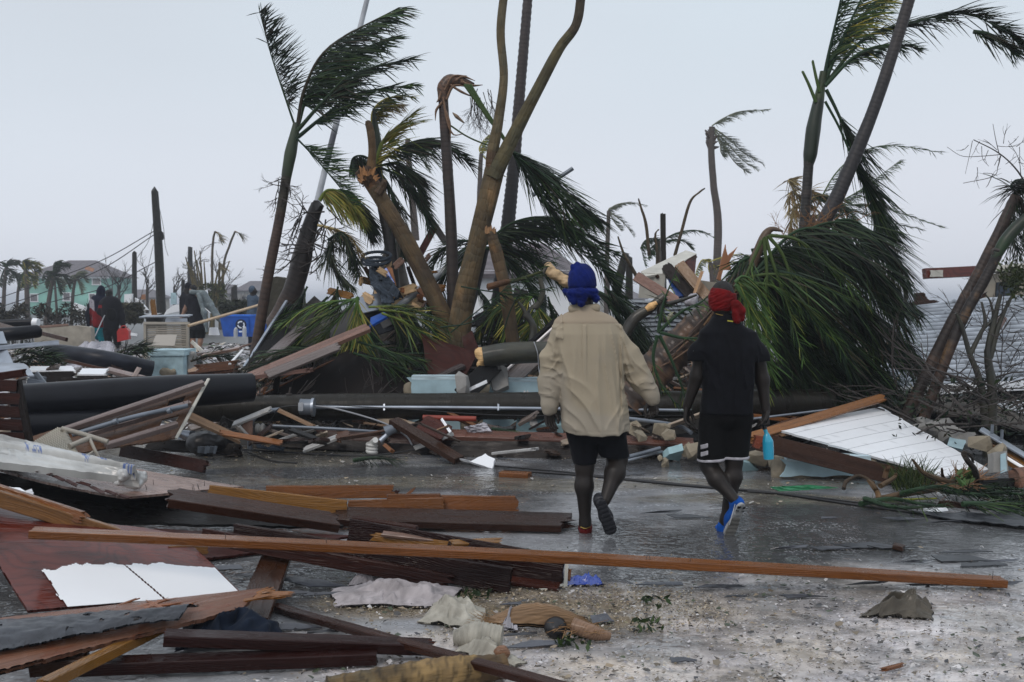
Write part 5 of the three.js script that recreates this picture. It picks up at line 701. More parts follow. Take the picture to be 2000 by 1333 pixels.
// black pipes, propped battened panel, slatted panel
one('black_pipe', 'fat shiny black plastic pipe lying at left middle', 'pipe', (() => { const q = pts([[20, 787, 9.4], [270, 770, 9.9], [492, 757, 10.5]]); return join([limb(q, [.17, .172, .172, .15], { seg: 28, noise: 0, n: 30 }), limb([q[2], q[2].clone().add(V(.03, 0, -.01))], [.15, .12], { seg: 28, n: 2, noise: 0 })]); })(), mats.pipe);
one('black_pipe', 'second black pipe lower behind the slatted panel', 'pipe', limb(pts([[20, 832, 9.3], [260, 822, 9.8]]), [.13], { seg: 20, noise: 0, n: 8 }), mats.pipe);
{
  const t = thing('battened_panel', 'propped plywood panel showing three battens and grey conduit', 'panel'), c = [P(30, 862, 9.0), P(407, 741, 9.9), P(342, 858, 9.35), P(110, 892, 8.7)];
  part('sheet', sheet(...c, { nu: 80, nv: 30, t: .014, jag: .02, hole: (u, v) => (u > .80 && u < .90 && v > .20 && v < .42) || (u > .80 && u < .93 && v > .56 && v < .74), col: (u, v) => { const q = .7 + .6 * fb(u * 22, v * 9, 4, 3); return [q, q * .95, q * .9]; } }), mats.goldply, t);
  for (const [a, b] of [[[110, 846, 9.05], [398, 748, 9.75]], [[170, 848, 9], [373, 788, 9.55]], [[205, 872, 8.85], [346, 829, 9.3]]]) part('batten', board(P(...a), P(...b), { w: .062, t: .05, n: V(-.25, .75, .6), col: [1.1, 1, 1] }), mats.greywood, t);
  part('conduit', limb(pts([[140, 850, 8.95], [260, 815, 9.15], [366, 793, 9.4]]), [.022], { seg: 10, noise: 0 }), mats.greypipe, t);
  for (const [x, y, d] of [[225, 824, 9.05], [330, 803, 9.3]]) part('coupling', limb([P(x - 3, y + 1, d), P(x + 4, y - 1, d)], [.028], { seg: 10, noise: 0, n: 3 }), mats.greypipe, t);
  part('white_edge', board(c[1].clone().add(V(.01, .01, .02)), c[2].clone().add(V(.01, 0, .02)), { w: .03, t: .02, n: FACE }), mats.cream, t);
  for (let i = 0; i < 10; i++) { const f = R(), p = P(180 + f * 190, 850 - f * 70 + rr(-10, 14), 9.1 + f * .4); part('nail', limb([p, p.clone().add(V(rr(-.03, .03), rr(.03, .07), .05))], [.003, .002], { seg: 5, n: 2, noise: 0 }), mats.twig, t); }
  const s = thing('slatted_panel', 'dark brown slatted wood panel at the left edge', 'panel');
  for (let i = 0; i < 5; i++) { const y = 755 + i * 25.5; part('slat', board(P(-40, y - 3, 7.7), P(33 + i * 5.5, y, 7.8), { w: .088, t: .02, n: FACE, col: [1, .9, .8] }), mats.redbrown, s); }
  part('stile', board(P(34, 742, 7.84), P(60, 880, 7.75), { w: .045, t: .05, n: FACE }), mats.dark, s);
  part('stile', board(P(-34, 735, 7.6), P(-12, 890, 7.6), { w: .045, t: .05, n: FACE }), mats.dark, s);
  part('top_rail', board(P(-40, 741, 7.7), P(56, 727, 7.9), { w: .05, t: .06, n: UPY, jagB: .1, col: [1.2, .8, .5] }), mats.redbrown, s);
  const w = thing('wicker_chair', 'upturned grey wicker chair with bare legs by plastic roll', 'chair'), d = 8.3, k = d / F;
  const wc = (u, v) => { const q = (Math.floor(u * 26) + Math.floor(v * 16)) % 2 ? 1.15 : .62, e = .75 + .35 * Math.abs(Math.sin(u * 26 * Math.PI)); return [q * e, q * e, q * e * .95]; };
  part('woven_seat', sheet(P(66, 862, 8.2), P(112, 835, 8.5), P(142, 892, 8.0), P(70, 905, 7.9), { nu: 104, nv: 64, t: .03, warp: (u, v) => .004 * Math.sin(u * 26 * Math.PI) * (Math.floor(v * 16) % 2 ? 1 : -1), col: wc }), mats.wicker, w);
  part('woven_side', sheet(P(112, 835, 8.5), P(124, 838, 8.4), P(152, 890, 8.0), P(142, 893, 8.0), { nu: 20, nv: 60, t: .02, col: wc }), mats.wicker, w);
  part('arm', limb(pts([[120, 838, 8.4], [165, 850, 8.4], [210, 864, 8.4]]), [5 * k, 5 * k], { seg: 9, n: 60, bands: 26, band: .18, noise: 0 }), mats.wicker, w);
  part('arm', limb(pts([[135, 872, 8.1], [160, 862, 8.2], [176, 856, 8.3]]), [5 * k, 5 * k], { seg: 9, n: 40, bands: 14, band: .18, noise: 0 }), mats.wicker, w);
  part('leg', limb(pts([[172, 852, 8.3], [184, 878, 8.2], [195, 900, 8.2]]), [3.4 * k, 2.6 * k], { seg: 8, noise: 0 }), mats.wicker, w);
  part('leg', limb(pts([[160, 896, 8.0], [170, 890, 8.1], [182, 882, 8.2]]), [2.4 * k, 2 * k], { seg: 8, noise: 0 }), mats.wicker, w);
}
// the fallen pole and what hangs on it
{
  const t = thing('fallen_pole', 'thick dark wooden utility pole lying across the middle', 'utility pole'), d = 11;
  part('shaft', limb(pts([[370, 800, d], [700, 795, d], [1200, 792, d - .02], [1590, 786, d - .05], [1618, 783, d - .05]]), [.145, .148, .15, .15, .1], { seg: 24, n: 90, noise: .035, capB: .35, col: (f, a) => f > .955 ? [3.4, 1.6, .6] : [1, 1, 1] }), mats.pole, t);
  for (const q of [[[1540, 800], [1580, 806], [1606, 812]], [[1550, 780], [1590, 785], [1612, 776]], [[1530, 812], [1570, 818], [1590, 822]]]) part('splinter', limb(pts(q, d - .13), [.03, .02, .006], { seg: 6, noise: .2, flatten: .5, col: () => [4.5, 2, .7] }), mats.pole, t);
  part('conduit', limb(pts([[618, 796, d - .17], [900, 797, d - .17], [1350, 802, d - .17]]), [.020], { seg: 10, noise: 0, n: 30 }), mats.galv, t);
  for (const x of [750, 973, 1180]) part('strap', board(P(x, 789, d - .16), P(x, 803, d - .2), { w: .02, t: .012, n: FACE }), mats.galv, t);
  const b = part('meter_box', limb([P(586, 795, d - .28), P(610, 796, d - .28)], [.088, .088], { seg: 20, n: 3, noise: 0 }), mats.greypipe, t);
  part('box_rim', limb([P(609, 796, d - .28), P(614, 796, d - .28)], [.102, .102], { seg: 20, n: 2, noise: 0 }), mats.galv, b); part('data_plate', board(P(587, 786, d - .37), P(587, 804, d - .37), { w: .05, t: .006, n: FACE }), mats.whitepipe, b);
  part('elbow_pipe', limb(pts([[546, 801, d - .2], [512, 806, d - .22], [492, 822, d - .25], [488, 850, d - .3], [488, 884, d - .35]]), [.028], { seg: 12, noise: 0, n: 40 }), mats.greypipe, t);
  for (const x of [507, 564]) { part('bolt', limb([P(x, 772, d), P(x + (x > 550 ? 3 : 0), 757, d)], [.01], { seg: 7, n: 3, noise: 0 }), mats.twig, t); part('washer', limb([P(x, 771, d), P(x, 769, d)], [.035], { seg: 9, n: 2, noise: 0 }), mats.twig, t); }
  part('cable', wire(pts([[586, 792, d - .3], [545, 798, d - .3], [520, 825, d - .3], [440, 842, d - .35], [380, 858, d - .4]]), .006), mats.plainwire, t);
  part('cable', wire(pts([[614, 793, d - .3], [660, 800, d - .4], [745, 825, d - .5], [790, 850, d - .6], [805, 870, d - .7]]), .010), mats.greywire, t);
  part('cable', wire(pts([[614, 790, d - .2], [800, 800, d - .25], [1000, 812, d - .25], [1340, 812, d - .2]]), .005), mats.plainwire, t);
}
// low broken wall
const wallBit = (label, a, b, yt, yb, d, o = {}) => {
  const t = thing('wall_fragment', label, 'wall'), L = P(a, yb, d), Rr = P(b, yb, d), T = P(a, yt, d).y, th = .2, jl = o.jl ?? .06, jr = o.jr ?? .06, sl = o.sl ?? 0;
  part('render', slab([V(L.x - jl, .02, L.z), V(Rr.x + jr, .02, L.z), V(Rr.x + jr * .2, T - .05, L.z), V(Rr.x, T, L.z), V(L.x - jl + sl, T, L.z), V(L.x + sl * .4, T - .06, L.z)], .02, .015, .05), mats.bluewall, t);
  part('coping', (() => { const g = new THREE.BoxGeometry(Rr.x - L.x - sl, .05, th); g.translate((L.x + Rr.x + sl) / 2, T - .003, L.z - th / 2 + .012); return whiten(g, [1.25, 1.12, 1.1]); })(), mats.bluewall, t);
  part('broken_core', lump([{ c: [V(L.x, .1, L.z - .12), V(Rr.x, .1, L.z - .12), .1, .1] }, { c: [V(L.x - .02, T - .16, L.z - .13), V(Rr.x + .04, T - .16, L.z - .13), .09, .1] }], { noise: .05, freq: 9, cell: .03 }), mats.rock, t); return t;
};
wallBit('pale blue broken wall block behind pole, left one', 804, 893, 738, 800, 11.7, { jr: .05 });
wallBit('pale blue broken wall block behind pole beside beige sleeve', 946, 1052, 742, 800, 11.7, { sl: .16 });
{
  const foam = (label, pl, m = 'foam', th = .1) => one('foam_block', label, 'foam block', slab(pl.map(at), th, .01, .05), mats[m]);
  foam('pale aqua foam block below pole left of tan shirt', [[1008, 836, .2], [1100, 838, .2], [1100, 816, .3], [1080, 815, .3], [1014, 814, .31]]);
  foam('pale aqua wedge of foam lying between rubble by white-trimmed shorts', [[1440, 916, .02], [1478, 913, .02], [1462, 900, .1], [1440, 893, .14]]);
  foam('torn white foam sheet on the road edge below red boards', [[900, 904, .02], [960, 912, .02], [968, 900, .06], [950, 893, .08], [918, 896, .08]], 'white', .03);
  const rk = (label, list, m = 'rock', o = {}) => { const t = thing('rubble_block', label, 'rubble'); for (const [x, y, h, rx, ry, rz] of list) part('chunk', chunk(at([x, y, h]), rx * 1.15, ry * 1.15, rz * 1.15), mats[m], t); };
  rk('sandy rubble chunk under white panel right of white-trimmed shorts', [[1480, 893, .12, .2, .1, .15], [1520, 905, .1, .12, .1, .12], [1550, 900, .1, .1, .08, .1]]);
  rk('rubble lump between the two men by the plank end', [[1355, 885, .12, .09, .1, .1], [1340, 880, .12, .08, .08, .08]]);
  rk('aqua-faced broken rubble piece left of the left stripe shorts', [[1292, 842, .28, .1, .1, .1], [1305, 850, .26, .1, .06, .1]]);
  rk('jagged sandy rubble hidden behind dark shorts', [[1238, 838, .3, .09, .08, .1], [1250, 852, .26, .08, .06, .1]]);
  rk('yellowish stone on road beside plank end', [[1300, 906, .03, .05, .06, .05], [1290, 895, .09, .03, .03, .04]]);
  rk('grey broken masonry lump between blue wall blocks', [[905, 755, .65, .09, .2, .14], [975, 740, .7, .14, .18, .14]], 'concrete');
  one('foam_block', 'aqua foam piece hanging beside plank end between men', 'foam block', slab([[1296, 895, .04], [1325, 890, .05], [1335, 878, .14], [1305, 876, .14]].map(at), .08, .01, .04), mats.foam);
}
// dark timber propped between the walls and the cut log
brd('timber', 'charred black timber propped between the blue wall blocks', 'black', [905, 770, 11.3, 'd'], [962, 716, 11.6, 'd'], { w: .22, t: .2, n: FACE, jagB: .06 });
brd('strip', 'bent white strip across the charred timber', 'white', [908, 766, 11.2, 'd'], [952, 745, 11.2, 'd'], { w: .04, t: .01, n: FACE, bow: .05 });
brd('plank', 'dark grey plank slanting behind the left blue wall block', 'greywood', [850, 740, 11.9, 'd'], [905, 714, 12.1, 'd'], { w: .12, t: .04, n: V(-.3, 1, .4), col: [.4, .4, .42] });
{
  const t = thing('cut_log', 'mossy fallen log with pale torn end left of tan shirt', 'log'), d = 11.5;
  part('trunk', limb(pts([[944, 698, d], [1000, 690, d], [1070, 688, d], [1130, 690, d]]), [.125, .13, .125, .12], { seg: 18, noise: .05, n: 30 }), mats.barkgreen, t);
  part('torn_end', lump([{ e: [P(942, 698, d), .05, .11, .11] }, { e: [P(935, 690, d), .04, .05, .06] }, { e: [P(938, 712, d), .035, .05, .05] }], { noise: .035, freq: 15, cell: .014, k: .03, col: () => [1.15, 1.05, .85] }), mats.rawpale, t);
  part('cord', wire(pts([[1043, 668, d - .1], [1050, 690, d - .16], [1052, 715, d - .13], [1054, 730, d - .2]]), .006), mats.greywire, t);
}
const pan = (label, list, m, o = {}) => one(o.name ?? 'plywood_panel', label, 'panel', slab(list.map(at), o.t ?? .018, o.jag ?? .012, .1), mats[m]);
pan('large dark triangular plywood panel standing behind pole, left of wall blocks', [[498, 800, 11.9, 'd'], [510, 770, 12, 'd'], [600, 722, 12.2, 'd'], [690, 684, 12.4, 'd'], [800, 726, 12.1, 'd'], [850, 745, 11.9, 'd'], [850, 800, 11.7, 'd']], 'darkply');
pan('red-brown triangular plywood panel at foot of forked tree', [[822, 652, 12.4, 'd'], [935, 690, 12.2, 'd'], [905, 745, 12, 'd'], [836, 745, 12, 'd']], 'rustply');
pan('small red plywood scrap upright right of forked tree foot', [[902, 660, 12.6, 'd'], [922, 646, 12.6, 'd'], [938, 684, 12.5, 'd'], [908, 690, 12.5, 'd']], 'rustply');
pan('dark red panel corner lying below cut log', [[980, 735, 11.8, 'd'], [1000, 722, 12, 'd'], [1045, 742, 11.8, 'd'], [1040, 752, 11.7, 'd']], 'rustply');
brd('plank', 'long pinkish plank slanting up right from black pipe', 'pinkwood', [486, 738, 11.5, 'd'], [720, 640, 12.1, 'd'], { w: .16, t: .05, n: V(-.35, .75, .6), col: [.85, .75, .72] });
brd('plank', 'grey weathered plank lying along the long pinkish plank', 'greywood', [520, 734, 11.35, 'd'], [665, 676, 11.8, 'd'], { w: .12, t: .04, n: V(-.3, .5, .8), jagB: .08 });
brd('plank', 'thin pinkish plank end below the long pinkish plank', 'pinkwood', [490, 738, 11.3, 'd'], [615, 722, 11.6, 'd'], { w: .05, t: .05, n: UPY, jagB: .15, col: [.7, .6, .6] });
brd('strip', 'orange edge strip along dark triangular panel, left side', 'pine', [510, 772, 11.9, 'd'], [688, 686, 12.38, 'd'], { w: .03, t: .02, n: V(-.4, .8, .4), col: [.6, .6, .6] });
brd('plank', 'broad grey board leaning left of the pinkish planks', 'greywood', [510, 712, 12.2, 'd'], [590, 640, 12.8, 'd'], { w: .2, t: .03, n: V(-.4, .5, .8), col: [.8, .8, .85] });
pan('dark roof piece with pale edge leaning behind leftmost palm base', [[486, 712, 12.6, 'd'], [556, 588, 13.6, 'd'], [580, 600, 13.7, 'd'], [590, 650, 13.2, 'd'], [540, 716, 12.6, 'd']], 'black', { name: 'roof_piece' });
brd('strip', 'pale metal edge strip beside dark leaning roof piece', 'galv', [476, 718, 12.5, 'd'], [560, 588, 13.55, 'd'], { w: .04, t: .03, n: V(-.4, .4, 1) });
{
  const t = thing('leaning_door', 'pale door leaf with dark edge leaning at beige left sleeve', 'door');
  part('leaf', slab([[986, 736, 11.8, 'd'], [1094, 634, 12.3, 'd'], [1122, 650, 12.2, 'd'], [1016, 744, 11.7, 'd']].map(at), .035), mats.greywood, t);
  part('edge', board(P(976, 724, 11.9), P(1085, 626, 12.4), { w: .05, t: .05, n: V(-.4, .5, .8) }), mats.black, t);
  part('white_rail', board(P(981, 731, 11.75), P(1090, 632, 12.25), { w: .025, t: .03, n: V(-.4, .5, .8), col: [1, .9, .85] }), mats.white, t);
}
// rubbish under the pole
brd('plank', 'long wet reddish plank below pole reaching behind both men', 'pinkwood', [862, 849, .2], [1356, 867, .15], { w: .2, t: .05, n: V(0, 1, .25), col: [.62, .45, .42] });
brd('plank', 'thick red-brown plank end tilted up left of white foam', 'redbrown', [820, 828, .32], [872, 852, .2], { w: .3, t: .08, n: V(.3, 1, .5), jagA: .03, col: [2, 1.6, 1.5] });
brd('plank', 'brown plank sliding down to road under thick red plank', 'brown', [768, 822, .36], [898, 900, .04], { w: .13, t: .06, n: V(.5, .7, .6) });
for (const [l, a, b, m, w] of [['dark plank nearest road under pole, left run', [505, 862, .08], [880, 884, .03], 'dark', .12], ['dark plank second from road under pole', [520, 845, .16], [900, 866, .1], 'redbrown', .12], ['dark plank on road behind the men', [870, 882, .05], [1130, 890, .03], 'dark', .14], ['dark brown plank under long wet plank', [880, 866, .12], [1340, 884, .08], 'dark', .1], ['black plank right of red-striped rubble by shorts', [1225, 870, .12], [1400, 850, .2], 'black', .1], ['dark plank at foot of propped panel', [280, 868, .1], [480, 880, .06], 'dark', .12], ['charcoal plank behind elbow pipe', [440, 838, .2], [620, 850, .16], 'black', .16]]) brd('dark_plank', l, m, a, b, { w, t: .05, n: V(0, .5, 1), jagA: .08, jagB: .1, cat: 'plank' });
one('metal_tube', 'grey metal tube lying below plank left of dark shorts', 'tube', limb([at([930, 862, .12]), at([1120, 882, .07])], [.016], { seg: 8, noise: 0, n: 6 }), mats.galv);
one('metal_tube', 'grey bent conduit between the two men at knee height', 'tube', limb([at([1226, 818, .38]), at([1290, 826, .34]), at([1330, 834, .3]), at([1350, 846, .26])], [.022], { seg: 8, noise: 0 }), mats.greypipe);
one('metal_tube', 'two-tone metal gutter strip right of the trailing leg', 'gutter', board(at([1218, 902, .03]), at([1294, 882, .1]), { w: .04, t: .02, n: UPY }), mats.galv);
one('metal_tube', 'dark tube lying above gutter strip right of trailing leg', 'tube', limb([at([1222, 894, .06]), at([1290, 876, .14])], [.02], { seg: 8, noise: 0, n: 5 }), mats.greypipe);
one('metal_tube', 'thin metal tube pointing right behind dark T-shirt man', 'tube', limb([at([1440, 822, .35]), at([1500, 815, .38]), at([1640, 798, .46])], [.014], { seg: 8, noise: 0 }), mats.galv);
one('red_tube', 'orange-red tube lying directly beneath the pole', 'tube', limb([at([826, 816, .36]), at([930, 819, .35])], [.03], { seg: 9, noise: .05, n: 8 }), mats.redpipe);
{
  const t = thing('lamp_fitting', 'grey junction box on rod with white spiral bulb below', 'lamp fitting');
  part('rod', limb([at([528, 832, .3]), at([650, 838, .28]), at([752, 845, .24])], [.016], { seg: 8, noise: 0 }), mats.greypipe, t);
  part('box', limb([at([752, 844, .25]), at([772, 836, .29])], [.06, .05], { seg: 12, n: 3, noise: 0 }), mats.greypipe, t);
  part('socket', limb([at([756, 850, .22]), at([742, 862, .16])], [.025, .03], { seg: 10, n: 3, noise: 0 }), mats.galv, t);
  const q = []; for (let i = 0; i <= 40; i++) { const a = i / 40 * 6.28 * 3.2; q.push(at([726, 874, .09]).add(V(Math.cos(a) * .045, (i / 40 - .5) * .11, Math.sin(a) * .045))); }
  const b = part('spiral_bulb', limb(q, [.020], { seg: 8, n: 90, noise: 0 }), mats.cfl, t); part('bulb_base', limb([at([728, 866, .13]), at([733, 860, .18])], [.04, .03], { seg: 10, n: 3, noise: 0 }), mats.cfl, b);
  const u = thing('junked_motor', 'black ribbed motor housing with grey cover under propped panel', 'motor');
  part('housing', lump([{ e: [at([400, 866, .13]), .2, .13, .18] }, { e: [at([430, 862, .14]), .14, .12, .14] }], { noise: .02, cell: .02 }), mats.blackplastic, u);
  for (let i = 0; i < 8; i++) part('fin', board(at([401 + i * 4.6, 866, .15]).add(V(0, 0, .2)), at([401 + i * 4.2, 880, .07]).add(V(0, 0, .22)), { w: .012, t: .03, n: V(1, 0, 0) }), mats.greypipe, u);
  part('cover', board(at([362, 846, .2]).add(V(0, 0, .15)), at([384, 848, .2]).add(V(0, 0, .15)), { w: .1, t: .08, n: FACE }), mats.galv, u);
  one('insulator', 'white ribbed insulator lying behind elbow pipe', 'insulator', limb([at([500, 838, .24]), at([516, 838, .24])], [.05, .06, .04, .06, .05], { seg: 14, n: 20, noise: 0 }), mats.concrete);
  one('torn_board', 'pinkish torn board scrap standing left of elbow pipe', 'board', slab([[466, 852, .17], [478, 818, .36], [494, 822, .34], [492, 848, .2]].map(at), .02, .01, .05), mats.pinkwood);
  one('torn_cloth', 'grey rag on the road beside elbow pipe base', 'rag', sh([[495, 862, .1], [560, 876, .06], [555, 884, .02], [500, 880, .03]], { nu: 20, nv: 10, t: .006, jag: .03, warp: (u, v) => .03 * fb(u * 5, v * 4, 2, 2) }), mats.bluegrey);
  one('crumpled_paper', 'crumpled white paper under pole above wet plank', 'paper', sh([[905, 836, .28], [950, 826, .33], [962, 846, .23], [915, 850, .2]], { nu: 40, nv: 24, t: .003, jag: .03, warp: (u, v) => .06 * fb(u * 9, v * 7, 2, 3) }), mats.whitecloth);
  one('white_strip', 'white strap hanging below the pole beside crumpled paper', 'strap', board(at([862, 818, .36]), at([880, 845, .25]), { w: .03, t: .006, n: FACE }), mats.white);
  one('torn_board', 'curled grey board beneath pole left of aqua foam block', 'board', sh([[945, 826, .28], [1005, 838, .24], [1000, 846, .2], [940, 832, .24]], { nu: 20, nv: 8, jag: .02 }), mats.greywood);
  addFrond(thing('palm_spray', 'green frond scrap under pole left of aqua foam', 'palm frond'), [at([960, 838, .25]), at([990, 842, .23]), at([1030, 848, .2])], { n: 40, len: .22, width: .014, pal: GREEN, blow: .4, wind: V(1, -.6, 0), from: 0 });
  addFrond(thing('palm_spray', 'small green frond scrap on road below spiral bulb', 'palm frond'), [at([690, 900, .05]), at([730, 895, .08]), at([780, 900, .04])], { n: 50, len: .26, width: .013, pal: DARKG, blow: .3, wind: V(1, -.3, .4), from: 0 });
}
// cables on the road
for (const [l, p, r] of [['black cable along the road edge from left to spiral bulb', [[380, 862, .1], [450, 876, .02], [560, 884, .02], [720, 890, .02], [850, 872, .1]], .009], ['black cable running right across wet road to the right edge', [[985, 918, .012], [1150, 930, .012], [1330, 948, .012], [1500, 962, .012], [1660, 985, .012], [1850, 1010, .012], [2040, 1036, .012]], .011], ['thin black cable behind the men on wet road', [[900, 905, .01], [1060, 918, .01], [1230, 936, .01], [1420, 955, .01]], .008], ['short black cable from road at left toward pole', [[455, 872, .02], [520, 898, .01], [580, 905, .01]], .008], ['cable crossing below white panel at right', [[1460, 960, .012], [1560, 968, .012], [1700, 984, .012], [1800, 985, .02], [1990, 1000, .02]], .008]]) one('cable', l, 'cable', wire(p.map(at), r), mats.plainwire);
// ---------- right side: white roof panel, metal roof, branches ----------
{
  const t = thing('white_roof_panel', 'glossy white ribbed roof panel lying tilted at right', 'roof panel'), a = P(1510, 838, 9.3), b = P(1722, 794, 10.2), c = P(1938, 917, 9.0), d = P(1846, 932, 8.75), N = 9;
  for (let i = 0; i < N; i++) { const f = i / N, g = (i + 1) / N - .004; part('strip', sheet(a.clone().lerp(d, f), b.clone().lerp(c, f), b.clone().lerp(c, g), a.clone().lerp(d, g), { nu: 40, nv: 3, t: .02, jag: .025, edges: [1, 1, 0, 0], warp: (u, v) => .006 * Math.sin(u * 4), col: (u, v) => { const q = .95 + .08 * fb(u * 14, f * 30 + v * 2, 3, 3), s = fb(u * 60, f * 40 + v * 3, 5, 2) > .82 ? .75 : 1; return [q * s, q * s, q * s]; } }), mats.white, t); }
  part('rafter', board(P(1478, 862, 8.95), P(1828, 950, 8.55), { w: .16, t: .1, n: V(0, .1, 1), jagA: .1 }), mats.brown, t);
  part('rafter_end', board(P(1470, 862, 8.95), P(1500, 868, 8.94), { w: .12, t: .11, n: V(0, .1, 1), jagA: .03, col: [1, .5, .3] }), mats.pine, t);
}
brd('timber', 'orange timber resting along the upper edge of white panel', 'pine', [1458, 857, 9.1, 'd'], [1728, 776, 10.1, 'd'], { w: .085, t: .04, n: V(-.1, .5, .8), jagB: .06, jagA: .1, col: [1.3, 1.5, 1.6] });
wallBit('pale blue wall base under the white panel and rafter', 1536, 1700, 896, 935, 8.95);
{
  const t = thing('metal_roof', 'fallen grey-blue ribbed metal roof at the right edge', 'roof');
  const a = P(1700, 762, 12.2), b = P(2120, 742, 12.2), c = P(2120, 568, 16), d = P(1775, 596, 16), N = 20;
  part('ribbed_sheet', sheet(a, b, c, d, { nu: 90, nv: N * 6, t: .02, warp: (u, v) => { const k = (v * N) % 1; return .06 * (k < .2 ? k / .2 : (1 - k) / .8) + (hsh(Math.floor(u * 90), Math.floor(v * N), 2) > .975 ? .025 : 0); }, col: (u, v) => { const q = .85 + .25 * fb(u * 20, v * 12, 3, 4), k = (v * N + .001) % 1 < .1 ? .22 : 1; return [q * k, q * k, q * k]; } }), mats.roofmetal, t);  // dark line at each lap is shade painted into the colour
  part('gutter', board(P(1690, 768, 12.15), P(2120, 748, 12.15), { w: .12, t: .08, n: FACE }), mats.white, t);
  part('fascia', board(P(1700, 782, 12.3), P(2120, 766, 12.3), { w: .14, t: .04, n: FACE }), mats.dark, t);
  brd('block', 'red-brown wood block lying on the metal roof', 'pine', [1948, 640, 13.6, 'd'], [1960, 620, 13.8, 'd'], { w: .1, t: .06, n: FACE, col: [.5, .4, .4] });
  const w = thing('wall_remnant', 'cream wall remnant with window standing behind metal roof', 'wall');
  part('wall', slab([[1908, 585, 17, 'd'], [1920, 534, 17, 'd'], [2080, 520, 17, 'd'], [2080, 600, 17, 'd']].map(at), .2, .04, .2), mats.beigewall, w);
  part('window', slab([[1945, 583, 16.85, 'd'], [1947, 552, 16.85, 'd'], [1980, 550, 16.85, 'd'], [1980, 583, 16.85, 'd']].map(at), .05), mats.bluegrey, w);
  part('cornice', board(P(1905, 530, 16.9), P(2090, 514, 16.9), { w: .1, t: .3, n: FACE }), mats.cream, w);
  const bm = thing('red_beam', 'rust-red beam sticking out left of cream wall remnant', 'beam'); part('beam', board(P(1805, 535, 16.8), P(1930, 529, 16.9), { w: .17, t: .12, n: FACE }), mats.redply, bm); part('plaster', slab([[1817, 541, 16.7, 'd'], [1842, 541, 16.7, 'd'], [1842, 528, 16.7, 'd'], [1817, 528, 16.7, 'd']].map(at), .03, .02, .05), mats.cream, bm);
  for (const [l, a, b, w2] of [['grey-brown plank on left end of metal roof, lowest', [1768, 596, 15.5, 'd'], [1835, 588, 15.4, 'd'], .05], ['short stacked plank at left end of metal roof', [1785, 584, 15.6, 'd'], [1815, 580, 15.6, 'd'], .12], ['thin plank on top of stack by metal roof', [1786, 576, 15.6, 'd'], [1808, 574, 15.6, 'd'], .04], ['orange-brown plank on the ridge of metal roof', [1893, 590, 15.4, 'd'], [1932, 573, 15.3, 'd'], .06]]) brd('plank', l, 'brown', a, b, { w: w2, t: .06, n: FACE, jagB: .1 });
}
{ // masonry and cut timber at the right edge
  const w = thing('broken_block_wall', 'broken concrete block wall with aqua render behind white panel', 'wall');
  for (const [x, y, d, a, b] of [[1830, 838, 9.9, .24, .12], [1865, 855, 9.7, .2, .13], [1800, 824, 10, .14, .09], [1888, 862, 9.6, .12, .1]]) part('masonry', chunk(P(x, y, d), a, b, .14, 20), mats.concrete, w);
  part('render', slab([[1850, 872, 9.55, 'd'], [1880, 880, 9.5, 'd'], [1890, 862, 9.55, 'd'], [1855, 856, 9.6, 'd']].map(at), .03, .015, .05), mats.bluewall, w);
  const m = thing('masonry_corner', 'broken masonry corner with aqua side right of white panel tip', 'masonry');
  part('block', chunk(P(1922, 865, 9.2), .15, .09, .1, 18), mats.rock, m); part('block', chunk(P(1950, 882, 9.1), .11, .08, .1, 18), mats.rock, m); part('post', slab([[1935, 925, 8.9, 'd'], [1965, 922, 8.9, 'd'], [1962, 882, 8.95, 'd'], [1935, 886, 8.95, 'd']].map(at), .12, .01, .05), mats.concrete, m); part('aqua_face', slab([[1955, 925, 8.8, 'd'], [1967, 921, 8.8, 'd'], [1964, 885, 8.85, 'd'], [1955, 888, 8.85, 'd']].map(at), .02), mats.bluewall, m);
  const r = thing('bolted_rafter', 'metal-capped rafter with bolts slanting down at right edge', 'rafter');
  part('timber', board(P(1935, 868, 9.3), P(2060, 950, 8.9), { w: .12, t: .1, n: V(.4, .5, .8), jagA: .05 }), mats.honey, r); part('metal_cap', board(P(1915, 838, 9.3), P(2060, 925, 8.95), { w: .14, t: .02, n: V(.4, .9, .4) }), mats.galv, r); for (const [x, y] of [[1938, 842], [1957, 852]]) part('bolt', limb([P(x, y + 6, 9.2), P(x + 1, y - 12, 9.2)], [.014], { seg: 7, n: 3, noise: 0 }), mats.greypipe, r);
  brd('strip', 'pale metal strip slanting below the bolted rafter', 'white', [1950, 885, 9, 'd'], [2050, 945, 8.7, 'd'], { w: .03, t: .02, n: FACE });
  brd('beam', 'square black beam end by broken log at right edge', 'black', [1912, 946, 8.5, 'd'], [1975, 945, 8.6, 'd'], { w: .1, t: .1, n: FACE });
  one('broken_log', 'torn pinkish broken log at the right edge', 'log', limb(pts([[1972, 942, 8.6], [2000, 938, 8.6], [2060, 932, 8.6]]), [.1, .11, .11], { seg: 14, noise: .15, capA: .1, col: () => [2.4, 1.5, 1.1] }), mats.bark);
}
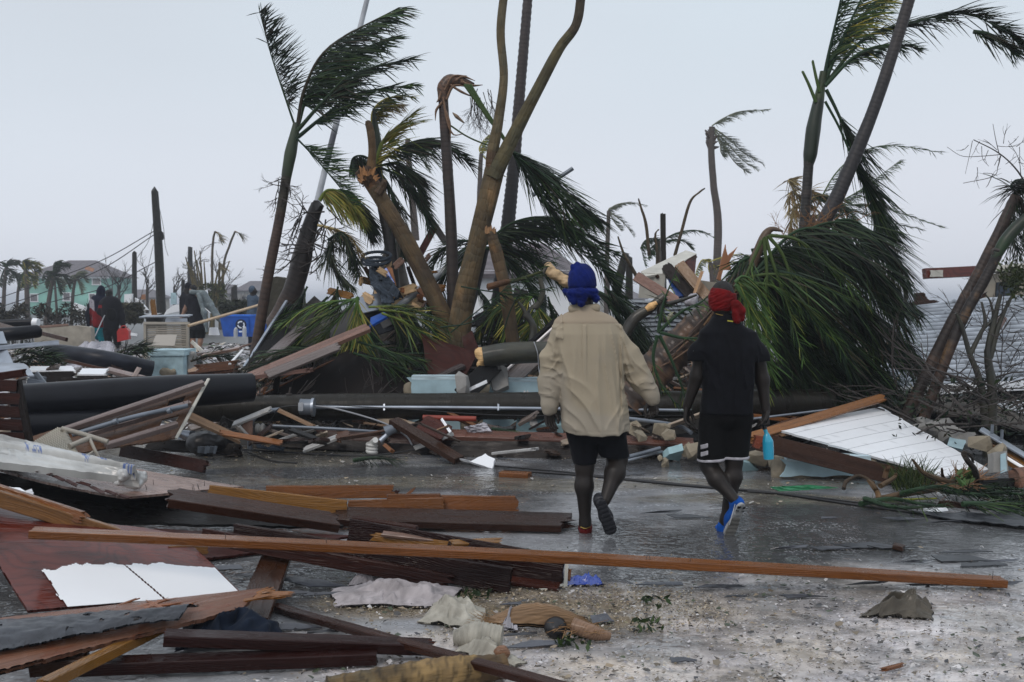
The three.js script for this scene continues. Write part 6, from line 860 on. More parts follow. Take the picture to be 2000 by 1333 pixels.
{ // snapped branches by the road at right
  const t = thing('snapped_branch', 'snapped brown branches with peeled wood below white panel', 'branch'), d = 8.5, k = d / F, bn = (p, r, c) => part('stem', limb(p.map(at), r.map(x => x * k), { seg: 9, noise: .12, n: 24, capB: .02, col: () => c }), mats.barktan, t);
  bn([[1648, 955, .05], [1655, 940, .1], [1680, 930, .14], [1710, 945, .1]], [4, 4, 3, 3], [.35, .28, .22]); bn([[1718, 985, .02], [1715, 965, .08], [1706, 950, .14], [1695, 938, .18]], [6, 5, 5, 3], [1, .72, .5]); bn([[1720, 975, .03], [1770, 965, .06], [1830, 955, .08], [1860, 940, .12]], [6, 6, 5, 4], [.7, .5, .36]);
  bn([[1860, 945, .1], [1820, 932, .2], [1800, 920, .26], [1782, 897, .36]], [7, 5, 4, 2], [.62, .48, .34]); bn([[1728, 935, .2], [1732, 920, .26], [1736, 912, .3]], [5, 5, 4], [.8, .55, .4]); bn([[1720, 950, .12], [1745, 935, .16], [1752, 925, .2]], [5, 4, 3], [.62, .48, .34]);
  bn([[1910, 950, .06], [1905, 920, .24], [1890, 900, .34], [1882, 885, .4], [1896, 890, .38], [1902, 905, .3]], [6, 6, 5, 4, 3, 2], [.16, .13, .12]); bn([[1850, 945, .1], [1842, 930, .18], [1840, 915, .26]], [4, 3, 2], [.5, .35, .25]);
  const tw = []; for (let i = 0; i < 30; i++) twigs(at([rr(1850, 1895), rr(935, 955), .1]), V(rr(-1, 1), rr(-.2, .8), rr(-.4, .6)).normalize(), rr(.08, .2), .005, 1, tw); part('twig', join(tw.map(g => { const c = g.attributes.color; for (let i = 0; i < c.count; i++) c.setXYZ(i, 5, 3.2, 1.8); return g; })), mats.twig, t);
  const g = thing('grass_tuft', 'tuft of upright green grass before the white panel', 'grass'); const gp = []; for (let i = 0; i < 130; i++) { const p = at([rr(1745, 1815), rr(948, 962), .02]), e = p.clone().add(V(rr(-.16, .18), rr(.08, .3), rr(-.1, .1))); gp.push(limb([p, p.clone().lerp(e, .5).add(V(0, .04, 0)), e], [.004, .003, .0006], { seg: 4, n: 4, noise: 0, col: (() => { const c = [[.05, .085, .02], [.03, .055, .016], [.09, .12, .03]][i % 3]; return () => c; })() })); } part('blades', join(gp), mats.leaf, g); g.userData.kind = 'stuff';
  for (const [l, p, o] of [['dark frond heap at lower right below broken log', [[[1840, 960], [1900, 966], [1960, 975], [2030, 990]], [[1860, 955], [1930, 960], [1990, 966], [2040, 970]], [[1880, 985], [1930, 985], [1980, 992], [2040, 998]], [[1850, 940], [1900, 950], [1960, 955], [2030, 958]]], { n: 70, len: .3 }], ['green strands lying at road edge under the branches', [[[1680, 985], [1740, 975], [1800, 985], [1860, 992]], [[1690, 975], [1740, 990], [1790, 992], [1850, 985]], [[1760, 965], [1800, 955], [1840, 950], [1880, 960]]], { n: 40, len: .22, width: .012 }]]) { const q = thing('palm_spray', l, 'palm frond'); for (const a of p) addFrond(q, a.map(([x, y]) => at([x, y, rr(.04, .14)])), { pal: [...DARKG, ...GREEN], blow: .35, wind: V(1, -.3, .2), from: 0, width: .02, ...o }); }
  one('leaf_cluster', 'small cluster of broad green leaves at white panel tip', 'leaves', leafCloud(null, 60, .05, [[.06, .12, .03], [.09, .15, .04]], () => at([rr(1870, 1900), rr(918, 945), rr(.08, .2)])), mats.leaf);
  one('yellow_stalk', 'straight yellow-green stalk lying by the branches', 'stalk', limb([at([1690, 980, .02]), at([1750, 977, .03]), at([1830, 974, .03])], [.014, .012, .006], { seg: 7, noise: .05 }), M('stalk', [.26, .28, .03], { roughness: .5 }));
  one('brown_sheet', 'torn brown cardboard sheet at right road edge', 'cardboard', sh([[1832, 978, .08], [1870, 982, .08], [1945, 1002, .02], [1828, 992, .02]], { nu: 24, nv: 10, jag: .03, warp: (u, v) => .03 * Math.sin(u * 3) }), mats.brown);
  one('white_sheet', 'torn white sheet scrap beside brown cardboard', 'scrap', sh([[1795, 992, .03], [1850, 990, .04], [1858, 1000, .015], [1805, 1004, .01]], { nu: 20, nv: 8, jag: .03 }), mats.white);
  one('tar_sheet', 'black torn roofing felt at the right edge of road', 'roofing felt', sh([[1770, 1000, .02], [1990, 1006, .05], [2080, 1040, .02], [1860, 1020, .008]], { nu: 40, nv: 12, jag: .06, t: .006, warp: (u, v) => .03 * fb(u * 6, v * 3, 2, 2) }), mats.tar);
  one('green_tarp', 'crumpled green plastic sheet on wet road at right', 'plastic sheet', sh([[1500, 952, .05], [1580, 948, .07], [1644, 955, .05], [1520, 963, .008]], { nu: 50, nv: 14, jag: .03, t: .004, warp: (u, v) => .035 * fb(u * 9, v * 4, 2, 3) }), mats.greenplastic);
}
// ---------- behind: shingled roof, overturned cabinet, rubbish ----------
function shingled(label, a, b, c, d, nr, nc) {
  const t = thing('shingled_roof', label, 'roof'); part('deck', sheet(a, b, c, d, { nu: 20, nv: 14, t: .05, warp: (u, v) => -.03 + .04 * Math.sin(u * 5) * Math.sin(v * 4) }), mats.dark, t);
  const n = b.clone().sub(a).cross(d.clone().sub(a)).normalize();
  for (let j = nr - 1; j >= 0; j--) for (let i = 0; i < nc; i++) { const off = (j % 2) * .5, u0 = (i + off) / nc, u1 = Math.min(1, (i + 1 + off) / nc - .004), v0 = j / nr - rr(0, .008), v1 = (j + 1.3) / nr; if (R() < .02 || u0 >= 1) continue; const q = (u, v) => a.clone().lerp(b, u).lerp(d.clone().lerp(c, u), Math.min(1, v)).addScaledVector(n, .04 * Math.sin(u * 5) * Math.sin(v * 4)); const h = rr(.015, .03), w = rr(.75, 1.3); part('shingle', sheet(q(u0, v0).addScaledVector(n, h), q(u1, v0).addScaledVector(n, h), q(u1, v1), q(u0, v1), { nu: 2, nv: 2, t: .012, col: () => [w, w, w * 1.03] }), mats.shingle, t); }
  return t;
}
shingled('collapsed grey shingled roof between the two men', P(1205, 705, 12.9), P(1455, 705, 12.9), P(1420, 580, 15.4), P(1225, 585, 15.4), 13, 12);
shingled('patch of grey shingled roof seen between palm trunks', P(915, 672, 14.8), P(1060, 672, 14.8), P(1045, 606, 16.2), P(930, 610, 16.2), 7, 7);
{
  const h = gable('grey hip-roofed house behind the dark fronds at centre', 925, 1112, 528, 466, 32, 'farroof', 'white'); h.name = numbered('hip_roofed_house');
  const t = thing('overturned_cabinet', 'cream overturned cabinet frame on the shingled roof', 'cabinet'), d = 13.8, p = (x, y, e = 0) => P(x, y, d + e);
  part('top_panel', slab([p(1252, 532), p(1340, 491, .5), p(1361, 498, .3), p(1300, 534, -.2), p(1262, 543, -.2)], .03), mats.cream, t);
  part('side_panel', slab([p(1252, 533, -.05), p(1301, 535, -.25), p(1296, 584, -.2), p(1248, 582)], .03), mats.cream, t);
  part('end_panel', slab([p(1340, 512, .1), p(1359, 499, .28), p(1354, 552, .25), p(1338, 556, .1)], .03), mats.redply, t);
  part('front_rail', board(p(1282, 542, -.22), p(1360, 501, .26), { w: .05, t: .03, n: FACE }), mats.brown, t);
  part('inner_panel', slab([p(1325, 522, .3), p(1340, 513, .3), p(1338, 562, .3), p(1322, 566, .3)], .02), mats.redply, t);
}
for (const [l, m, a, b, o] of [['orange plank leaning down from overturned cabinet', 'pine', [1326, 515, 13.3, 'd'], [1384, 584, 13, 'd'], { w: .14, t: .05, col: [1.1, 1.7, 3.4] }], ['thin pale batten beside the orange leaning plank', 'rawpale', [1372, 530, 13, 'd'], [1356, 575, 12.9, 'd'], { w: .04, t: .03, col: [.9, .75, .7] }], ['second orange plank behind the leaning orange plank', 'honey', [1322, 520, 13.5, 'd'], [1366, 582, 13.2, 'd'], { w: .08, t: .04, col: [1, 1.3, 2.2] }], ['pink plank slanting down across cream cabinet', 'pinkwood', [1242, 540, 13.1, 'd'], [1326, 592, 12.7, 'd'], { w: .13, t: .05, jagB: .08, col: [1, .8, .75] }], ['dark post with brown patches leaning under cabinet', 'dark', [1300, 522, 13.6, 'd'], [1350, 582, 13.2, 'd'], { w: .15, t: .14, jagA: .06, col: [1.6, 1.5, 1.4] }], ['blue-painted slat beside dark leaning post', 'binblue', [1312, 545, 13.5, 'd'], [1328, 582, 13.2, 'd'], { w: .1, t: .04, col: [.5, .5, .5] }]]) brd(m === 'pinkwood' ? 'pink_plank' : 'plank', l, m, a, b, { n: FACE, cat: 'plank', ...o });
one('grey_post', 'square grey post rising behind the cream cabinet', 'post', board(P(1297, 600, 17), P(1295, 416, 17.1), { w: .085, t: .08, n: FACE, jagB: .03 }), mats.pole);
one('torn_wood', 'orange splintered trunk shard right of lone palm', 'splintered wood', slab([P(1400, 545, 14.5), P(1408, 510, 14.5), P(1417, 478, 14.5), P(1421, 500, 14.5), P(1440, 483, 14.5), P(1424, 512, 14.5), P(1428, 528, 14.5), P(1412, 528, 14.5), P(1408, 550, 14.5)], .06, .01, .06), mats.orangeraw);
one('white_rag', 'white rag caught on branch left of red headscarf', 'rag', lump([{ e: [P(1350, 590, 12.6), .09, .06, .08] }, { e: [P(1356, 583, 12.6), .06, .06, .06] }], { noise: .025, freq: 16, cell: .012 }), mats.whitecloth);
one('low_wall', 'pale cracked wall piece behind orange leaning planks', 'wall', slab([P(1334, 590, 14.6), P(1408, 588, 14.6), P(1406, 552, 14.6), P(1366, 548, 14.6), P(1336, 546, 14.6)], .2, .02, .1), mats.beigewall);
{
  const k = 12.4 / F, t = thing('fallen_limb', 'thick dark tree limb with pale gash left of dark T-shirt', 'branch'), B = (p, r, c, m = 'barkgreen') => part('stem', limb(pts(p, 12.3), r.map(x => x * k), { seg: 10, noise: .1, n: 26, capB: .03, col: c }), mats[m], t);
  B([[1222, 650], [1240, 622], [1268, 604], [1300, 578]], [12, 11, 10, 9], f => [1.3, 1.15, 1.3]); B([[1262, 606], [1272, 600], [1284, 592]].map(([x, y]) => [x, y - 1, 12.25]), [5, 8, 4], () => [1.3, 1.1, .8], 'rawpale');
  B([[1296, 588], [1290, 610], [1294, 622], [1306, 628]], [8, 7, 6, 5], () => [.5, .5, .55]); B([[1302, 628], [1312, 615], [1318, 612], [1340, 628], [1358, 640]], [5, 5, 3, 2.5, 1.5], f => f < .35 ? [7, 7, 8] : [.6, .6, .6]); B([[1290, 598], [1320, 590], [1345, 582], [1362, 576]], [6, 4, 3, 2], () => [.6, .6, .6]); B([[1325, 605], [1340, 614], [1360, 618]], [3, 2.5, 1.5], () => [.5, .5, .5]);
  const u = thing('crooked_branch', 'crooked grey branch rising left of blue headscarf', 'branch'); for (const [p, r] of [[[[1035, 690], [1042, 640], [1028, 612], [1050, 596], [1060, 570], [1056, 545], [1068, 520]], [8, 8, 8, 7, 6, 5, 3]], [[[1028, 614], [1020, 600], [1012, 590]], [5, 4, 3]]]) part('stem', limb(pts(p, 12.5), r.map(x => x * k), { seg: 10, noise: .1, n: 40, col: () => [1.9, 1.8, 2] }), mats.barkgreen, u);
  one('fibre_bundle', 'pale bundle of insulation fibre behind blue headscarf', 'insulation', lump([{ c: [P(1072, 528, 13), P(1105, 550, 13), .06, .07] }, { c: [P(1070, 520, 13), P(1080, 540, 13), .05, .05] }], { noise: .03, freq: 18, cell: .014 }), mats.rawpale);
  one('snapped_stalk', 'orange-tipped snapped palm stalk crossing the tan stump', 'stalk', limb(pts([[950, 562], [985, 552], [1015, 546], [1060, 530]], 12.3), [7 * k, 6 * k, 4 * k, 2 * k], { seg: 9, noise: .06, capA: .04, col: f => f < .5 ? [.8, .42, .22] : [.3, .5, .12] }), mats.barktan);
  for (const [l, p, d] of [['thin bare stem rising left of grey post, tallest', [[1268, 500], [1262, 440], [1252, 405], [1247, 388]], 17], ['thin bare stem curving right above the cabinet', [[1318, 500], [1332, 450], [1348, 395], [1366, 376], [1377, 368]], 17], ['thin bare stem leaning left toward the pink plank', [[1246, 545], [1232, 520], [1218, 495], [1207, 462]], 15], ['split brown stem just left of grey post', [[1282, 560], [1284, 500], [1280, 460], [1287, 448]], 17]]) one('bare_sapling', l, 'stem', limb(pts(p, d), [.03, .028, .02, .012], { seg: 7, noise: .1, n: 24, col: () => [.6, .55, .5] }), mats.barktan);
}
// the rubbish heap left of the forked tree
one('white_pipe', 'long white pipe slanting up through the heap behind palms', 'pipe', limb(pts([[770, 606, 13.7], [860, 534, 13.8], [960, 455, 14]]), [.05], { seg: 12, noise: 0, n: 10 }), mats.whitepipe);
one('grey_pipe', 'grey pipe end sticking up right of dark fronds in sky', 'pipe', limb(pts([[1040, 382, 15], [1080, 355, 15], [1119, 329, 15]]), [.032], { seg: 10, noise: 0, n: 8 }), mats.greypipe);
brd('plank', 'weathered plank leaning in haze right of leaning trunk', 'greywood', [800, 368, 15, 'd'], [872, 476, 14.6, 'd'], { w: .1, t: .04, n: FACE, col: [.6, .6, .6] });
brd('plank', 'reddish plank standing in the heap near weathered plank', 'redbrown', [812, 512, 14.5, 'd'], [848, 445, 14.6, 'd'], { w: .1, t: .04, n: FACE, col: [2.4, 2, 2] });
{
  const woods = ['orangeraw', 'rawpale', 'honey', 'brown', 'rawpale', 'pinkwood'], L = [['pale curved wood shard at heap top', 760, 520, 772, 570], ['bright orange slab of wood in heap centre', 735, 560, 790, 600], ['orange plank crossing heap below pale shard', 700, 545, 760, 560], ['pale split stick at heap right', 796, 520, 812, 565], ['raw pale plank jutting left of leaning trunk', 770, 575, 815, 560], ['short pale block in middle of the heap', 742, 585, 752, 620], ['brown slat lying flat near white pipe', 780, 565, 826, 580], ['pink slat under white pipe end', 790, 590, 830, 600], ['orange stub left of the heap', 640, 568, 690, 580], ['small pale shard at heap left', 712, 520, 724, 545], ['orange stick right of white pipe in heap', 812, 500, 826, 548], ['dark orange scrap behind the leaning trunk', 830, 560, 868, 590]];
  L.forEach(([l, x, y, u, v], i) => brd('wood_scrap', l, woods[i % 6], [x, y, 13.6 + (i % 3) * .2, 'd'], [u, v, 13.5 + (i % 4) * .2, 'd'], { w: [.07, .22, .1, .05, .12, .1][i % 6], t: .03, n: V(rr(-.3, .3), rr(0, .4), 1), jagA: .05, jagB: .08, cat: 'wood scrap' }));
  const coil = []; for (let i = 0; i <= 60; i++) { const a = i / 60 * 6.28 * 2.4; coil.push(P(735 + Math.cos(a) * (26 + 4 * Math.sin(a * .7)), 506 + Math.sin(a) * 9 + Math.sin(a * .37) * 6, 13.8 - Math.sin(a) * .2)); }
  one('hose_coil', 'coil of blue-grey hose on top of the rubbish heap', 'hose', limb(coil, [.022], { seg: 8, n: 120, noise: 0 }), mats.bluegrey);
  one('grey_tarp', 'crumpled blue-grey sheet hanging down the rubbish heap', 'sheet', sheet(P(722, 540, 13.9), P(748, 520, 13.9), P(800, 590, 13.2), P(760, 612, 13.2), { nu: 40, nv: 50, t: .01, jag: .14, warp: (u, v) => .3 * fb(u * 5, v * 6, 4, 3) }), mats.bluegrey);
  'near hose coil|left of hose coil|right of hose coil|above bright orange slab|below bright orange slab|under pale curved shard|on blue-grey sheet top|across blue-grey sheet middle|at foot of blue-grey sheet|beside blue strip|left of blue strip|by white pipe low end|above white pipe low end|against leaning tan trunk|behind leaning tan trunk|near blue plastic lid|above green spray|behind yellow-green spray|at left edge of the rubbish heap|at right edge of the rubbish heap|highest in the rubbish heap|lowest in the rubbish heap|over dark fronds in the heap|beside grey crumpled panel|upright in heap centre|flat in heap centre'.split('|').forEach((where, i) => { const x = rr(690, 850), y = rr(500, 640), a = rr(-.9, 1.3), l = rr(12, 34), z = 13.25 + rr(0, .5); one('wood_splinter', 'torn timber splinter ' + where, 'splinter', board(P(x, y, z), P(x + Math.cos(a) * l, y - Math.sin(a) * l, z + rr(-.2, .2)), { w: rr(.03, .12), t: .025, n: V(rr(-.5, .5), rr(0, .6), 1), jagA: .06, jagB: .08, col: [.8, .75, .7] }), mats[woods[i % 6]], 'torn splinters jumbled in the rubbish heap'); });
  one('blue_strip', 'narrow bright blue strip within the rubbish heap', 'strip', board(P(752, 525, 13.5), P(768, 555, 13.4), { w: .05, t: .02, n: FACE }), mats.binblue);
  one('blue_crate_lid', 'bright blue plastic lid on heap left of green spray', 'lid', slab([P(722, 640, 12.4), P(760, 618, 12.6), P(750, 612, 12.7), P(724, 622, 12.6)], .03), mats.binblue);
  one('concrete_block', 'mossy broken concrete block behind snapped dark palm', 'concrete block', slab([[528, 720], [526, 600], [527, 546], [548, 541], [588, 543], [592, 600], [596, 720]].map(([x, y]) => P(x, y, 15)), .5, .03, .1), mats.mosswall);
  for (const [l, x, y, u, v, w, m] of [['dark shiny board lying in heap below blue lid', 690, 650, 780, 620, .3, 'pipe'], ['black sheet tilted behind green sprays', 560, 690, 650, 600, .6, 'black'], ['black sheet standing below the rubbish heap', 640, 660, 760, 600, .5, 'blackplastic'], ['grey crumpled panel at foot of the heap', 690, 600, 760, 585, .25, 'galv'], ['black plank rising behind cut stump', 1000, 660, 1020, 560, .2, 'black'], ['dark board beneath dark palm trunk', 930, 640, 1000, 600, .3, 'black']]) brd('dark_board', l, m, [x, y, 13.1, 'd'], [u, v, 13.4, 'd'], { w, t: .02, n: V(.1, .5, 1), jagA: .08, jagB: .08, cat: 'board' });
}
// ---------- left middle distance ----------
{
  const d = 17.5, t = thing('aqua_pillar', 'chipped pale aqua pillar stump with rough broken side', 'pillar'), a = P(291, 740, d), b = P(361, 740, d), T = P(291, 684, d).y;
  const bx = (x0, x1, y0, y1, z0, z1) => { const g = new THREE.BoxGeometry(x1 - x0, y1 - y0, z1 - z0); g.translate((x0 + x1) / 2, (y0 + y1) / 2, (z0 + z1) / 2); return whiten(g); };
  part('shaft', bx(a.x + .02, b.x - .03, 0, T - .1, -d - .6, -d), mats.bluewall, t); part('cap', bx(a.x - .01, b.x, T - .1, T, -d - .62, -d + .03), mats.bluewall, t);
  part('broken_side', lump([{ c: [V(b.x + .02, .2, -d - .3), V(b.x + .03, T - .12, -d - .3), .1, .07] }], { noise: .06, freq: 10, cell: .03 }), mats.concrete, t); part('exposed_core', lump([{ e: [P(327, 729, d - .03), .14, .09, .05] }], { noise: .05, freq: 12, cell: .02 }), mats.rock, t);
  const w = thing('wicker_table', 'grey woven table standing on its edge behind aqua pillar', 'table'), e = 19;
  part('frame', board(P(280, 632, e), P(370, 632, e), { w: .05, t: .06, n: FACE }), mats.wicker, w); part('frame', board(P(283, 634, e), P(284, 712, e), { w: .05, t: .06, n: FACE }), mats.wicker, w); part('frame', board(P(366, 634, e), P(367, 712, e), { w: .05, t: .06, n: FACE }), mats.wicker, w); part('frame', board(P(283, 678, e), P(366, 678, e), { w: .04, t: .06, n: FACE }), mats.wicker, w);
  for (let i = 0; i < 10; i++) part('slat', board(P(285, 637.5 + i * 4.4, e + .02), P(365, 637.5 + i * 4.4, e + .02), { w: .036, t: .02, n: FACE, col: i % 2 ? [.75, .75, .75] : [.92, .9, .88] }), mats.wicker, w);
  part('folded_leaf', sheet(P(304, 654, e - .3), P(345, 654, e - .3), P(340, 676, e - .5), P(296, 675, e - .5), { nu: 24, nv: 14, t: .02, col: (u, v) => (Math.floor(u * 24) + Math.floor(v * 14)) % 2 ? [1.2, 1.2, 1.25] : [1, 1, 1.05] }), mats.wicker, w);
  for (const x of [306, 340]) part('brace', board(P(x, 636, e + .05), P(x, 680, e + .05), { w: .03, t: .03, n: FACE }), mats.wicker, w);
  const tb = thing('black_tub', 'black tub standing behind edge of the woven table', 'tub'); part('tub', limb([P(302, 640, 20), P(302, 622, 20)], [.15, .18], { seg: 18, n: 4, noise: 0 }), mats.blackplastic, tb); part('rim', limb([P(302, 623, 20), P(302, 620, 20)], [.195], { seg: 18, n: 2, noise: 0 }), mats.blackplastic, tb);
  one('metal_shelf', 'grey metal shelf lying behind the woven table top', 'shelf', join([board(P(275, 619, 21), P(372, 617, 21), { w: .3, t: .03, n: V(0, 1, .1) }), board(P(322, 626, 20.9), P(366, 625, 20.9), { w: .08, t: .02, n: FACE })]), mats.galv);
}
{ // blue bin
  const t = thing('blue_bin', 'big bright blue plastic bin with white mark at middle left', 'bin'), d = 26, L = P(430, 655, d), Rr = P(522, 655, d), T = P(430, 617, d).y, B = Math.max(.02, P(430, 657, d).y);
  const ring = (y, s, w) => [V(L.x + s, y, -d + w), V(Rr.x - s, y, -d + w), V(Rr.x - s, y, -d - .75 - w), V(L.x + s, y, -d - .75 - w)];
  const lo = ring(B, .08, -.05), hi = ring(T, 0, 0); for (let i = 0; i < 4; i++) { const k = (i + 1) % 4; part('side', slab([lo[i], lo[k], hi[k], hi[i]], .03), mats.binblue, t); } part('base', slab(lo, .03), mats.binblue, t);
  for (let i = 0; i < 4; i++) { const k = (i + 1) % 4; part('rim', board(hi[i], hi[k], { w: .06, t: .05, n: UPY, col: [1.2, 1.3, 1.2] }), mats.binblue, t); }
  const c = document.createElement('canvas'); c.width = c.height = 128; const x = c.getContext('2d'); x.fillStyle = '#0c4fa8'; x.fillRect(0, 0, 128, 128); x.fillStyle = '#10203c'; x.beginPath(); x.arc(64, 58, 44, 0, 7); x.fill(); x.strokeStyle = '#dfe8f2'; x.lineWidth = 11; x.lineCap = 'round'; for (const a of [-.5, 1.6, 3.7]) { x.beginPath(); x.arc(64, 58, 25, a, a + 1.3); x.stroke(); } x.fillStyle = '#dfe8f2'; x.fillRect(44, 108, 40, 12);
  const ct = new THREE.CanvasTexture(c); ct.colorSpace = THREE.SRGBColorSpace; const pg = new THREE.PlaneGeometry(.42, .42); pg.rotateX(.12); pg.translate(P(471, 634, d).x, P(471, 636, d).y, -d + .035); part('white_mark', pg, new THREE.MeshStandardMaterial({ map: ct, roughness: .5 }), t);
  one('plastic_bottle', 'clear plastic bottles standing before the blue bin', 'bottle', join([limb([P(460, 660, 24), P(460, 645, 24), P(461, 640, 24)], [.05, .05, .02], { seg: 10, noise: 0 }), limb([P(477, 660, 24), P(477, 643, 24), P(478, 638, 24)], [.05, .05, .02], { seg: 10, noise: 0 })]), mats.whitepipe);
}
const mid = (name, label, m, a, b, o = {}) => brd(name, label, m, [...a, 'd'], [...b, 'd'], { n: FACE, cat: o.cat, ...o });
one('beige_wall', 'low beige wall behind the left pair of people', 'wall', slab([P(70, 676, 27), P(182, 676, 27), P(180, 640, 27), P(150, 636, 27), P(72, 640, 27)], .25), mats.beigewall);
one('black_pipe', 'black pipe with white collar at left edge, upper', 'pipe', limb(pts([[-20, 634, 17], [30, 631, 17], [68, 630, 17]]), [.065], { seg: 14, noise: 0, n: 5 }), mats.pipe);
one('pipe_collar', 'white round collar on end of upper black pipe', 'pipe collar', limb(pts([[64, 630, 16.98], [74, 631, 16.98]]), [.075], { seg: 14, noise: 0, n: 3 }), mats.white);
one('black_pipe', 'thick black burnt log at left edge below collared pipe', 'log', limb(pts([[-20, 654, 15], [30, 652, 15], [72, 648, 15.2], [78, 650, 15.2]]), [.1, .105, .1, .06], { seg: 14, noise: .08, n: 12 }), mats.pipe);
one('mossy_pipe', 'speckled dark pipe slanting from white cloth to pillar', 'pipe', limb(pts([[96, 688, 16.5], [200, 702, 16.2], [296, 722, 16.6]]), [.15, .15, .15], { seg: 18, noise: .02, n: 14, col: (f, a) => { const q = fb(f * 30, a * 3, 2, 3); return q > .6 ? [5, 5, 4.6] : [2.2, 2.3, 2.3]; } }), mats.pipe);
for (const r of [['board', 'pale plank crossing above the burnt log at left', 'greywood', [-10, 634, 16], [46, 650, 15.9], { w: .1, t: .03 }], ['board', 'thin pale plank right of burnt log', 'pinkwood', [66, 640, 16.4], [134, 635, 16.6], { w: .04, t: .04 }], ['board', 'brown plank slanting down on concrete before the left pair', 'brown', [75, 650, 17.5], [130, 664, 17], { w: .07, t: .05, col: [1.2, 1.2, 1.3] }], ['metal_rail', 'long grey metal rail lying at left edge', 'galv', [-20, 682, 13], [115, 669, 13.4], { w: .06, t: .04, cat: 'rail' }], ['batten', 'long splintered batten with foam bits before speckled pipe', 'brown', [74, 692, 15.6], [286, 741, 14.6], { w: .05, t: .04, col: [1.6, 1.3, 1.1], jagA: .2 }], ['board', 'pale board lying below the aqua pillar left side', 'greywood', [208, 722, 14.5], [288, 742, 14.3], { w: .1, t: .05, n: V(0, 1, .4), col: [1.5, 1.4, 1.4] }], ['board', 'short pale slatted piece propped by aqua pillar', 'greywood', [258, 742, 14.3], [272, 718, 14.4], { w: .07, t: .02, col: [1.7, 1.6, 1.6] }], ['board', 'dark brown board behind black pipe at left', 'dark', [120, 748, 12.8], [290, 744, 12.9], { w: .12, t: .05 }], ['board', 'brown wood strip right of the aqua pillar, upper', 'brown', [370, 735, 13.5], [470, 718, 13.2], { w: .1, t: .06, jagB: .12, col: [1.2, 1, .8] }], ['board', 'curled rusty bark strip right of aqua pillar', 'pine', [378, 722, 13.4], [468, 712, 13.2], { w: .12, t: .04, jagA: .15, jagB: .15, col: [.5, .5, .6] }], ['board', 'pinkish board behind rusty bark strip', 'pinkwood', [395, 695, 16], [470, 680, 15.8], { w: .1, t: .04, n: V(0, 1, .3) }], ['board', 'white splintered board by the stooping person', 'cream', [374, 668, 19], [400, 692, 18], { w: .07, t: .03 }], ['board', 'grey slat frame lying right of stooping person', 'greywood', [390, 690, 17.5], [452, 686, 17.3], { w: .2, t: .05, n: V(0, 1, .2), col: [1.3, 1.3, 1.3] }], ['board', 'white strip running diagonally right of aqua pillar', 'white', [448, 712, 13.2], [474, 684, 13.8], { w: .04, t: .02 }], ['board', 'pale slat pointing right below the blue bin', 'pinkwood', [430, 690, 16.6], [490, 672, 16], { w: .06, t: .03, n: V(0, 1, .3) }], ['stick', 'long thin pale stick crossing before stooping person', 'rawpale', [367, 637, 18.6], [520, 592, 22], { w: .05, t: .04, col: [.75, .75, .8] }], ['board', 'orange-brown stick standing left of utility pole foot', 'honey', [297, 584, 30], [302, 620, 30], { w: .16, t: .05, jagA: .1 }], ['board', 'thin pale board beside red jerry can', 'white', [255, 653, 22], [268, 655, 22], { w: .06, t: .05 }]]) { const o = r[5]; brd(r[0], r[1], r[2], [...r[3], 'd'], [...r[4], 'd'], { n: FACE, ...o }); }
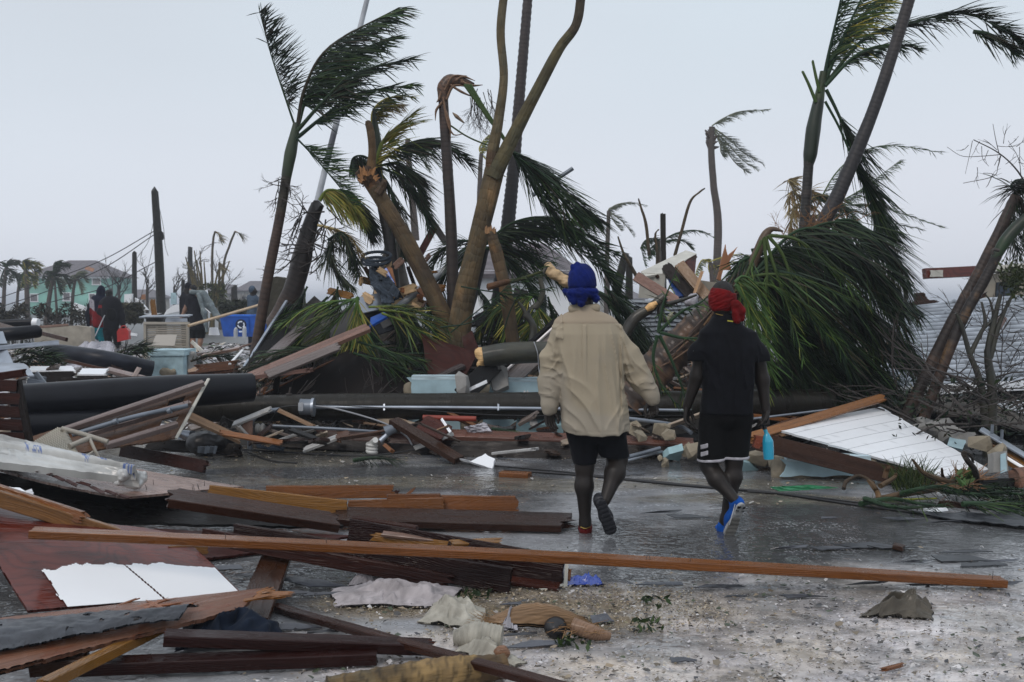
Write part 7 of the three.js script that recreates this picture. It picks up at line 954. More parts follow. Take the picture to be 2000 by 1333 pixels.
{
  const t = thing('broken_table', 'white-topped broken table with brown edge behind black pipe', 'table'); part('top', slab([P(52, 726, 13.2), P(148, 727, 13.1), P(140, 717, 13.9), P(60, 718, 13.9)], .03, .02, .1), mats.white, t); part('apron', board(P(60, 737, 13.1), P(150, 735, 13), { w: .13, t: .03, n: FACE, jagB: .1 }), mats.dark, t);
  const u = thing('broken_drawer', 'small white-topped broken drawer right of broken table', 'drawer'); part('top', slab([P(150, 733, 13.1), P(205, 734, 13.1), P(212, 722, 13.7), P(160, 722, 13.7)], .03, .03, .06), mats.white, u); part('front', board(P(150, 741, 13), P(210, 741, 13), { w: .09, t: .03, n: FACE }), mats.dark, u);  // the second piece is a single drawer with a white top
  one('car_bonnet', 'pale grey curved metal sheet at left edge above black pipe', 'metal sheet', sheet(P(-40, 735, 11.8), P(66, 734, 11.6), P(40, 712, 12.6), P(-40, 708, 12.6), { nu: 24, nv: 14, t: .02, warp: (u, v) => .06 * Math.sin(v * 3) }), mats.galv);
  one('metal_sheet', 'upright light grey panel at the left edge', 'panel', slab([P(-30, 714, 12.9), P(26, 712, 12.9), P(14, 684, 13.1), P(-30, 682, 13.1)], .03, .01, .1), mats.galv);
  one('metal_sheet', 'light grey bent panel piece at left edge, above rail', 'panel', slab([P(-30, 676, 13.3), P(14, 672, 13.3), P(6, 650, 13.5), P(-30, 648, 13.5)], .03, .01, .1), mats.galv);
  one('crate_wreck', 'dark broken crate behind left end of black pipe', 'crate', join([board(P(52, 745, 12), P(86, 752, 12), { w: .08, t: .03, n: FACE }), board(P(58, 735, 12.2), P(90, 742, 12.2), { w: .06, t: .03, n: FACE }), board(P(70, 728, 12.1), P(90, 755, 12), { w: .05, t: .03, n: FACE })]), mats.greypipe);
  const cl = (label, a, m, o = {}) => one('cloth', label, 'cloth', sheet(...a.map(at), { nu: 50, nv: 26, t: .01, jag: .06, warp: (u, v) => { const f = o.f ?? 5, s = o.s ?? 3, q = fb(u * f * .6, v * f * .5, s, 2), r1 = 1 - Math.abs(2 * fb(u * f + q * 2, v * f * .6 + q, s + 9, 3) - 1), e = Math.pow(Math.max(0, Math.sin(Math.PI * u) * Math.sin(Math.PI * v)), .7); return [.3 * (o.h ?? .12) * (r1 - .6), (o.h ?? .12) * e * (.25 + .75 * q) * (.25 + 1.0 * r1 * r1), 0]; }, ...o }), mats[m]);
  cl('white sheet crumpled on the ground before the left pair', [[138, 690, .3], [224, 692, .28], [222, 672, .35], [160, 668, .45]], 'whitecloth', { h: .35, nu: 60 });
  cl('grey-white rag under splintered batten', [[104, 722, .25], [160, 720, .25], [150, 700, .3], [112, 700, .3]], 'whitecloth', { h: .2, s: 5 });
  cl('pinkish white cloth crumpled in foreground below dark beams', [[650, 1186, .008], [870, 1190, .008], [905, 1148, .02], [640, 1150, .01]], 'pinkcloth', { h: .13, f: 5, s: 7, nu: 90, nv: 44, t: .006 });
  cl('small pinkish fold of cloth behind the pinkish white cloth', [[672, 1148, .01], [745, 1146, .01], [742, 1130, .03], [690, 1134, .03]], 'pinkcloth', { h: .1, f: 6, s: 17, t: .006 });
  cl('cream cloth bundle in foreground with folded point', [[815, 1216, .008], [940, 1238, .008], [948, 1188, .03], [850, 1174, .03]], 'cream2', { h: .12, f: 5, s: 9, nu: 80, nv: 44, t: .006 });
  cl('cream cloth tongue lying lowest beside red-brown batten', [[880, 1276, .012], [1000, 1304, .012], [1030, 1296, .012], [905, 1254, .02]], 'cream2', { h: .1, f: 5, s: 12, nu: 70, t: .006 });
  cl('small white cloth corner beside brown palm sheath', [[968, 1232, .008], [1010, 1236, .008], [1006, 1216, .02], [985, 1214, .03]], 'whitecloth', { h: .1, s: 4, t: .005 });
  cl('grey-brown wet cloth lying alone at right foreground', [[1672, 1206, .006], [1825, 1212, .006], [1812, 1180, .02], [1740, 1176, .02]], 'greycloth', { h: .15, f: 5, s: 21, nu: 90, nv: 44, t: .006 });
  cl('blue plastic bag flat on road by boxed beam', [[1104, 1146, .006], [1180, 1146, .006], [1172, 1130, .008], [1108, 1128, .01]], 'blueplastic', { h: .06, f: 8, s: 3, t: .003 });
  cl('dark navy cloth heap under planks at lower left', [[330, 1275, .02], [560, 1262, .02], [530, 1212, .03], [360, 1205, .06]], 'denim', { h: .22, f: 4, s: 8, nu: 70 });
  one('cream_cuff', 'gathered cream cuff of cloth with ribbed folds in foreground', 'cloth', (() => { const g = limb([at([888, 1246, .05]), at([930, 1244, .06]), at([980, 1250, .05])], [.035, .07, .062], { seg: 26, n: 60, noise: .05, bands: 13, band: .1 }); return g; })(), mats.cream2);
  one('coir_chunk', 'small brown fibrous chunk on lowest cream cloth', 'husk', lump([{ e: [at([980, 1276, .05]), .035, .03, .03] }], { noise: .015, freq: 30, cell: .007, col: () => [.3, .15, .08] }), mats.fibre);
  const sh2 = thing('palm_sheath', 'brown fibrous palm sheath lying in pale litter', 'palm sheath');
  part('blade', sheet(at([935, 1222, .02]), at([1172, 1240, .02]), at([1140, 1205, .10]), at([960, 1206, .03]), { nu: 60, nv: 20, t: .01, jag: .04, warp: (u, v) => .09 * Math.sin(Math.PI * u) * Math.sin(v * 2.6) + .01 * fb(u * 20, v * 3, 1, 2), col: (u, v) => { const q = .3 + .5 * fb(u * 6, v * 30, 2, 3); return [.62 * q, .38 * q, .2 * q]; } }), mats.fibre, sh2);
  part('stub', limb([at([1120, 1222, .07]), at([1160, 1236, .05]), at([1192, 1244, .03])], [.04, .035, .02], { seg: 10, noise: .2, col: () => [.34, .2, .12] }), mats.fibre, sh2);
  const fr = []; for (let i = 0; i < 90; i++) { const p = at([rr(940, 1010), rr(1206, 1222), .03]), e = p.clone().add(V(rr(-.12, .04), rr(0, .05), rr(-.05, .06))); fr.push(limb([p, e], [.0025, .0008], { seg: 3, n: 2, noise: 0, col: () => [.5, .3, .14] })); } for (let i = 0; i < 60; i++) { const p = at([rr(1090, 1170), rr(1216, 1236), .06]), e = p.clone().add(V(rr(-.1, .1), rr(-.03, .03), rr(0, .08))); fr.push(limb([p, e], [.0025, .0008], { seg: 3, n: 2, noise: 0, col: () => [.5, .28, .12] })); } part('fibres', join(fr), mats.fibre, sh2);
  one('palm_log', 'pale tan palm trunk piece with leaf scars at the bottom edge', 'log', limb([at([640, 1352, .06]), at([760, 1334, .065]), at([880, 1316, .065]), at([985, 1302, .06])], [.055, .065, .068, .05], { seg: 20, n: 70, bands: 11, band: .10, noise: .1, col: (f, a) => { const q = ((f * 11 + .22 * Math.sin(a * 4)) % 1); const n = .6 + .8 * vn(f * 40, a * 2.5, 6), s = q < .2 ? .45 : 1; return f > .82 ? [.6 * n, .48 * n, .35 * n] : [1.4 * n * s, 1.2 * n * s, .85 * n * s]; } }), mats.barktan);
  one('black_sack', 'small black plastic lump in litter under palm sheath', 'plastic', lump([{ e: [at([1085, 1228, .04]), .06, .05, .05] }], { noise: .012, freq: 18, cell: .01 }), mats.blackplastic);
}
// roof shingles scattered on the road
{
  // x, y, width, height in the photograph
  const S = [[1545, 1070, 60, 10], [1690, 1066, 80, 12], [1740, 1070, 60, 10], [1625, 1072, 60, 8], [1870, 1092, 90, 16], [1920, 1104, 80, 12], [1880, 1078, 90, 8], [1960, 1096, 50, 8], [1790, 1097, 50, 8], [1700, 1140, 70, 10], [1810, 1142, 70, 8], [1960, 1140, 60, 10], [1410, 1146, 90, 8], [1290, 1142, 80, 8], [1560, 1166, 70, 8], [1440, 1166, 40, 8], [1060, 1262, 110, 22], [1015, 1240, 60, 14], [570, 1132, 60, 14], [620, 1140, 70, 18], [640, 1162, 80, 14], [560, 1158, 70, 10], [570, 1226, 70, 16], [625, 1236, 60, 12], [600, 1250, 50, 8], [800, 1130, 50, 10], [1175, 1212, 40, 26], [1000, 1180, 40, 10], [440, 1110, 60, 12], [480, 1125, 40, 8], [1240, 926, 40, 8], [1300, 1000, 60, 8], [1340, 1010, 60, 10], [1850, 1020, 70, 10], [1760, 1014, 50, 8], [820, 1330, 60, 14], [820, 1298, 50, 16], [1330, 1290, 50, 12], [1620, 1012, 30, 6]];
  const WHERE = 'left of blue shoes behind the long timber|in the middle of cluster left of the brown chip|under the brown chip|at left end of the brown chip cluster|largest in the group above the timber right end|lowest in the group above timber right end|highest in the group above timber right end|at right edge above timber end|left of the group above timber right end|just below timber, right of its middle|below timber near its right end|at the right end of long timber|below timber right of the reflections|right of blue plastic bag beyond the reflections|alone between timber and grey cloth|small one left of middle below timber|big one beside cream cuff and palm sheath|just right of cream cuff|beside glossy brown plank, upper|beside glossy brown plank, right|between glossy plank and pinkish cloth|under splintered tip of tar-papered sheet|above dark red beam beside thin batten|between thin batten and dark red beam|small one touching the dark red beam|under dark red boards behind pinkish cloth|tilted at right of palm sheath|in tan straw above palm sheath|at right edge of red plywood|under short wood block by red plywood|at edge behind trailing leg of tan-shirt man|between the walking men, left one|between the walking men, right one|below brown cardboard at right|left of brown cardboard below branches|beside palm log at bottom edge|above palm log at bottom edge|alone in pale litter at the bottom|at road middle below green sheet'.split('|');
  const base = S.map(([x, y, w, h], i) => { const k = rr(-.35, .35) * w, g = w * .62, a = at([x - g + k, y + h / 2 * rr(.5, 1), .012]), b = at([x + g + k, y + h / 2 * rr(-.3, .9), .012]), c = at([x + g * rr(.5, .9) - k, y - h / 2, .016 + R() * .015]), d = at([x - g * rr(.4, .9) - k, y - h / 2 * rr(.1, 1), .016 + R() * .015]); const q = rr(.3, 1.1); return one('torn_shingle', 'torn grey roof shingle ' + WHERE[i], 'shingle', sheet(a, b, c, d, { nu: 14, nv: 6, t: .005, jag: .008, warp: (u, v) => .008 * fb(u * 4, v * 3, i, 2), col: () => [q, q, q * 1.04] }), mats.shingle, 'torn shingles lying on the wet road'); });
  brd('block', 'small brown wood chip on shingles right of blue shoes', 'brown', [1744, 1066, .03], [1768, 1072, .02], { w: .08, t: .03, n: UPY });
  brd('splinter', 'small orange splinter lying in pale litter at bottom right', 'pine', [1720, 1310, .02], [1768, 1298, .02], { w: .025, t: .012, n: UPY, jagA: .04, jagB: .04 });
  for (const [l, x, y, w] of [['dark green leaf sprig by square beam end', 925, 1158, 32], ['green leafy sprig on pale litter right of blue bag', 1282, 1176, 26], ['green leaves scattered in litter below leafy sprig', 1268, 1222, 30], ['dark leaf cluster in litter under palm sheath', 1120, 1252, 34]]) one('leaf_sprig', l, 'leaves', leafCloud(null, Math.round(w * 1.1), .026, [[.03, .06, .018], [.02, .04, .014], [.05, .085, .025]], () => at([x + rr(-w, w), y + rr(-w, w) * .4, rr(.006, .03)])), mats.leaf);
}
{ // litter: thousands of flakes nobody could count
  const make = (n, f, size, pal, lift) => { const pos = [], cl = []; for (let i = 0; i < n; i++) { const q = f(); if (!q) continue; const c = pal[Math.floor(R() * pal.length)], b = rr(.6, 1.3), s = size * Math.pow(R(), 1.8) * 2 + size * .25, a0 = R() * 6.28, k = 4 + Math.floor(R() * 3), tx = rr(-.35, .35), tz = rr(-.35, .35), el = rr(.35, 1), P2 = []; for (let j = 0; j < k; j++) { const a = a0 + j / k * 6.28, r = s * rr(.5, 1.1), X = Math.cos(a) * r, Z = Math.sin(a) * r * el; P2.push([q.x + X, Math.max(.003, q.y + lift * R() + .004 + X * tx + Z * tz + s * .12), q.z + Z]); } for (let j = 1; j < k - 1; j++) for (const v of [P2[0], P2[j], P2[j + 1]]) { pos.push(...v); cl.push(c[0] * b, c[1] * b, c[2] * b); } } return geo(pos, new Array(pos.length / 3 * 2).fill(0), null, cl); };
  const pale = [[.48, .45, .46], [.36, .33, .32], [.42, .36, .27], [.26, .22, .17], [.52, .5, .5], [.16, .13, .10], [.06, .055, .05], [.3, .28, .3], [.4, .38, .4]], beige = [[.32, .25, .16], [.24, .18, .11], [.4, .33, .23], [.14, .10, .06], [.45, .42, .38], [.05, .045, .04], [.18, .16, .08]];
  one('pale_litter', 'pale wet scraps of litter carpeting the road at lower right', 'litter', make(22000, () => { const x = rr(-1.2, 3.2), z = rr(-5.4, -3.6), l = litter(x, z); return R() < l[1] * 1.1 ? V(x, .004, z) : null; }, .0055, pale, .004), mats.flake, null, 'stuff');
  one('straw_litter', 'tan straw and grit washed up around the cloths', 'litter', make(16000, () => { const x = rr(-1.2, 1.8), z = rr(-5.9, -4.4), l = litter(x, z); return R() < l[0] * 1.1 ? V(x, .004, z) : null; }, .0055, beige, .008), mats.flake, null, 'stuff');
  one('road_litter', 'small wet scraps scattered along the far road edge', 'litter', make(6000, () => { const x = rr(-4, 4.6), z = rr(-11, -7.2), l = litter(x, z); return R() < l[2] * .35 + (z < -9.9 ? .35 : .004) ? V(x, .004, z) : null; }, .012, [...beige, [.03, .03, .03], [.04, .06, .02], [.4, .38, .36]], .01), mats.flake, null, 'stuff');
  one('coarse_litter', 'darker soaked scraps and leaf bits dotted through pale litter', 'litter', make(5200, () => { const x = rr(-1.2, 3.2), z = rr(-6.4, -3.6), l = litter(x, z); return R() < .05 + Math.max(l[0], l[1]) ? V(x, .004, z) : null; }, .011, [[.05, .045, .04], [.10, .08, .06], [.03, .03, .035], [.16, .13, .09], [.5, .48, .47], [.035, .05, .02], [.22, .17, .11]], .012), mats.flake, null, 'stuff');
  const far = make(9000, () => { const d = rr(12, 34), px = rr(-40, 520), p = P(px, 690, d); return V(p.x, rr(0, .12) * (fb(p.x, p.z, 2, 2) > .5 ? 1.6 : .3), -d); }, .11, [...pale, [.05, .05, .05], [.1, .07, .05], [.03, .05, .02], [.6, .6, .62], [.2, .14, .09]], .05);
  one('far_litter', 'broken scraps strewn over the ground at middle left', 'litter', far, mats.flake, null, 'stuff');
}
for (const [l, p, d, o] of [['green frond lying right of white sheet in middle left', [[[212, 696], [240, 686], [262, 680], [285, 676]], [[230, 702], [250, 694], [270, 690], [286, 688]]], 17, {}], ['dark green fronds heaped at left behind grey panel', [[[18, 712], [50, 700], [80, 696], [110, 700]], [[22, 696], [50, 688], [84, 690], [112, 706]], [[30, 716], [60, 712], [90, 712], [120, 716]]], 14.5, {}], ['green frond behind the rusty bark strip', [[[372, 706], [400, 698], [430, 696], [455, 702]]], 16, {}]]) { const t = thing('palm_spray', l, 'palm frond'); for (const q of p) addFrond(t, pts(q, d), { n: 60, len: .42, width: .03, pal: [...GREEN, ...DARKG], blow: .35, wind: V(.6, .3, 0), from: 0, ...o }); }
// distant white wreckage
for (const [l, q, d, m] of [['white broken wall panel standing left of utility pole, far off', [[243, 605], [260, 606], [259, 574], [243, 575]], 48, 'white'], ['white curved sheet lying beside far broken panel', [[262, 600], [290, 606], [275, 588], [264, 582]], 47, 'white'], ['white sheet propped up right of the utility pole', [[320, 616], [354, 608], [352, 595], [340, 596], [326, 606]], 40, 'white'], ['pale aqua wall piece far behind stooping person', [[333, 595], [344, 595], [344, 572], [334, 572]], 55, 'bluewall'], ['white flat sheet lying left of the black tub', [[272, 622], [300, 616], [316, 612], [296, 612]], 38, 'white'], ['white panel seen through hedge at left pair', [[140, 612], [168, 622], [168, 600], [146, 592]], 37, 'white'], ['orange scrap wall far right of the thin grey post', [[275, 585], [284, 586], [283, 575], [276, 576]], 60, 'orangeraw'], ['white torn sheet standing behind stooping person', [[398, 600], [410, 612], [404, 566], [400, 568]], 33, 'white'], ['tall white sheet fragment left of blue bin', [[408, 655], [428, 655], [424, 640], [410, 640]], 27, 'white']]) one('white_wreckage', l, 'wreckage', slab(q.map(([x, y]) => P(x, y, d)), .12, .03, .3), mats[m]);
{ const t = thing('low_bush', 'low dull bush before the far person right of bamboo', 'bush'); part('foliage', leafCloud(null, 1600, .12, [[.04, .05, .025], [.06, .065, .035], [.03, .035, .02]], () => { const p = P(rr(430, 495), rr(588, 622), rr(37, 39)); return p; }), mats.leaf, t); const s = []; for (let i = 0; i < 10; i++) twigs(P(rr(435, 490), 622, 38), UPY, .5, .02, 2, s); part('stem', join(s), mats.twig, t);
  const u = thing('low_bush', 'olive bush right of the left pair of people', 'bush'); part('foliage', leafCloud(null, 1400, .11, [[.08, .08, .05], [.12, .11, .07], [.05, .05, .03]], () => P(rr(240, 278), rr(594, 630), rr(34, 36))), mats.leaf, u); const s2 = []; for (let i = 0; i < 10; i++) twigs(P(rr(245, 275), 632, 35), UPY, .5, .02, 2, s2); part('stem', join(s2), mats.twig, u); }
// ---------- people ----------
cloth('coloured', [1, 1, 1]); cloth('shoeblue', [.006, .13, .62], { sheen: .1 }); cloth('shoered', [.2, .015, .015]); paint('sole', [.62, .64, .66], .6); paint('solegrey', [.33, .33, .32], .7); paint('shoeblack', [.012, .013, .018], .5); paint('gold', [.6, .42, .12], .3, { metalness: .9 });
const ridge = n => 1 - Math.abs(2 * n - 1);
// creases: [x0, y0, x1, y1, height, width] drawn on the cloth; steep on one side, soft on the other
const creases = (list, j) => { const L = list.map(([a, b, c, d, h, w]) => { const A = j(a, b), B = j(c, d), dx = B.x - A.x, dy = B.y - A.y, l = Math.hypot(dx, dy); return [A.x, A.y, dx / l, dy / l, l, h, w]; }); return (x, y) => { let s = 0; for (const [ax, ay, ux, uy, l, h, w] of L) { const X = x - ax, Y = y - ay, t = (X * ux + Y * uy) / l; if (t < -.15 || t > 1.15) continue; const n = -X * uy + Y * ux + .012 * Math.sin(t * 5 + ax * 40), e = sm(-.15, .25, t) * sm(1.15, .7, t); s += h * e * (n > 0 ? Math.exp(-n / w) : Math.exp(n / (w * .28))); } return s; }; };
function hand(w, dir, palm, thumb, curl, s = 1, th = .5) {
  dir = dir.clone().normalize(); palm = palm.clone().addScaledVector(dir, -palm.dot(dir)).normalize(); const side = thumb.clone().addScaledVector(dir, -thumb.dot(dir)); side.addScaledVector(palm, -side.dot(palm)).normalize();
  const L = [], pt = (a, b, c) => w.clone().addScaledVector(dir, a * s).addScaledVector(side, b * s).addScaledVector(palm, c * s);
  const len = [.074, .082, .076, .060];
  for (let i = 0; i < 4; i++) {
    const o = .030 - i * .0195; let p = pt(.088 - Math.abs(i - 1.2) * .004, o, 0), a = .12; L.push({ c: [pt(.0, o * .55, .0), p, .0165 * s, .0125 * s] });
    for (let k = 0; k < 3; k++) { a += (curl[k] ?? .4) * (1 + i * .08); const l = len[i] * [.45, .31, .24][k] * s, d = dir.clone().multiplyScalar(Math.cos(a)).addScaledVector(palm, Math.sin(a)).addScaledVector(side, (1.5 - i) * .06), q = p.clone().addScaledVector(d.normalize(), l); L.push({ c: [p, q, (.0102 - k * .0012) * s, (.0095 - k * .0014) * s] }); p = q; }
  }
  const b = pt(.022, .026, .008), m = pt(.056, .046, .022 + th * .01), n = pt(.082, .052 - th * .012, .030 + th * .02), e = pt(.104, .050 - th * .03, .036 + th * .02); L.push({ c: [b, m, .017 * s, .0125 * s] }, { c: [m, n, .012 * s, .0105 * s] }, { c: [n, e, .0105 * s, .008 * s] });
  L.push({ c: [pt(-.05, 0, 0), pt(.01, 0, 0), .028 * s, .024 * s] });
  return lump(L, { k: .007, cell: .0042, pad: .02 });
}
// sole under heel-toe line; f along the foot, u away from the sole
function shoe(heel, toe, up, upper, sole, parent, o = {}) {
  const f = toe.clone().sub(heel), L = f.length(); f.normalize(); const u = up.clone().addScaledVector(f, -up.dot(f)).normalize(), s = f.clone().cross(u), at3 = (a, b, c) => heel.clone().addScaledVector(f, a).addScaledVector(u, b).addScaledVector(s, c);
  const m = V(0, 0, 0).lerpVectors(heel, toe, .5), R0 = L * .5 + .12, loc = (x, y, z) => { const X = x - heel.x, Y = y - heel.y, Z = z - heel.z; return [X * f.x + Y * f.y + Z * f.z, X * u.x + Y * u.y + Z * u.z, X * s.x + Y * s.y + Z * s.z]; };
  const up1 = lump([{ c: [at3(.03, .045, 0), at3(L * .55, .04, 0), .038, .042] }, { c: [at3(L * .55, .036, 0), at3(L - .04, .026, 0), .042, .03] }, { c: [at3(.03, .05, 0), at3(.03, .082, 0), .036, .040] }], { k: .04, cell: .007, noise: .003, cut: (x, y, z) => -(loc(x, y, z)[1] - .012) });
  part('shoe', up1, upper, parent);
  const lo = [m.x - R0, m.y - R0, m.z - R0], hi = [m.x + R0, m.y + R0, m.z + R0];
  const sl = surf((x, y, z) => { const [a, b, c] = loc(x, y, z), t = clamp((a - .035) / (L - .08)), w = mix(.035, .045, sm(0, .8, t)) - .008 * Math.exp(-Math.pow((t - .42) / .18, 2)), d2 = Math.hypot(a - clamp(a, .035, L - .045), c) - w, h = Math.abs(b - .006) - .015; return Math.max(d2, h) + (b < 0 ? .0025 * (Math.sin(a * 190) > .3 ? 1 : 0) : 0); }, lo, hi, .0062, o.col ? (x, y, z) => o.col(...loc(x, y, z)) : null);
  part('sole', sl, sole, parent);
}
// a garment from rows [y, x left, x right, depth] seen at distance D, with limbs joined on
function garment(rows, D, limbs, o = {}) {
  const r = rows.map(([y, a, b, z, dz]) => { const l = P(a, y, D + (dz ?? 0)), q = P(b, y, D + (dz ?? 0)); return [l.y, (l.x + q.x) / 2, (q.x - l.x) / 2, z, l.z]; }).sort((a, b) => a[0] - b[0]);
  const loft = (x, y, z) => { let i = 0; while (i < r.length - 2 && y > r[i + 1][0]) i++; const A = r[i], B = r[i + 1], t = clamp((y - A[0]) / (B[0] - A[0])), cx = mix(A[1], B[1], t), rx = mix(A[2], B[2], t), rz = mix(A[3], B[3], t), cz = mix(A[4], B[4], t), X = (x - cx) / rx, Z = (z - cz) / rz, p = 2.4, q = Math.pow(Math.pow(Math.abs(X), p) + Math.pow(Math.abs(Z), p), 1 / p); return Math.max((q - 1) * Math.min(rx, rz) * .9, r[0][0] - y, y - r[r.length - 1][0]); };
  const lf = limbs.map(prim), cut = o.cut, fold = o.fold, k = o.k ?? .05;
  const lo = [9, r[0][0] - .02, 9], hi = [-9, r[r.length - 1][0] + .03, -99]; for (const q of r) { lo[0] = Math.min(lo[0], q[1] - q[2] - .04); hi[0] = Math.max(hi[0], q[1] + q[2] + .04); lo[2] = Math.min(lo[2], q[4] - q[3] - .04); hi[2] = Math.max(hi[2], q[4] + q[3] + .04); }
  if (limbs.length) { const [a, b] = span(limbs, .03); for (let i = 0; i < 3; i++) { lo[i] = Math.min(lo[i], a[i]); hi[i] = Math.max(hi[i], b[i]); } }
  return surf((x, y, z) => { let d = loft(x, y, z); for (const f of lf) d = smin(d, f(x, y, z), k); if (cut) d = Math.max(d, cut(x, y, z)); if (fold && Math.abs(d) < .05) d += fold(x, y, z, d); return d; }, lo, hi, o.cell ?? .008, o.col);
}
{ // ----- man in the tan shirt -----
  const D = 6.85, j = (x, y, z = 0) => P(x, y, D + z), t = thing('person', 'man seen from behind in tan shirt, dark shorts and blue headscarf, walking', 'person');
  const body = [{ e: [j(1138, 558), .078, .112, .098] }, { e: [j(1138, 572, .05), .055, .06, .06] }, { e: [j(1138, 562, .102), .016, .028, .022] }, { e: [j(1138, 578, .09), .028, .012, .02] }, { e: [j(1116, 562), .012, .03, .02] }, { e: [j(1160, 562), .012, .03, .02] },
    { c: [j(1139, 580), j(1142, 612), .062, .07] }, { c: [j(1120, 648), j(1176, 644), .06, .06] }, { c: [j(1145, 650), j(1158, 830), .13, .14] },
    { c: [j(1096, 655), j(1076, 715, .02), .05, .05] }, { c: [j(1074, 715, .02), j(1072, 795, -.02), .048, .033] }, { c: [j(1192, 655), j(1234, 708, .02), .05, .05] }, { c: [j(1236, 708, .02), j(1274, 778, -.02), .048, .033] },
    { c: [j(1146, 845), j(1142, 912), .085, .062] }, { c: [j(1142, 912), j(1141, 950, -.012), .058, .062] }, { c: [j(1141, 950, -.012), j(1143, 1022), .060, .036] }, { c: [j(1143, 1020), j(1143, 1036), .036, .038] },
    { c: [j(1194, 845), j(1206, 898, .02), .088, .068] }, { c: [j(1206, 898, .02), j(1201, 925, -.05), .064, .068] }, { c: [j(1201, 925, -.05), j(1182, 978, -.15), .066, .037] }];
  part('body', join([lump(body, { k: .035, cell: .011 }), hand(j(1072, 798, -.02), V(.06, -1, .1), V(.5, 0, 1), V(1, 0, -.1), [.25, .35, .3], 1, .2), hand(j(1275, 781, -.02), V(.08, -1, .05), V(-.6, 0, .8), V(-.5, 0, -.9), [.5, .6, .5], 1, .6)]), mats.skin, t);
  const cx = j(1139, 700).x, yk = j(0, 632).y, x0 = j(1100, 700).x, hem = j(0, 845).y;
  const cr = creases([[1096, 675, 1112, 770, .016, .03], [1106, 750, 1172, 838, .015, .028], [1100, 785, 1146, 842, .013, .024], [1098, 812, 1122, 842, .010, .02], [1192, 640, 1206, 770, .014, .026], [1204, 660, 1216, 740, .013, .02], [1118, 650, 1122, 760, .009, .024], [1160, 650, 1166, 790, .010, .03], [1178, 650, 1186, 800, .009, .022], [1205, 780, 1180, 838, .010, .024], [1215, 790, 1200, 840, .010, .02],
    [1092, 645, 1072, 705, .012, .018], [1058, 712, 1096, 732, .014, .014], [1060, 732, 1094, 745, .012, .012], [1096, 700, 1066, 722, .010, .012], [1058, 770, 1092, 782, .010, .012], [1062, 752, 1090, 776, .009, .014], [1206, 655, 1240, 722, .014, .018], [1222, 684, 1264, 738, .014, .018], [1214, 700, 1248, 764, .012, .016], [1244, 752, 1276, 742, .010, .010], [1250, 765, 1282, 752, .010, .010], [1200, 632, 1226, 668, .010, .016], [1218, 722, 1236, 756, .010, .012]], j);
  part('shirt', garment([[598, 1120, 1164, .075, .0], [606, 1116, 1168, .085], [613, 1102, 1184, .10], [626, 1090, 1198, .125], [652, 1078, 1211, .15], [700, 1087, 1213, .165], [750, 1093, 1217, .178], [800, 1096, 1223, .19], [838, 1098, 1228, .20], [856, 1100, 1229, .20]], D,
    [{ c: [j(1104, 642), j(1079, 700, .01), .072, .074] }, { c: [j(1078, 700, .01), j(1076, 752, .01), .078, .084] }, { c: [j(1076, 752, .01), j(1073, 790, -.02), .082, .058] }, { c: [j(1072, 790, -.02), j(1072, 801, -.02), .048, .043] }, { c: [j(1186, 638), j(1226, 698, .01), .074, .08] }, { c: [j(1226, 695, .01), j(1254, 745, .0), .084, .076] }, { c: [j(1254, 745), j(1272, 772, -.02), .07, .05] }, { c: [j(1270, 768, -.02), j(1276, 781, -.02), .05, .045] }],
    { cell: .0072, k: .03, cut: (x, y, z) => hem + .006 - y + .16 * Math.max(0, Math.abs(x - j(1163, 845).x) - .12) * 1.2 - (Math.abs(x - j(1163, 845).x) < .235 ? 0 : 1),
      fold: (x, y, z) => {
        const tor = x > x0 - .01 && x < j(1213, 0).x ? 1 : 0, below = sm(yk + .02, yk - .2, y);
        let d = tor ? -.017 * (ridge(fb(x * 8.5 + .6 * y + 3, y * 1.15, 4, 2)) - .62) * below - .007 * (ridge(fb(x * 19 + 2 * y, y * 2.6, 7, 3)) - .6) * below - .010 * Math.pow(clamp(ridge(fb((x * .5 + y) * 5, (y * .4 - x) * 2.2, 8, 2))), 7) * sm(1.35, 1.0, y) : -.011 * (ridge(fb((x * .9 + y * .35) * 13, (y * .9 - x * .35) * 3, z * 6, 3)) - .6) - .010 * Math.pow(clamp(ridge(fb(x * 5, y * 13, z * 6, 2))), 5);
        if (z > -D - .02) d -= cr(x, y); const dx = Math.abs(x - cx); if (y < yk - .01) d -= (dx < .016 ? .006 : dx < .021 ? -.004 : 0) * sm(.95, 1.25, y) ; if (y > yk && y < yk + .006 && z > -D) d += .003; if (y < yk) d += .002;
        if (Math.abs(y - hem - .03) < .003) d += .002; return d;
      }, col: (x, y, z) => { const q = fb(x * 3, y * 3, 2, 3), s = sm(.5, .68, fb(x * 4 + 9, y * 4, 5, 3)), e = y > yk ? 1 : 0; const k = .94 + .12 * q; return [k * (1 - .06 * s), k * (1 - .03 * s - .04 * e), k * (1 + .05 * s - .03 * e)]; } }), mats.khaki, t);
  const collar = part('collar', lump([{ c: [j(1118, 604, -.05), j(1164, 602, -.05), .028, .028] }, { c: [j(1118, 604, -.05), j(1120, 604, .06), .024, .02] }, { c: [j(1164, 602, -.05), j(1160, 604, .06), .024, .02] }], { k: .02, cell: .008, noise: .004, freq: 22 }), mats.khaki, t);
  part('shorts', lump([{ e: [j(1166, 832), .215, .12, .175] }, { c: [j(1138, 850), j(1143, 915), .108, .080] }, { c: [j(1192, 850), j(1204, 905, .01), .112, .095] }], { k: .03, cell: .0095, noise: .010, freq: 12, cut: (x, y) => (x < j(1170, 0).x ? j(0, 906).y : j(0, 893).y) - y }), mats.navy, t);
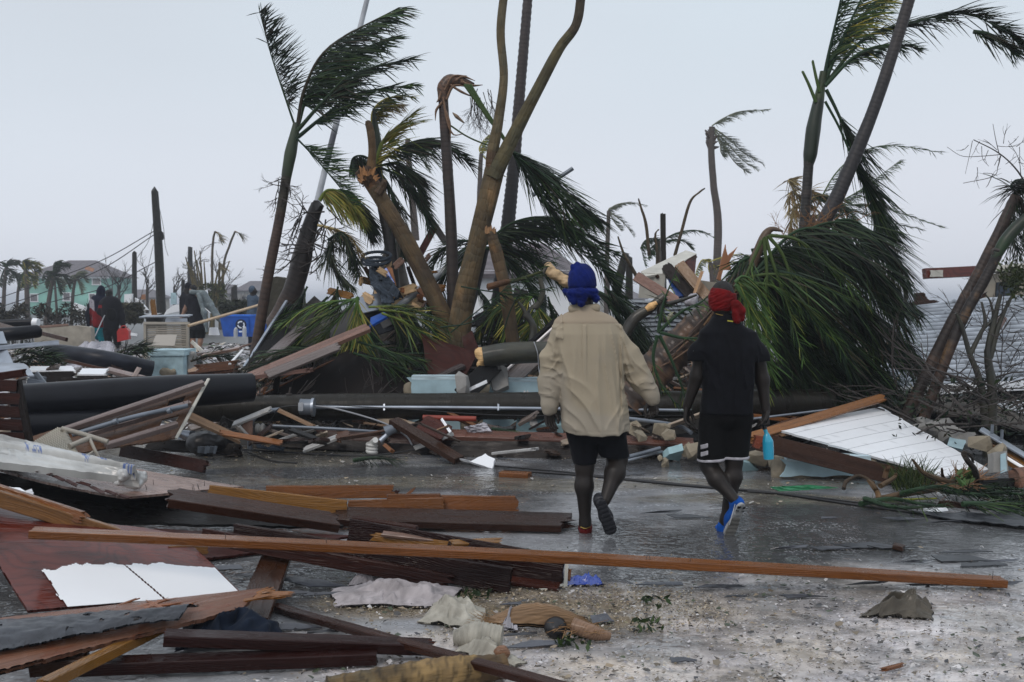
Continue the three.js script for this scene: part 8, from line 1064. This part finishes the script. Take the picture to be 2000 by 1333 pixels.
  const sc = ridge; part('headscarf', lump([{ e: [j(1137, 550), .098, .122, .118] }, { e: [j(1137, 570), .112, .034, .128] }, { e: [j(1108, 570, -.02), .03, .024, .05] }, { c: [j(1116, 576, -.08), j(1120, 588, -.09), .035, .022] }, { c: [j(1136, 574, -.09), j(1136, 592, -.1), .045, .024] }, { c: [j(1156, 574, -.06), j(1165, 584, -.06), .035, .024] }, { c: [j(1120, 522, -.03), j(1128, 516, -.02), .02, .014] }], { k: .02, cell: .0062, cut: (x, y, z) => j(0, 563).y - (z + D > 0 || z + D > -.0 ? 99 : y) }), mats.bluescarf, t);
  { const g = t.children.at(-1).geometry, p = g.attributes.position, n = g.attributes.normal; for (let i = 0; i < p.count; i++) { const x = p.getX(i), y = p.getY(i), z = p.getZ(i), lowr = y < j(0, 562).y, f = lowr ? ridge(fb(x * 18, y * 52 + x * 16, z * 14, 3)) : ridge(fb(x * 24 + y * 12, y * 5, z * 8, 3)), d = (f - .6) * (lowr ? .020 : .014) - (Math.abs(y - j(0, 562).y) < .006 ? .008 : 0); p.setXYZ(i, x + n.getX(i) * d, y + n.getY(i) * d, z + n.getZ(i) * d); } g.computeVertexNormals(); }
  part('eye', lump([{ e: [j(1127, 558, .087), .011, .008, .008] }, { e: [j(1149, 558, .087), .011, .008, .008] }], { k: .001, cell: .004, pad: .01 }), mats.sole, t);
  shoe(j(1144, 1050, -.03), j(1142, 1040, .22), V(0, 1, 0), mats.shoered, mats.sole, t);
  shoe(j(1172, 976, -.19), j(1196, 1045, -.13), V(-.1, .25, -1), mats.shoeblack, mats.shoeblack, t);
  part('anklet', limb([j(1134, 1030, -.035), j(1143, 1033, -.05), j(1153, 1030, -.035)], [.0035], { seg: 6, noise: .3, n: 12 }), mats.gold, t);
}
{ // ----- man in the dark T-shirt -----
  const D = 6.9, j = (x, y, z = 0) => P(x, y, D + z), t = thing('person', 'man seen from behind in navy T-shirt, red headscarf and blue trainers', 'person');
  const body = [{ e: [j(1411, 584), .076, .112, .098] }, { e: [j(1410, 598, .05), .055, .06, .06] }, { e: [j(1410, 588, .102), .016, .028, .022] }, { e: [j(1410, 604, .09), .028, .012, .02] }, { e: [j(1389, 590), .012, .03, .02] }, { e: [j(1433, 590), .012, .03, .02] },
    { c: [j(1412, 606), j(1414, 634), .058, .068] }, { c: [j(1396, 668), j(1452, 668), .06, .06] }, { c: [j(1420, 670), j(1420, 790), .12, .12] },
    { c: [j(1373, 680), j(1362, 735, .01), .054, .047] }, { c: [j(1362, 735, .01), j(1342, 795, .03), .047, .031] }, { c: [j(1477, 682), j(1489, 742, .01), .054, .047] }, { c: [j(1489, 742, .01), j(1496, 803, -.02), .047, .031] },
    { c: [j(1394, 810), j(1384, 908, .02), .085, .062] }, { c: [j(1384, 908, .02), j(1400, 936, -.05), .060, .062] }, { c: [j(1400, 936, -.05), j(1436, 978, -.15), .058, .036] },
    { c: [j(1436, 810), j(1434, 900), .085, .058] }, { c: [j(1434, 900), j(1433, 932, -.01), .056, .058] }, { c: [j(1433, 932, -.01), j(1417, 1018), .056, .034] }, { c: [j(1417, 1016), j(1415, 1032), .034, .036] }];
  part('body', join([lump(body, { k: .032, cell: .011 }), hand(j(1342, 797, .03), V(-.05, -1, .1), V(.9, 0, .5), V(.3, 0, -1), [.3, .4, .35], 1, .4), hand(j(1496, 804, -.02), V(-.05, -1, .05), V(-.9, 0, .25), V(-.2, 0, 1), [1.2, 1.35, .9], 1.02, 1)]), mats.skin, t);
  part('hair', lump([{ e: [j(1411, 580), .083, .112, .102] }], { cell: .0075, noise: .004, freq: 60, cut: (x, y) => j(0, 582).y - y }), mats.hair, t);
  const cr = creases([[1398, 680, 1404, 790, .012, .022], [1440, 670, 1452, 785, .013, .024], [1424, 690, 1430, 802, .011, .024], [1378, 735, 1402, 800, .012, .02], [1462, 700, 1452, 800, .012, .02], [1372, 700, 1384, 760, .010, .016], [1470, 690, 1466, 770, .010, .016], [1410, 640, 1416, 700, .008, .02], [1364, 680, 1376, 700, .008, .01], [1474, 676, 1488, 694, .008, .01]], j);
  part('t_shirt', garment([[614, 1396, 1431, .07], [622, 1390, 1438, .085], [632, 1384, 1446, .10], [650, 1368, 1472, .12], [680, 1366, 1480, .14], [720, 1373, 1476, .142], [760, 1374, 1470, .14], [806, 1370, 1469, .15]], D,
    [{ c: [j(1390, 664), j(1367, 692), .066, .070] }, { c: [j(1366, 690), j(1364, 712), .068, .070] }, { c: [j(1458, 666), j(1480, 697), .066, .069] }, { c: [j(1481, 695), j(1484, 714), .066, .068] }],
    { cell: .0075, k: .04, cut: (x, y) => (x < j(1374, 0).x || x > j(1474, 0).x ? j(0, 704).y - y : -1), fold: (x, y, z) => (z > -D - .02 ? -cr(x, y) : 0) - .008 * (ridge(fb(x * 10, y * 2.2, z * 4, 3)) - .6) - .010 * (ridge(fb((x + y) * 6, (y - x) * 4, 5, 3)) - .6) }), mats.navy, t);
  const SH = [{ e: [j(1419, 812), .175, .10, .145] }, { c: [j(1394, 815), j(1391, 930), .10, .108] }, { c: [j(1441, 815), j(1436, 915), .105, .086] }], mid = j(1419, 0).x, hy = x => x < mid ? j(0, 902 - (x - j(1364, 0).x) / .2 * 4).y : j(0, 896).y, ph = y => sm(j(0, 893).y, j(0, 905).y, y);
  part('shorts', lump(SH, { k: .025, cell: .0085, noise: .008, freq: 11, cut: (x, y) => hy(x) + .014 - y }), mats.blackcloth, t);
  seed = 12; part('white_trim', lump(SH.map(q => q.c ? { c: [q.c[0], q.c[1], q.c[2] + .003, q.c[3] + .003] } : q), { k: .025, cell: .0065, noise: .008, freq: 11, cut: (x, y) => Math.max(hy(x) - y, y - hy(x) - .020) }), mats.whitecloth, t);
  for (const y of [873, 887]) part('white_stripe', lump([{ c: [SH[1].c[0], SH[1].c[1], .108, .116] }], { cell: .004, pad: .01, cut: (x, yy, z) => { const a = j(1377, y, -.09), X = x - a.x, Y = yy - a.y - X * .45; return Math.max(Math.abs(X) - .022, Math.abs(Y) - .015, a.z - .07 - z); } }), mats.whitecloth, t);
  part('headscarf', lump([{ e: [j(1411, 585), .094, .122, .114] }], { cell: .006, cut: (x, y, z) => Math.max(j(0, 607).y - y + (z > -D ? 0 : .02), y - (j(0, 566).y - (x - j(1411, 0).x) * .28)) }), mats.redscarf, t);
  { const g = t.children.at(-1).geometry, p = g.attributes.position, n = g.attributes.normal; for (let i = 0; i < p.count; i++) { const x = p.getX(i), y = p.getY(i), z = p.getZ(i), d = (ridge(fb(x * 8 + y * 10, y * 58 - x * 24, z * 12, 2)) - .6) * .013; p.setXYZ(i, x + n.getX(i) * d, y + n.getY(i) * d, z + n.getZ(i) * d); } g.computeVertexNormals(); }
  part('scarf_knot', lump([{ e: [j(1434, 594, -.10), .028, .026, .022] }, { c: [j(1432, 598, -.10), j(1440, 626, -.09), .018, .026] }, { c: [j(1440, 594, -.10), j(1448, 606, -.09), .026, .03] }, { c: [j(1448, 606, -.09), j(1449, 624, -.08), .026, .018] }], { k: .012, cell: .0055, noise: .007, freq: 34 }), mats.redscarf, t);
  part('necklace', limb([j(1398, 613, -.066), j(1411, 616, -.074), j(1424, 614, -.066)], [.0022], { seg: 5, noise: 0, n: 10 }), mats.gold, t);
  const mk = (name, pl, m) => part(name, slab(pl.map(q => j(...q)), .002), m, t); mk('yellow_print', [[1421, 628, -.112], [1432, 629.5, -.112], [1432, 627, -.112], [1421, 625.5, -.112]], mats.yellowtape); mk('sleeve_mark', [[1354, 687, -.06], [1360, 687.5, -.068], [1360, 686, -.068], [1354, 685.5, -.06]], mats.sole);
  shoe(j(1414, 1052, -.03), j(1408, 1042, .2), V(0, 1, 0), mats.shoeblue, mats.sole, t);
  shoe(j(1451, 984, -.2), j(1422, 1050, -.12), V(-.45, .2, -1), mats.shoeblue, mats.coloured, t, { col: (a, b, c) => b < -.002 ? (a < .075 && Math.abs(c) > .010 && ((a > .02 && a < .04) || (a > .05 && a < .062)) ? [.02, .02, .025] : a > .11 ? [.33, .32, .29] : [.46, .47, .47]) : [.66, .68, .7] });
  part('white_swoosh', limb([j(1436, 985, -.2), j(1432, 1000, -.2), j(1428, 1014, -.19), j(1425, 1026, -.18)], [.003, .006, .003], { seg: 6, noise: 0, n: 12, flatten: .6 }), mats.sole, t);
  const bt = thing('bottle', 'bottle of bright blue drink held in the right man hand', 'bottle'), bd = D - .03, q = pts([[1494, 838, bd], [1497, 846, bd], [1498, 852, bd], [1500, 862, bd], [1501, 880, bd], [1502, 897, bd]]);
  const bl = part('liquid', limb([q[0], q[1], q[2], q[3], q[4], q[5]], [.013, .014, .024, .037, .038, .035], { seg: 20, n: 40, noise: 0 }), mats.bottle, bt); bl.name = 'bottle_body'; part('cap', limb([P(1493, 831, bd), P(1494, 839, bd)], [.016], { seg: 14, n: 3, noise: 0 }), mats.blackplastic, bt);
}
// ----- people farther off -----
const K29 = 29 / F;
function far(label, D, skinL, parts, extra) { const t = thing('person', label, 'person'), k = D / F, pr = l => l.map(q => q.e ? { e: [P(q.e[0], q.e[1], D + (q.e[5] ?? 0)), q.e[2] * k, q.e[3] * k, q.e[4] * k] } : { c: [P(q.c[0], q.c[1], D + (q.c[6] ?? 0)), P(q.c[2], q.c[3], D + (q.c[7] ?? 0)), q.c[4] * k, q.c[5] * k] }); part('body', lump(pr(skinL), { k: .05, cell: .018 }), extra?.skin ?? mats.skin, t); for (const [n, l, m, o] of parts) part(n, lump(pr(l), { k: .06, cell: .02, noise: .012, freq: 8, ...o }), m, t); return t; }
const pxy = (x, y, D) => P(x, y, D);
{
  const D = 29, X = x => P(x, 600, D).x, Y = y => P(0, y, D).y;
  far('person in dark hood, red and white jacket and teal trousers', D, [{ e: [197, 570, 6, 7.5, 6.5, .02] }, { e: [197, 571, 1.6, 2, 2, .11] }, { c: [196, 575, 193, 590, 5, 8] }, { c: [193, 590, 192, 640, 9, 9] }, { c: [174, 600, 172, 622, 4, 3.2] }, { c: [172, 622, 175, 640, 3.2, 2.6] }, { c: [175, 640, 176, 646, 2.6, 2.2] }, { c: [187, 640, 184, 668, 5, 3.6] }, { c: [184, 668, 182, 680, 3.4, 2.6] }, { c: [196, 640, 198, 668, 5, 3.6] }, { c: [198, 668, 198, 684, 3.4, 2.6] }], [
    ['hood', [{ e: [197, 567, 7.5, 9.5, 8] }, { c: [196, 572, 196, 580, 8, 9] }], mats.jacketnavy, { cut: (x, y, z) => -D - .10 - z > 0 ? 0.05 : -1 }],
    ['jacket', [{ c: [186, 586, 206, 586, 8.5, 8] }, { c: [194, 590, 194, 632, 15, 13] }, { c: [180, 590, 172, 615, 6.5, 6] }, { c: [172, 615, 174, 637, 6, 4.5] }, { c: [208, 592, 212, 618, 6, 5] }], mats.coloured, { cut: (x, y) => Y(640) - y, col: (x, y) => { const px = 1000 + x / D * F; const sl = 592 + (px - 178) * .55, yy = 590 - (y - EYE) / D * F + 13; return px < 177 ? [.014, .016, .03] : yy > sl + 22 ? [.33, .016, .022] : yy > sl + 3 && px < 190 ? [.62, .6, .66] : [.014, .018, .045]; } }],
    ['trousers', [{ e: [192, 642, 12, 8, 9] }, { c: [186, 644, 185, 664, 7.2, 5.2] }, { c: [197, 644, 199, 668, 7, 5.8] }], mats.teal, {}], ['shoes', [{ c: [182, 681, 181, 682, 3, 2.6, 0, .12] }, { c: [198, 685, 198, 686, 3, 2.6, 0, .12] }], mats.blackcloth, { noise: 0 }]]);
  far('person in black jacket with red stripe, carrying red jerry can', D - .6, [{ e: [212, 575, 6, 7.5, 6.5] }, { e: [212, 577, 1.6, 2, 2, .1] }, { c: [212, 580, 213, 590, 5, 8] }, { c: [214, 590, 216, 640, 9, 9] }, { c: [234, 620, 240, 640, 3.4, 2.8] }, { c: [240, 640, 241, 646, 2.6, 2.4] }, { c: [198, 604, 194, 612, 3.2, 2.6] }, { c: [210, 640, 211, 678, 6, 3.2] }, { c: [226, 640, 230, 680, 6, 3.2] }], [
    ['jacket', [{ c: [204, 592, 224, 590, 9, 9] }, { c: [215, 596, 217, 634, 18, 15] }, { c: [230, 595, 237, 618, 7, 6.2] }, { c: [237, 618, 240, 637, 6, 4.4] }, { c: [200, 596, 194, 610, 7, 5] }, { c: [194, 610, 200, 616, 5, 4] }], mats.coloured, { cut: (x, y) => Y(645) - y, col: (x, y) => { const px = 1000 + x / D * F, yy = 603 - (y - EYE) / D * F - 13; return yy > 596 && yy < 602 && px > 203 && px < 221 ? [.4, .02, .025] : [.016, .016, .022]; } }],
    ['collar', [{ c: [206, 583, 218, 582, 3.6, 3.6] }], mats.bluegrey, { noise: 0 }], ['hair', [{ e: [212, 572, 6.8, 6.5, 7.2] }], mats.hair, { noise: .01, freq: 20 }], ['backpack', [{ e: [217, 615, 10, 13, 6, -.25] }], mats.blackcloth, {}],
    ['trousers', [{ e: [217, 645, 15, 8, 10] }, { c: [209, 648, 211, 672, 8.5, 6] }, { c: [226, 648, 229, 674, 8.5, 6.4] }], mats.blackcloth, { cut: (x, y) => Y(673) - y }], ['shoes', [{ c: [211, 680, 211, 680, 3.2, 2.8, 0, .12] }, { c: [230, 682, 230, 682, 3.2, 2.8, 0, .12] }], mats.greywire, { noise: 0 }]]);
  const c = thing('jerry_can', 'red plastic jerry can held by person in black jacket', 'jerry can'), d = D - .7; part('can', slab([[231, 668], [253, 663], [253, 647], [248, 641], [234, 642], [230, 648]].map(([x, y]) => P(x, y, d)), .18), mats.redplastic, c); part('handle', limb(pts([[235, 643], [237, 638], [244, 637], [246, 641]], d), [.018], { seg: 7, noise: 0, n: 14 }), mats.redplastic, c);
  one('walking_stick', 'thin pale stick held between the left pair of people', 'stick', limb([P(204, 616, 28), P(185, 657, 28)], [.016], { seg: 6, noise: 0, n: 4 }), mats.whitepipe);
  one('water_bottle', 'clear plastic bottle hanging beside teal trousers', 'bottle', limb(pts([[177, 637], [177, 641], [177, 651]], 28.8), [.03, .07, .07], { seg: 10, noise: 0, n: 8 }), mats.whitepipe);
  const E = 27;
  far('stooping person in black T-shirt with grey raincoat over shoulder', E, [{ e: [376, 567, 6.4, 7.5, 7] }, { e: [372, 569, 2, 2, 2, .08] }, { c: [377, 572, 382, 580, 5, 8] }, { c: [382, 582, 388, 640, 11, 11] }, { c: [368, 586, 361, 606, 4.6, 4] }, { c: [361, 606, 353, 624, 4, 2.8] }, { c: [353, 624, 351, 629, 2.8, 2] }, { c: [400, 586, 414, 606, 4, 3.4] }, { c: [378, 650, 376, 668, 6, 4.4] }, { c: [376, 668, 374, 688, 4.2, 3] }, { c: [393, 650, 391, 668, 6, 4.6] }, { c: [391, 668, 388, 688, 4.4, 3] }], [
    ['t_shirt', [{ c: [370, 580, 390, 578, 7, 8] }, { c: [378, 586, 386, 636, 14, 15] }, { c: [370, 584, 366, 594, 6.5, 6] }], mats.jacket, { cut: (x, y) => P(0, 645, E).y - y }], ['hair', [{ e: [377, 563, 7.2, 6.8, 7.6] }], mats.hair, { noise: .01, freq: 20 }],
    ['shorts', [{ e: [387, 645, 15, 8, 10] }, { c: [378, 646, 377, 658, 8.5, 7] }, { c: [393, 646, 392, 660, 9, 7.5] }], mats.blackcloth, { cut: (x, y) => P(0, 661, E).y - y }],
    ['raincoat', [{ c: [374, 570, 396, 574, 4.5, 6, -.18, -.1] }, { c: [386, 575, 398, 610, 4, 4.5, -.3, -.34] }, { c: [398, 610, 403, 648, 4.5, 2.5, -.34, -.3] }, { c: [398, 578, 408, 596, 8, 8, -.05, -.05] }, { c: [408, 596, 426, 620, 8, 6, -.05, -.1] }, { c: [426, 620, 450, 645, 5.5, 1.5, -.1, -.1] }], mats.raingrey, { noise: .03, freq: 6 }], ['sandals', [{ c: [374, 689, 373, 690, 3, 2.4, 0, .1] }, { c: [388, 689, 387, 690, 3, 2.4, 0, .1] }], mats.blackcloth, { noise: 0 }]], { skin: mats.skintan });
  far('person in black hood behind the stooping person', E + 1.2, [{ e: [367, 563, 6, 7, 6.5] }, { c: [366, 568, 364, 640, 8, 9] }, { c: [360, 640, 360, 684, 5, 3] }, { c: [369, 640, 369, 684, 5, 3] }, { c: [356, 620, 354, 626, 3, 2] }], [['hooded_top', [{ e: [367, 560, 7.5, 8.5, 8] }, { c: [362, 576, 370, 578, 8, 8] }, { c: [363, 584, 364, 634, 11, 11] }, { c: [356, 584, 355, 615, 5.5, 4.4] }], mats.jacket, {}], ['trousers', [{ c: [360, 640, 360, 676, 6.5, 5] }, { c: [369, 640, 369, 676, 6.5, 5] }], mats.blackcloth, {}]]);
  far('far person in blue-grey hooded raincoat facing right behind blue bin', 31, [{ e: [495, 568, 5.5, 7, 6.5] }, { e: [501, 570, 1.8, 2, 1.6] }, { c: [494, 574, 492, 640, 6, 8] }, { c: [498, 588, 508, 584, 2.6, 2.2] }, { c: [508, 584, 512, 582, 2.2, 2.2] }, { c: [489, 640, 489, 678, 5, 3] }, { c: [497, 640, 497, 678, 5, 3] }], [['raincoat', [{ c: [488, 582, 497, 582, 6.5, 6.5] }, { c: [493, 588, 492, 628, 10, 11] }, { c: [496, 588, 506, 585, 4.5, 3.2] }], mats.bluecoat, {}], ['hood', [{ e: [492, 566, 6.6, 8, 8] }], mats.bluecoat, { cut: (x, y) => x - P(497, 0, 31).x }], ['trousers', [{ c: [489, 630, 489, 674, 6, 4.6] }, { c: [497, 630, 497, 674, 6, 4.6] }], mats.denim, {}]]);
}
// ---------- set each thing's origin at its base ----------
for (const o of [...scene.children]) {
  if (o.isLight || o.isCamera || o === sun.target || o.userData.kind === 'structure') continue;
  const b = new THREE.Box3().setFromObject(o); if (b.isEmpty()) continue;
  const c = V((b.min.x + b.max.x) / 2, b.min.y, (b.min.z + b.max.z) / 2);
  if (o.isMesh) { o.geometry.translate(-c.x, -c.y, -c.z); for (const k of o.children) k.position.sub(c); } else for (const k of o.children) k.position.sub(c);
  o.position.copy(c);
}
scene.traverse(o => { if (o.isMesh) o.castShadow = o.receiveShadow = true; });
renderer.render(scene, camera);
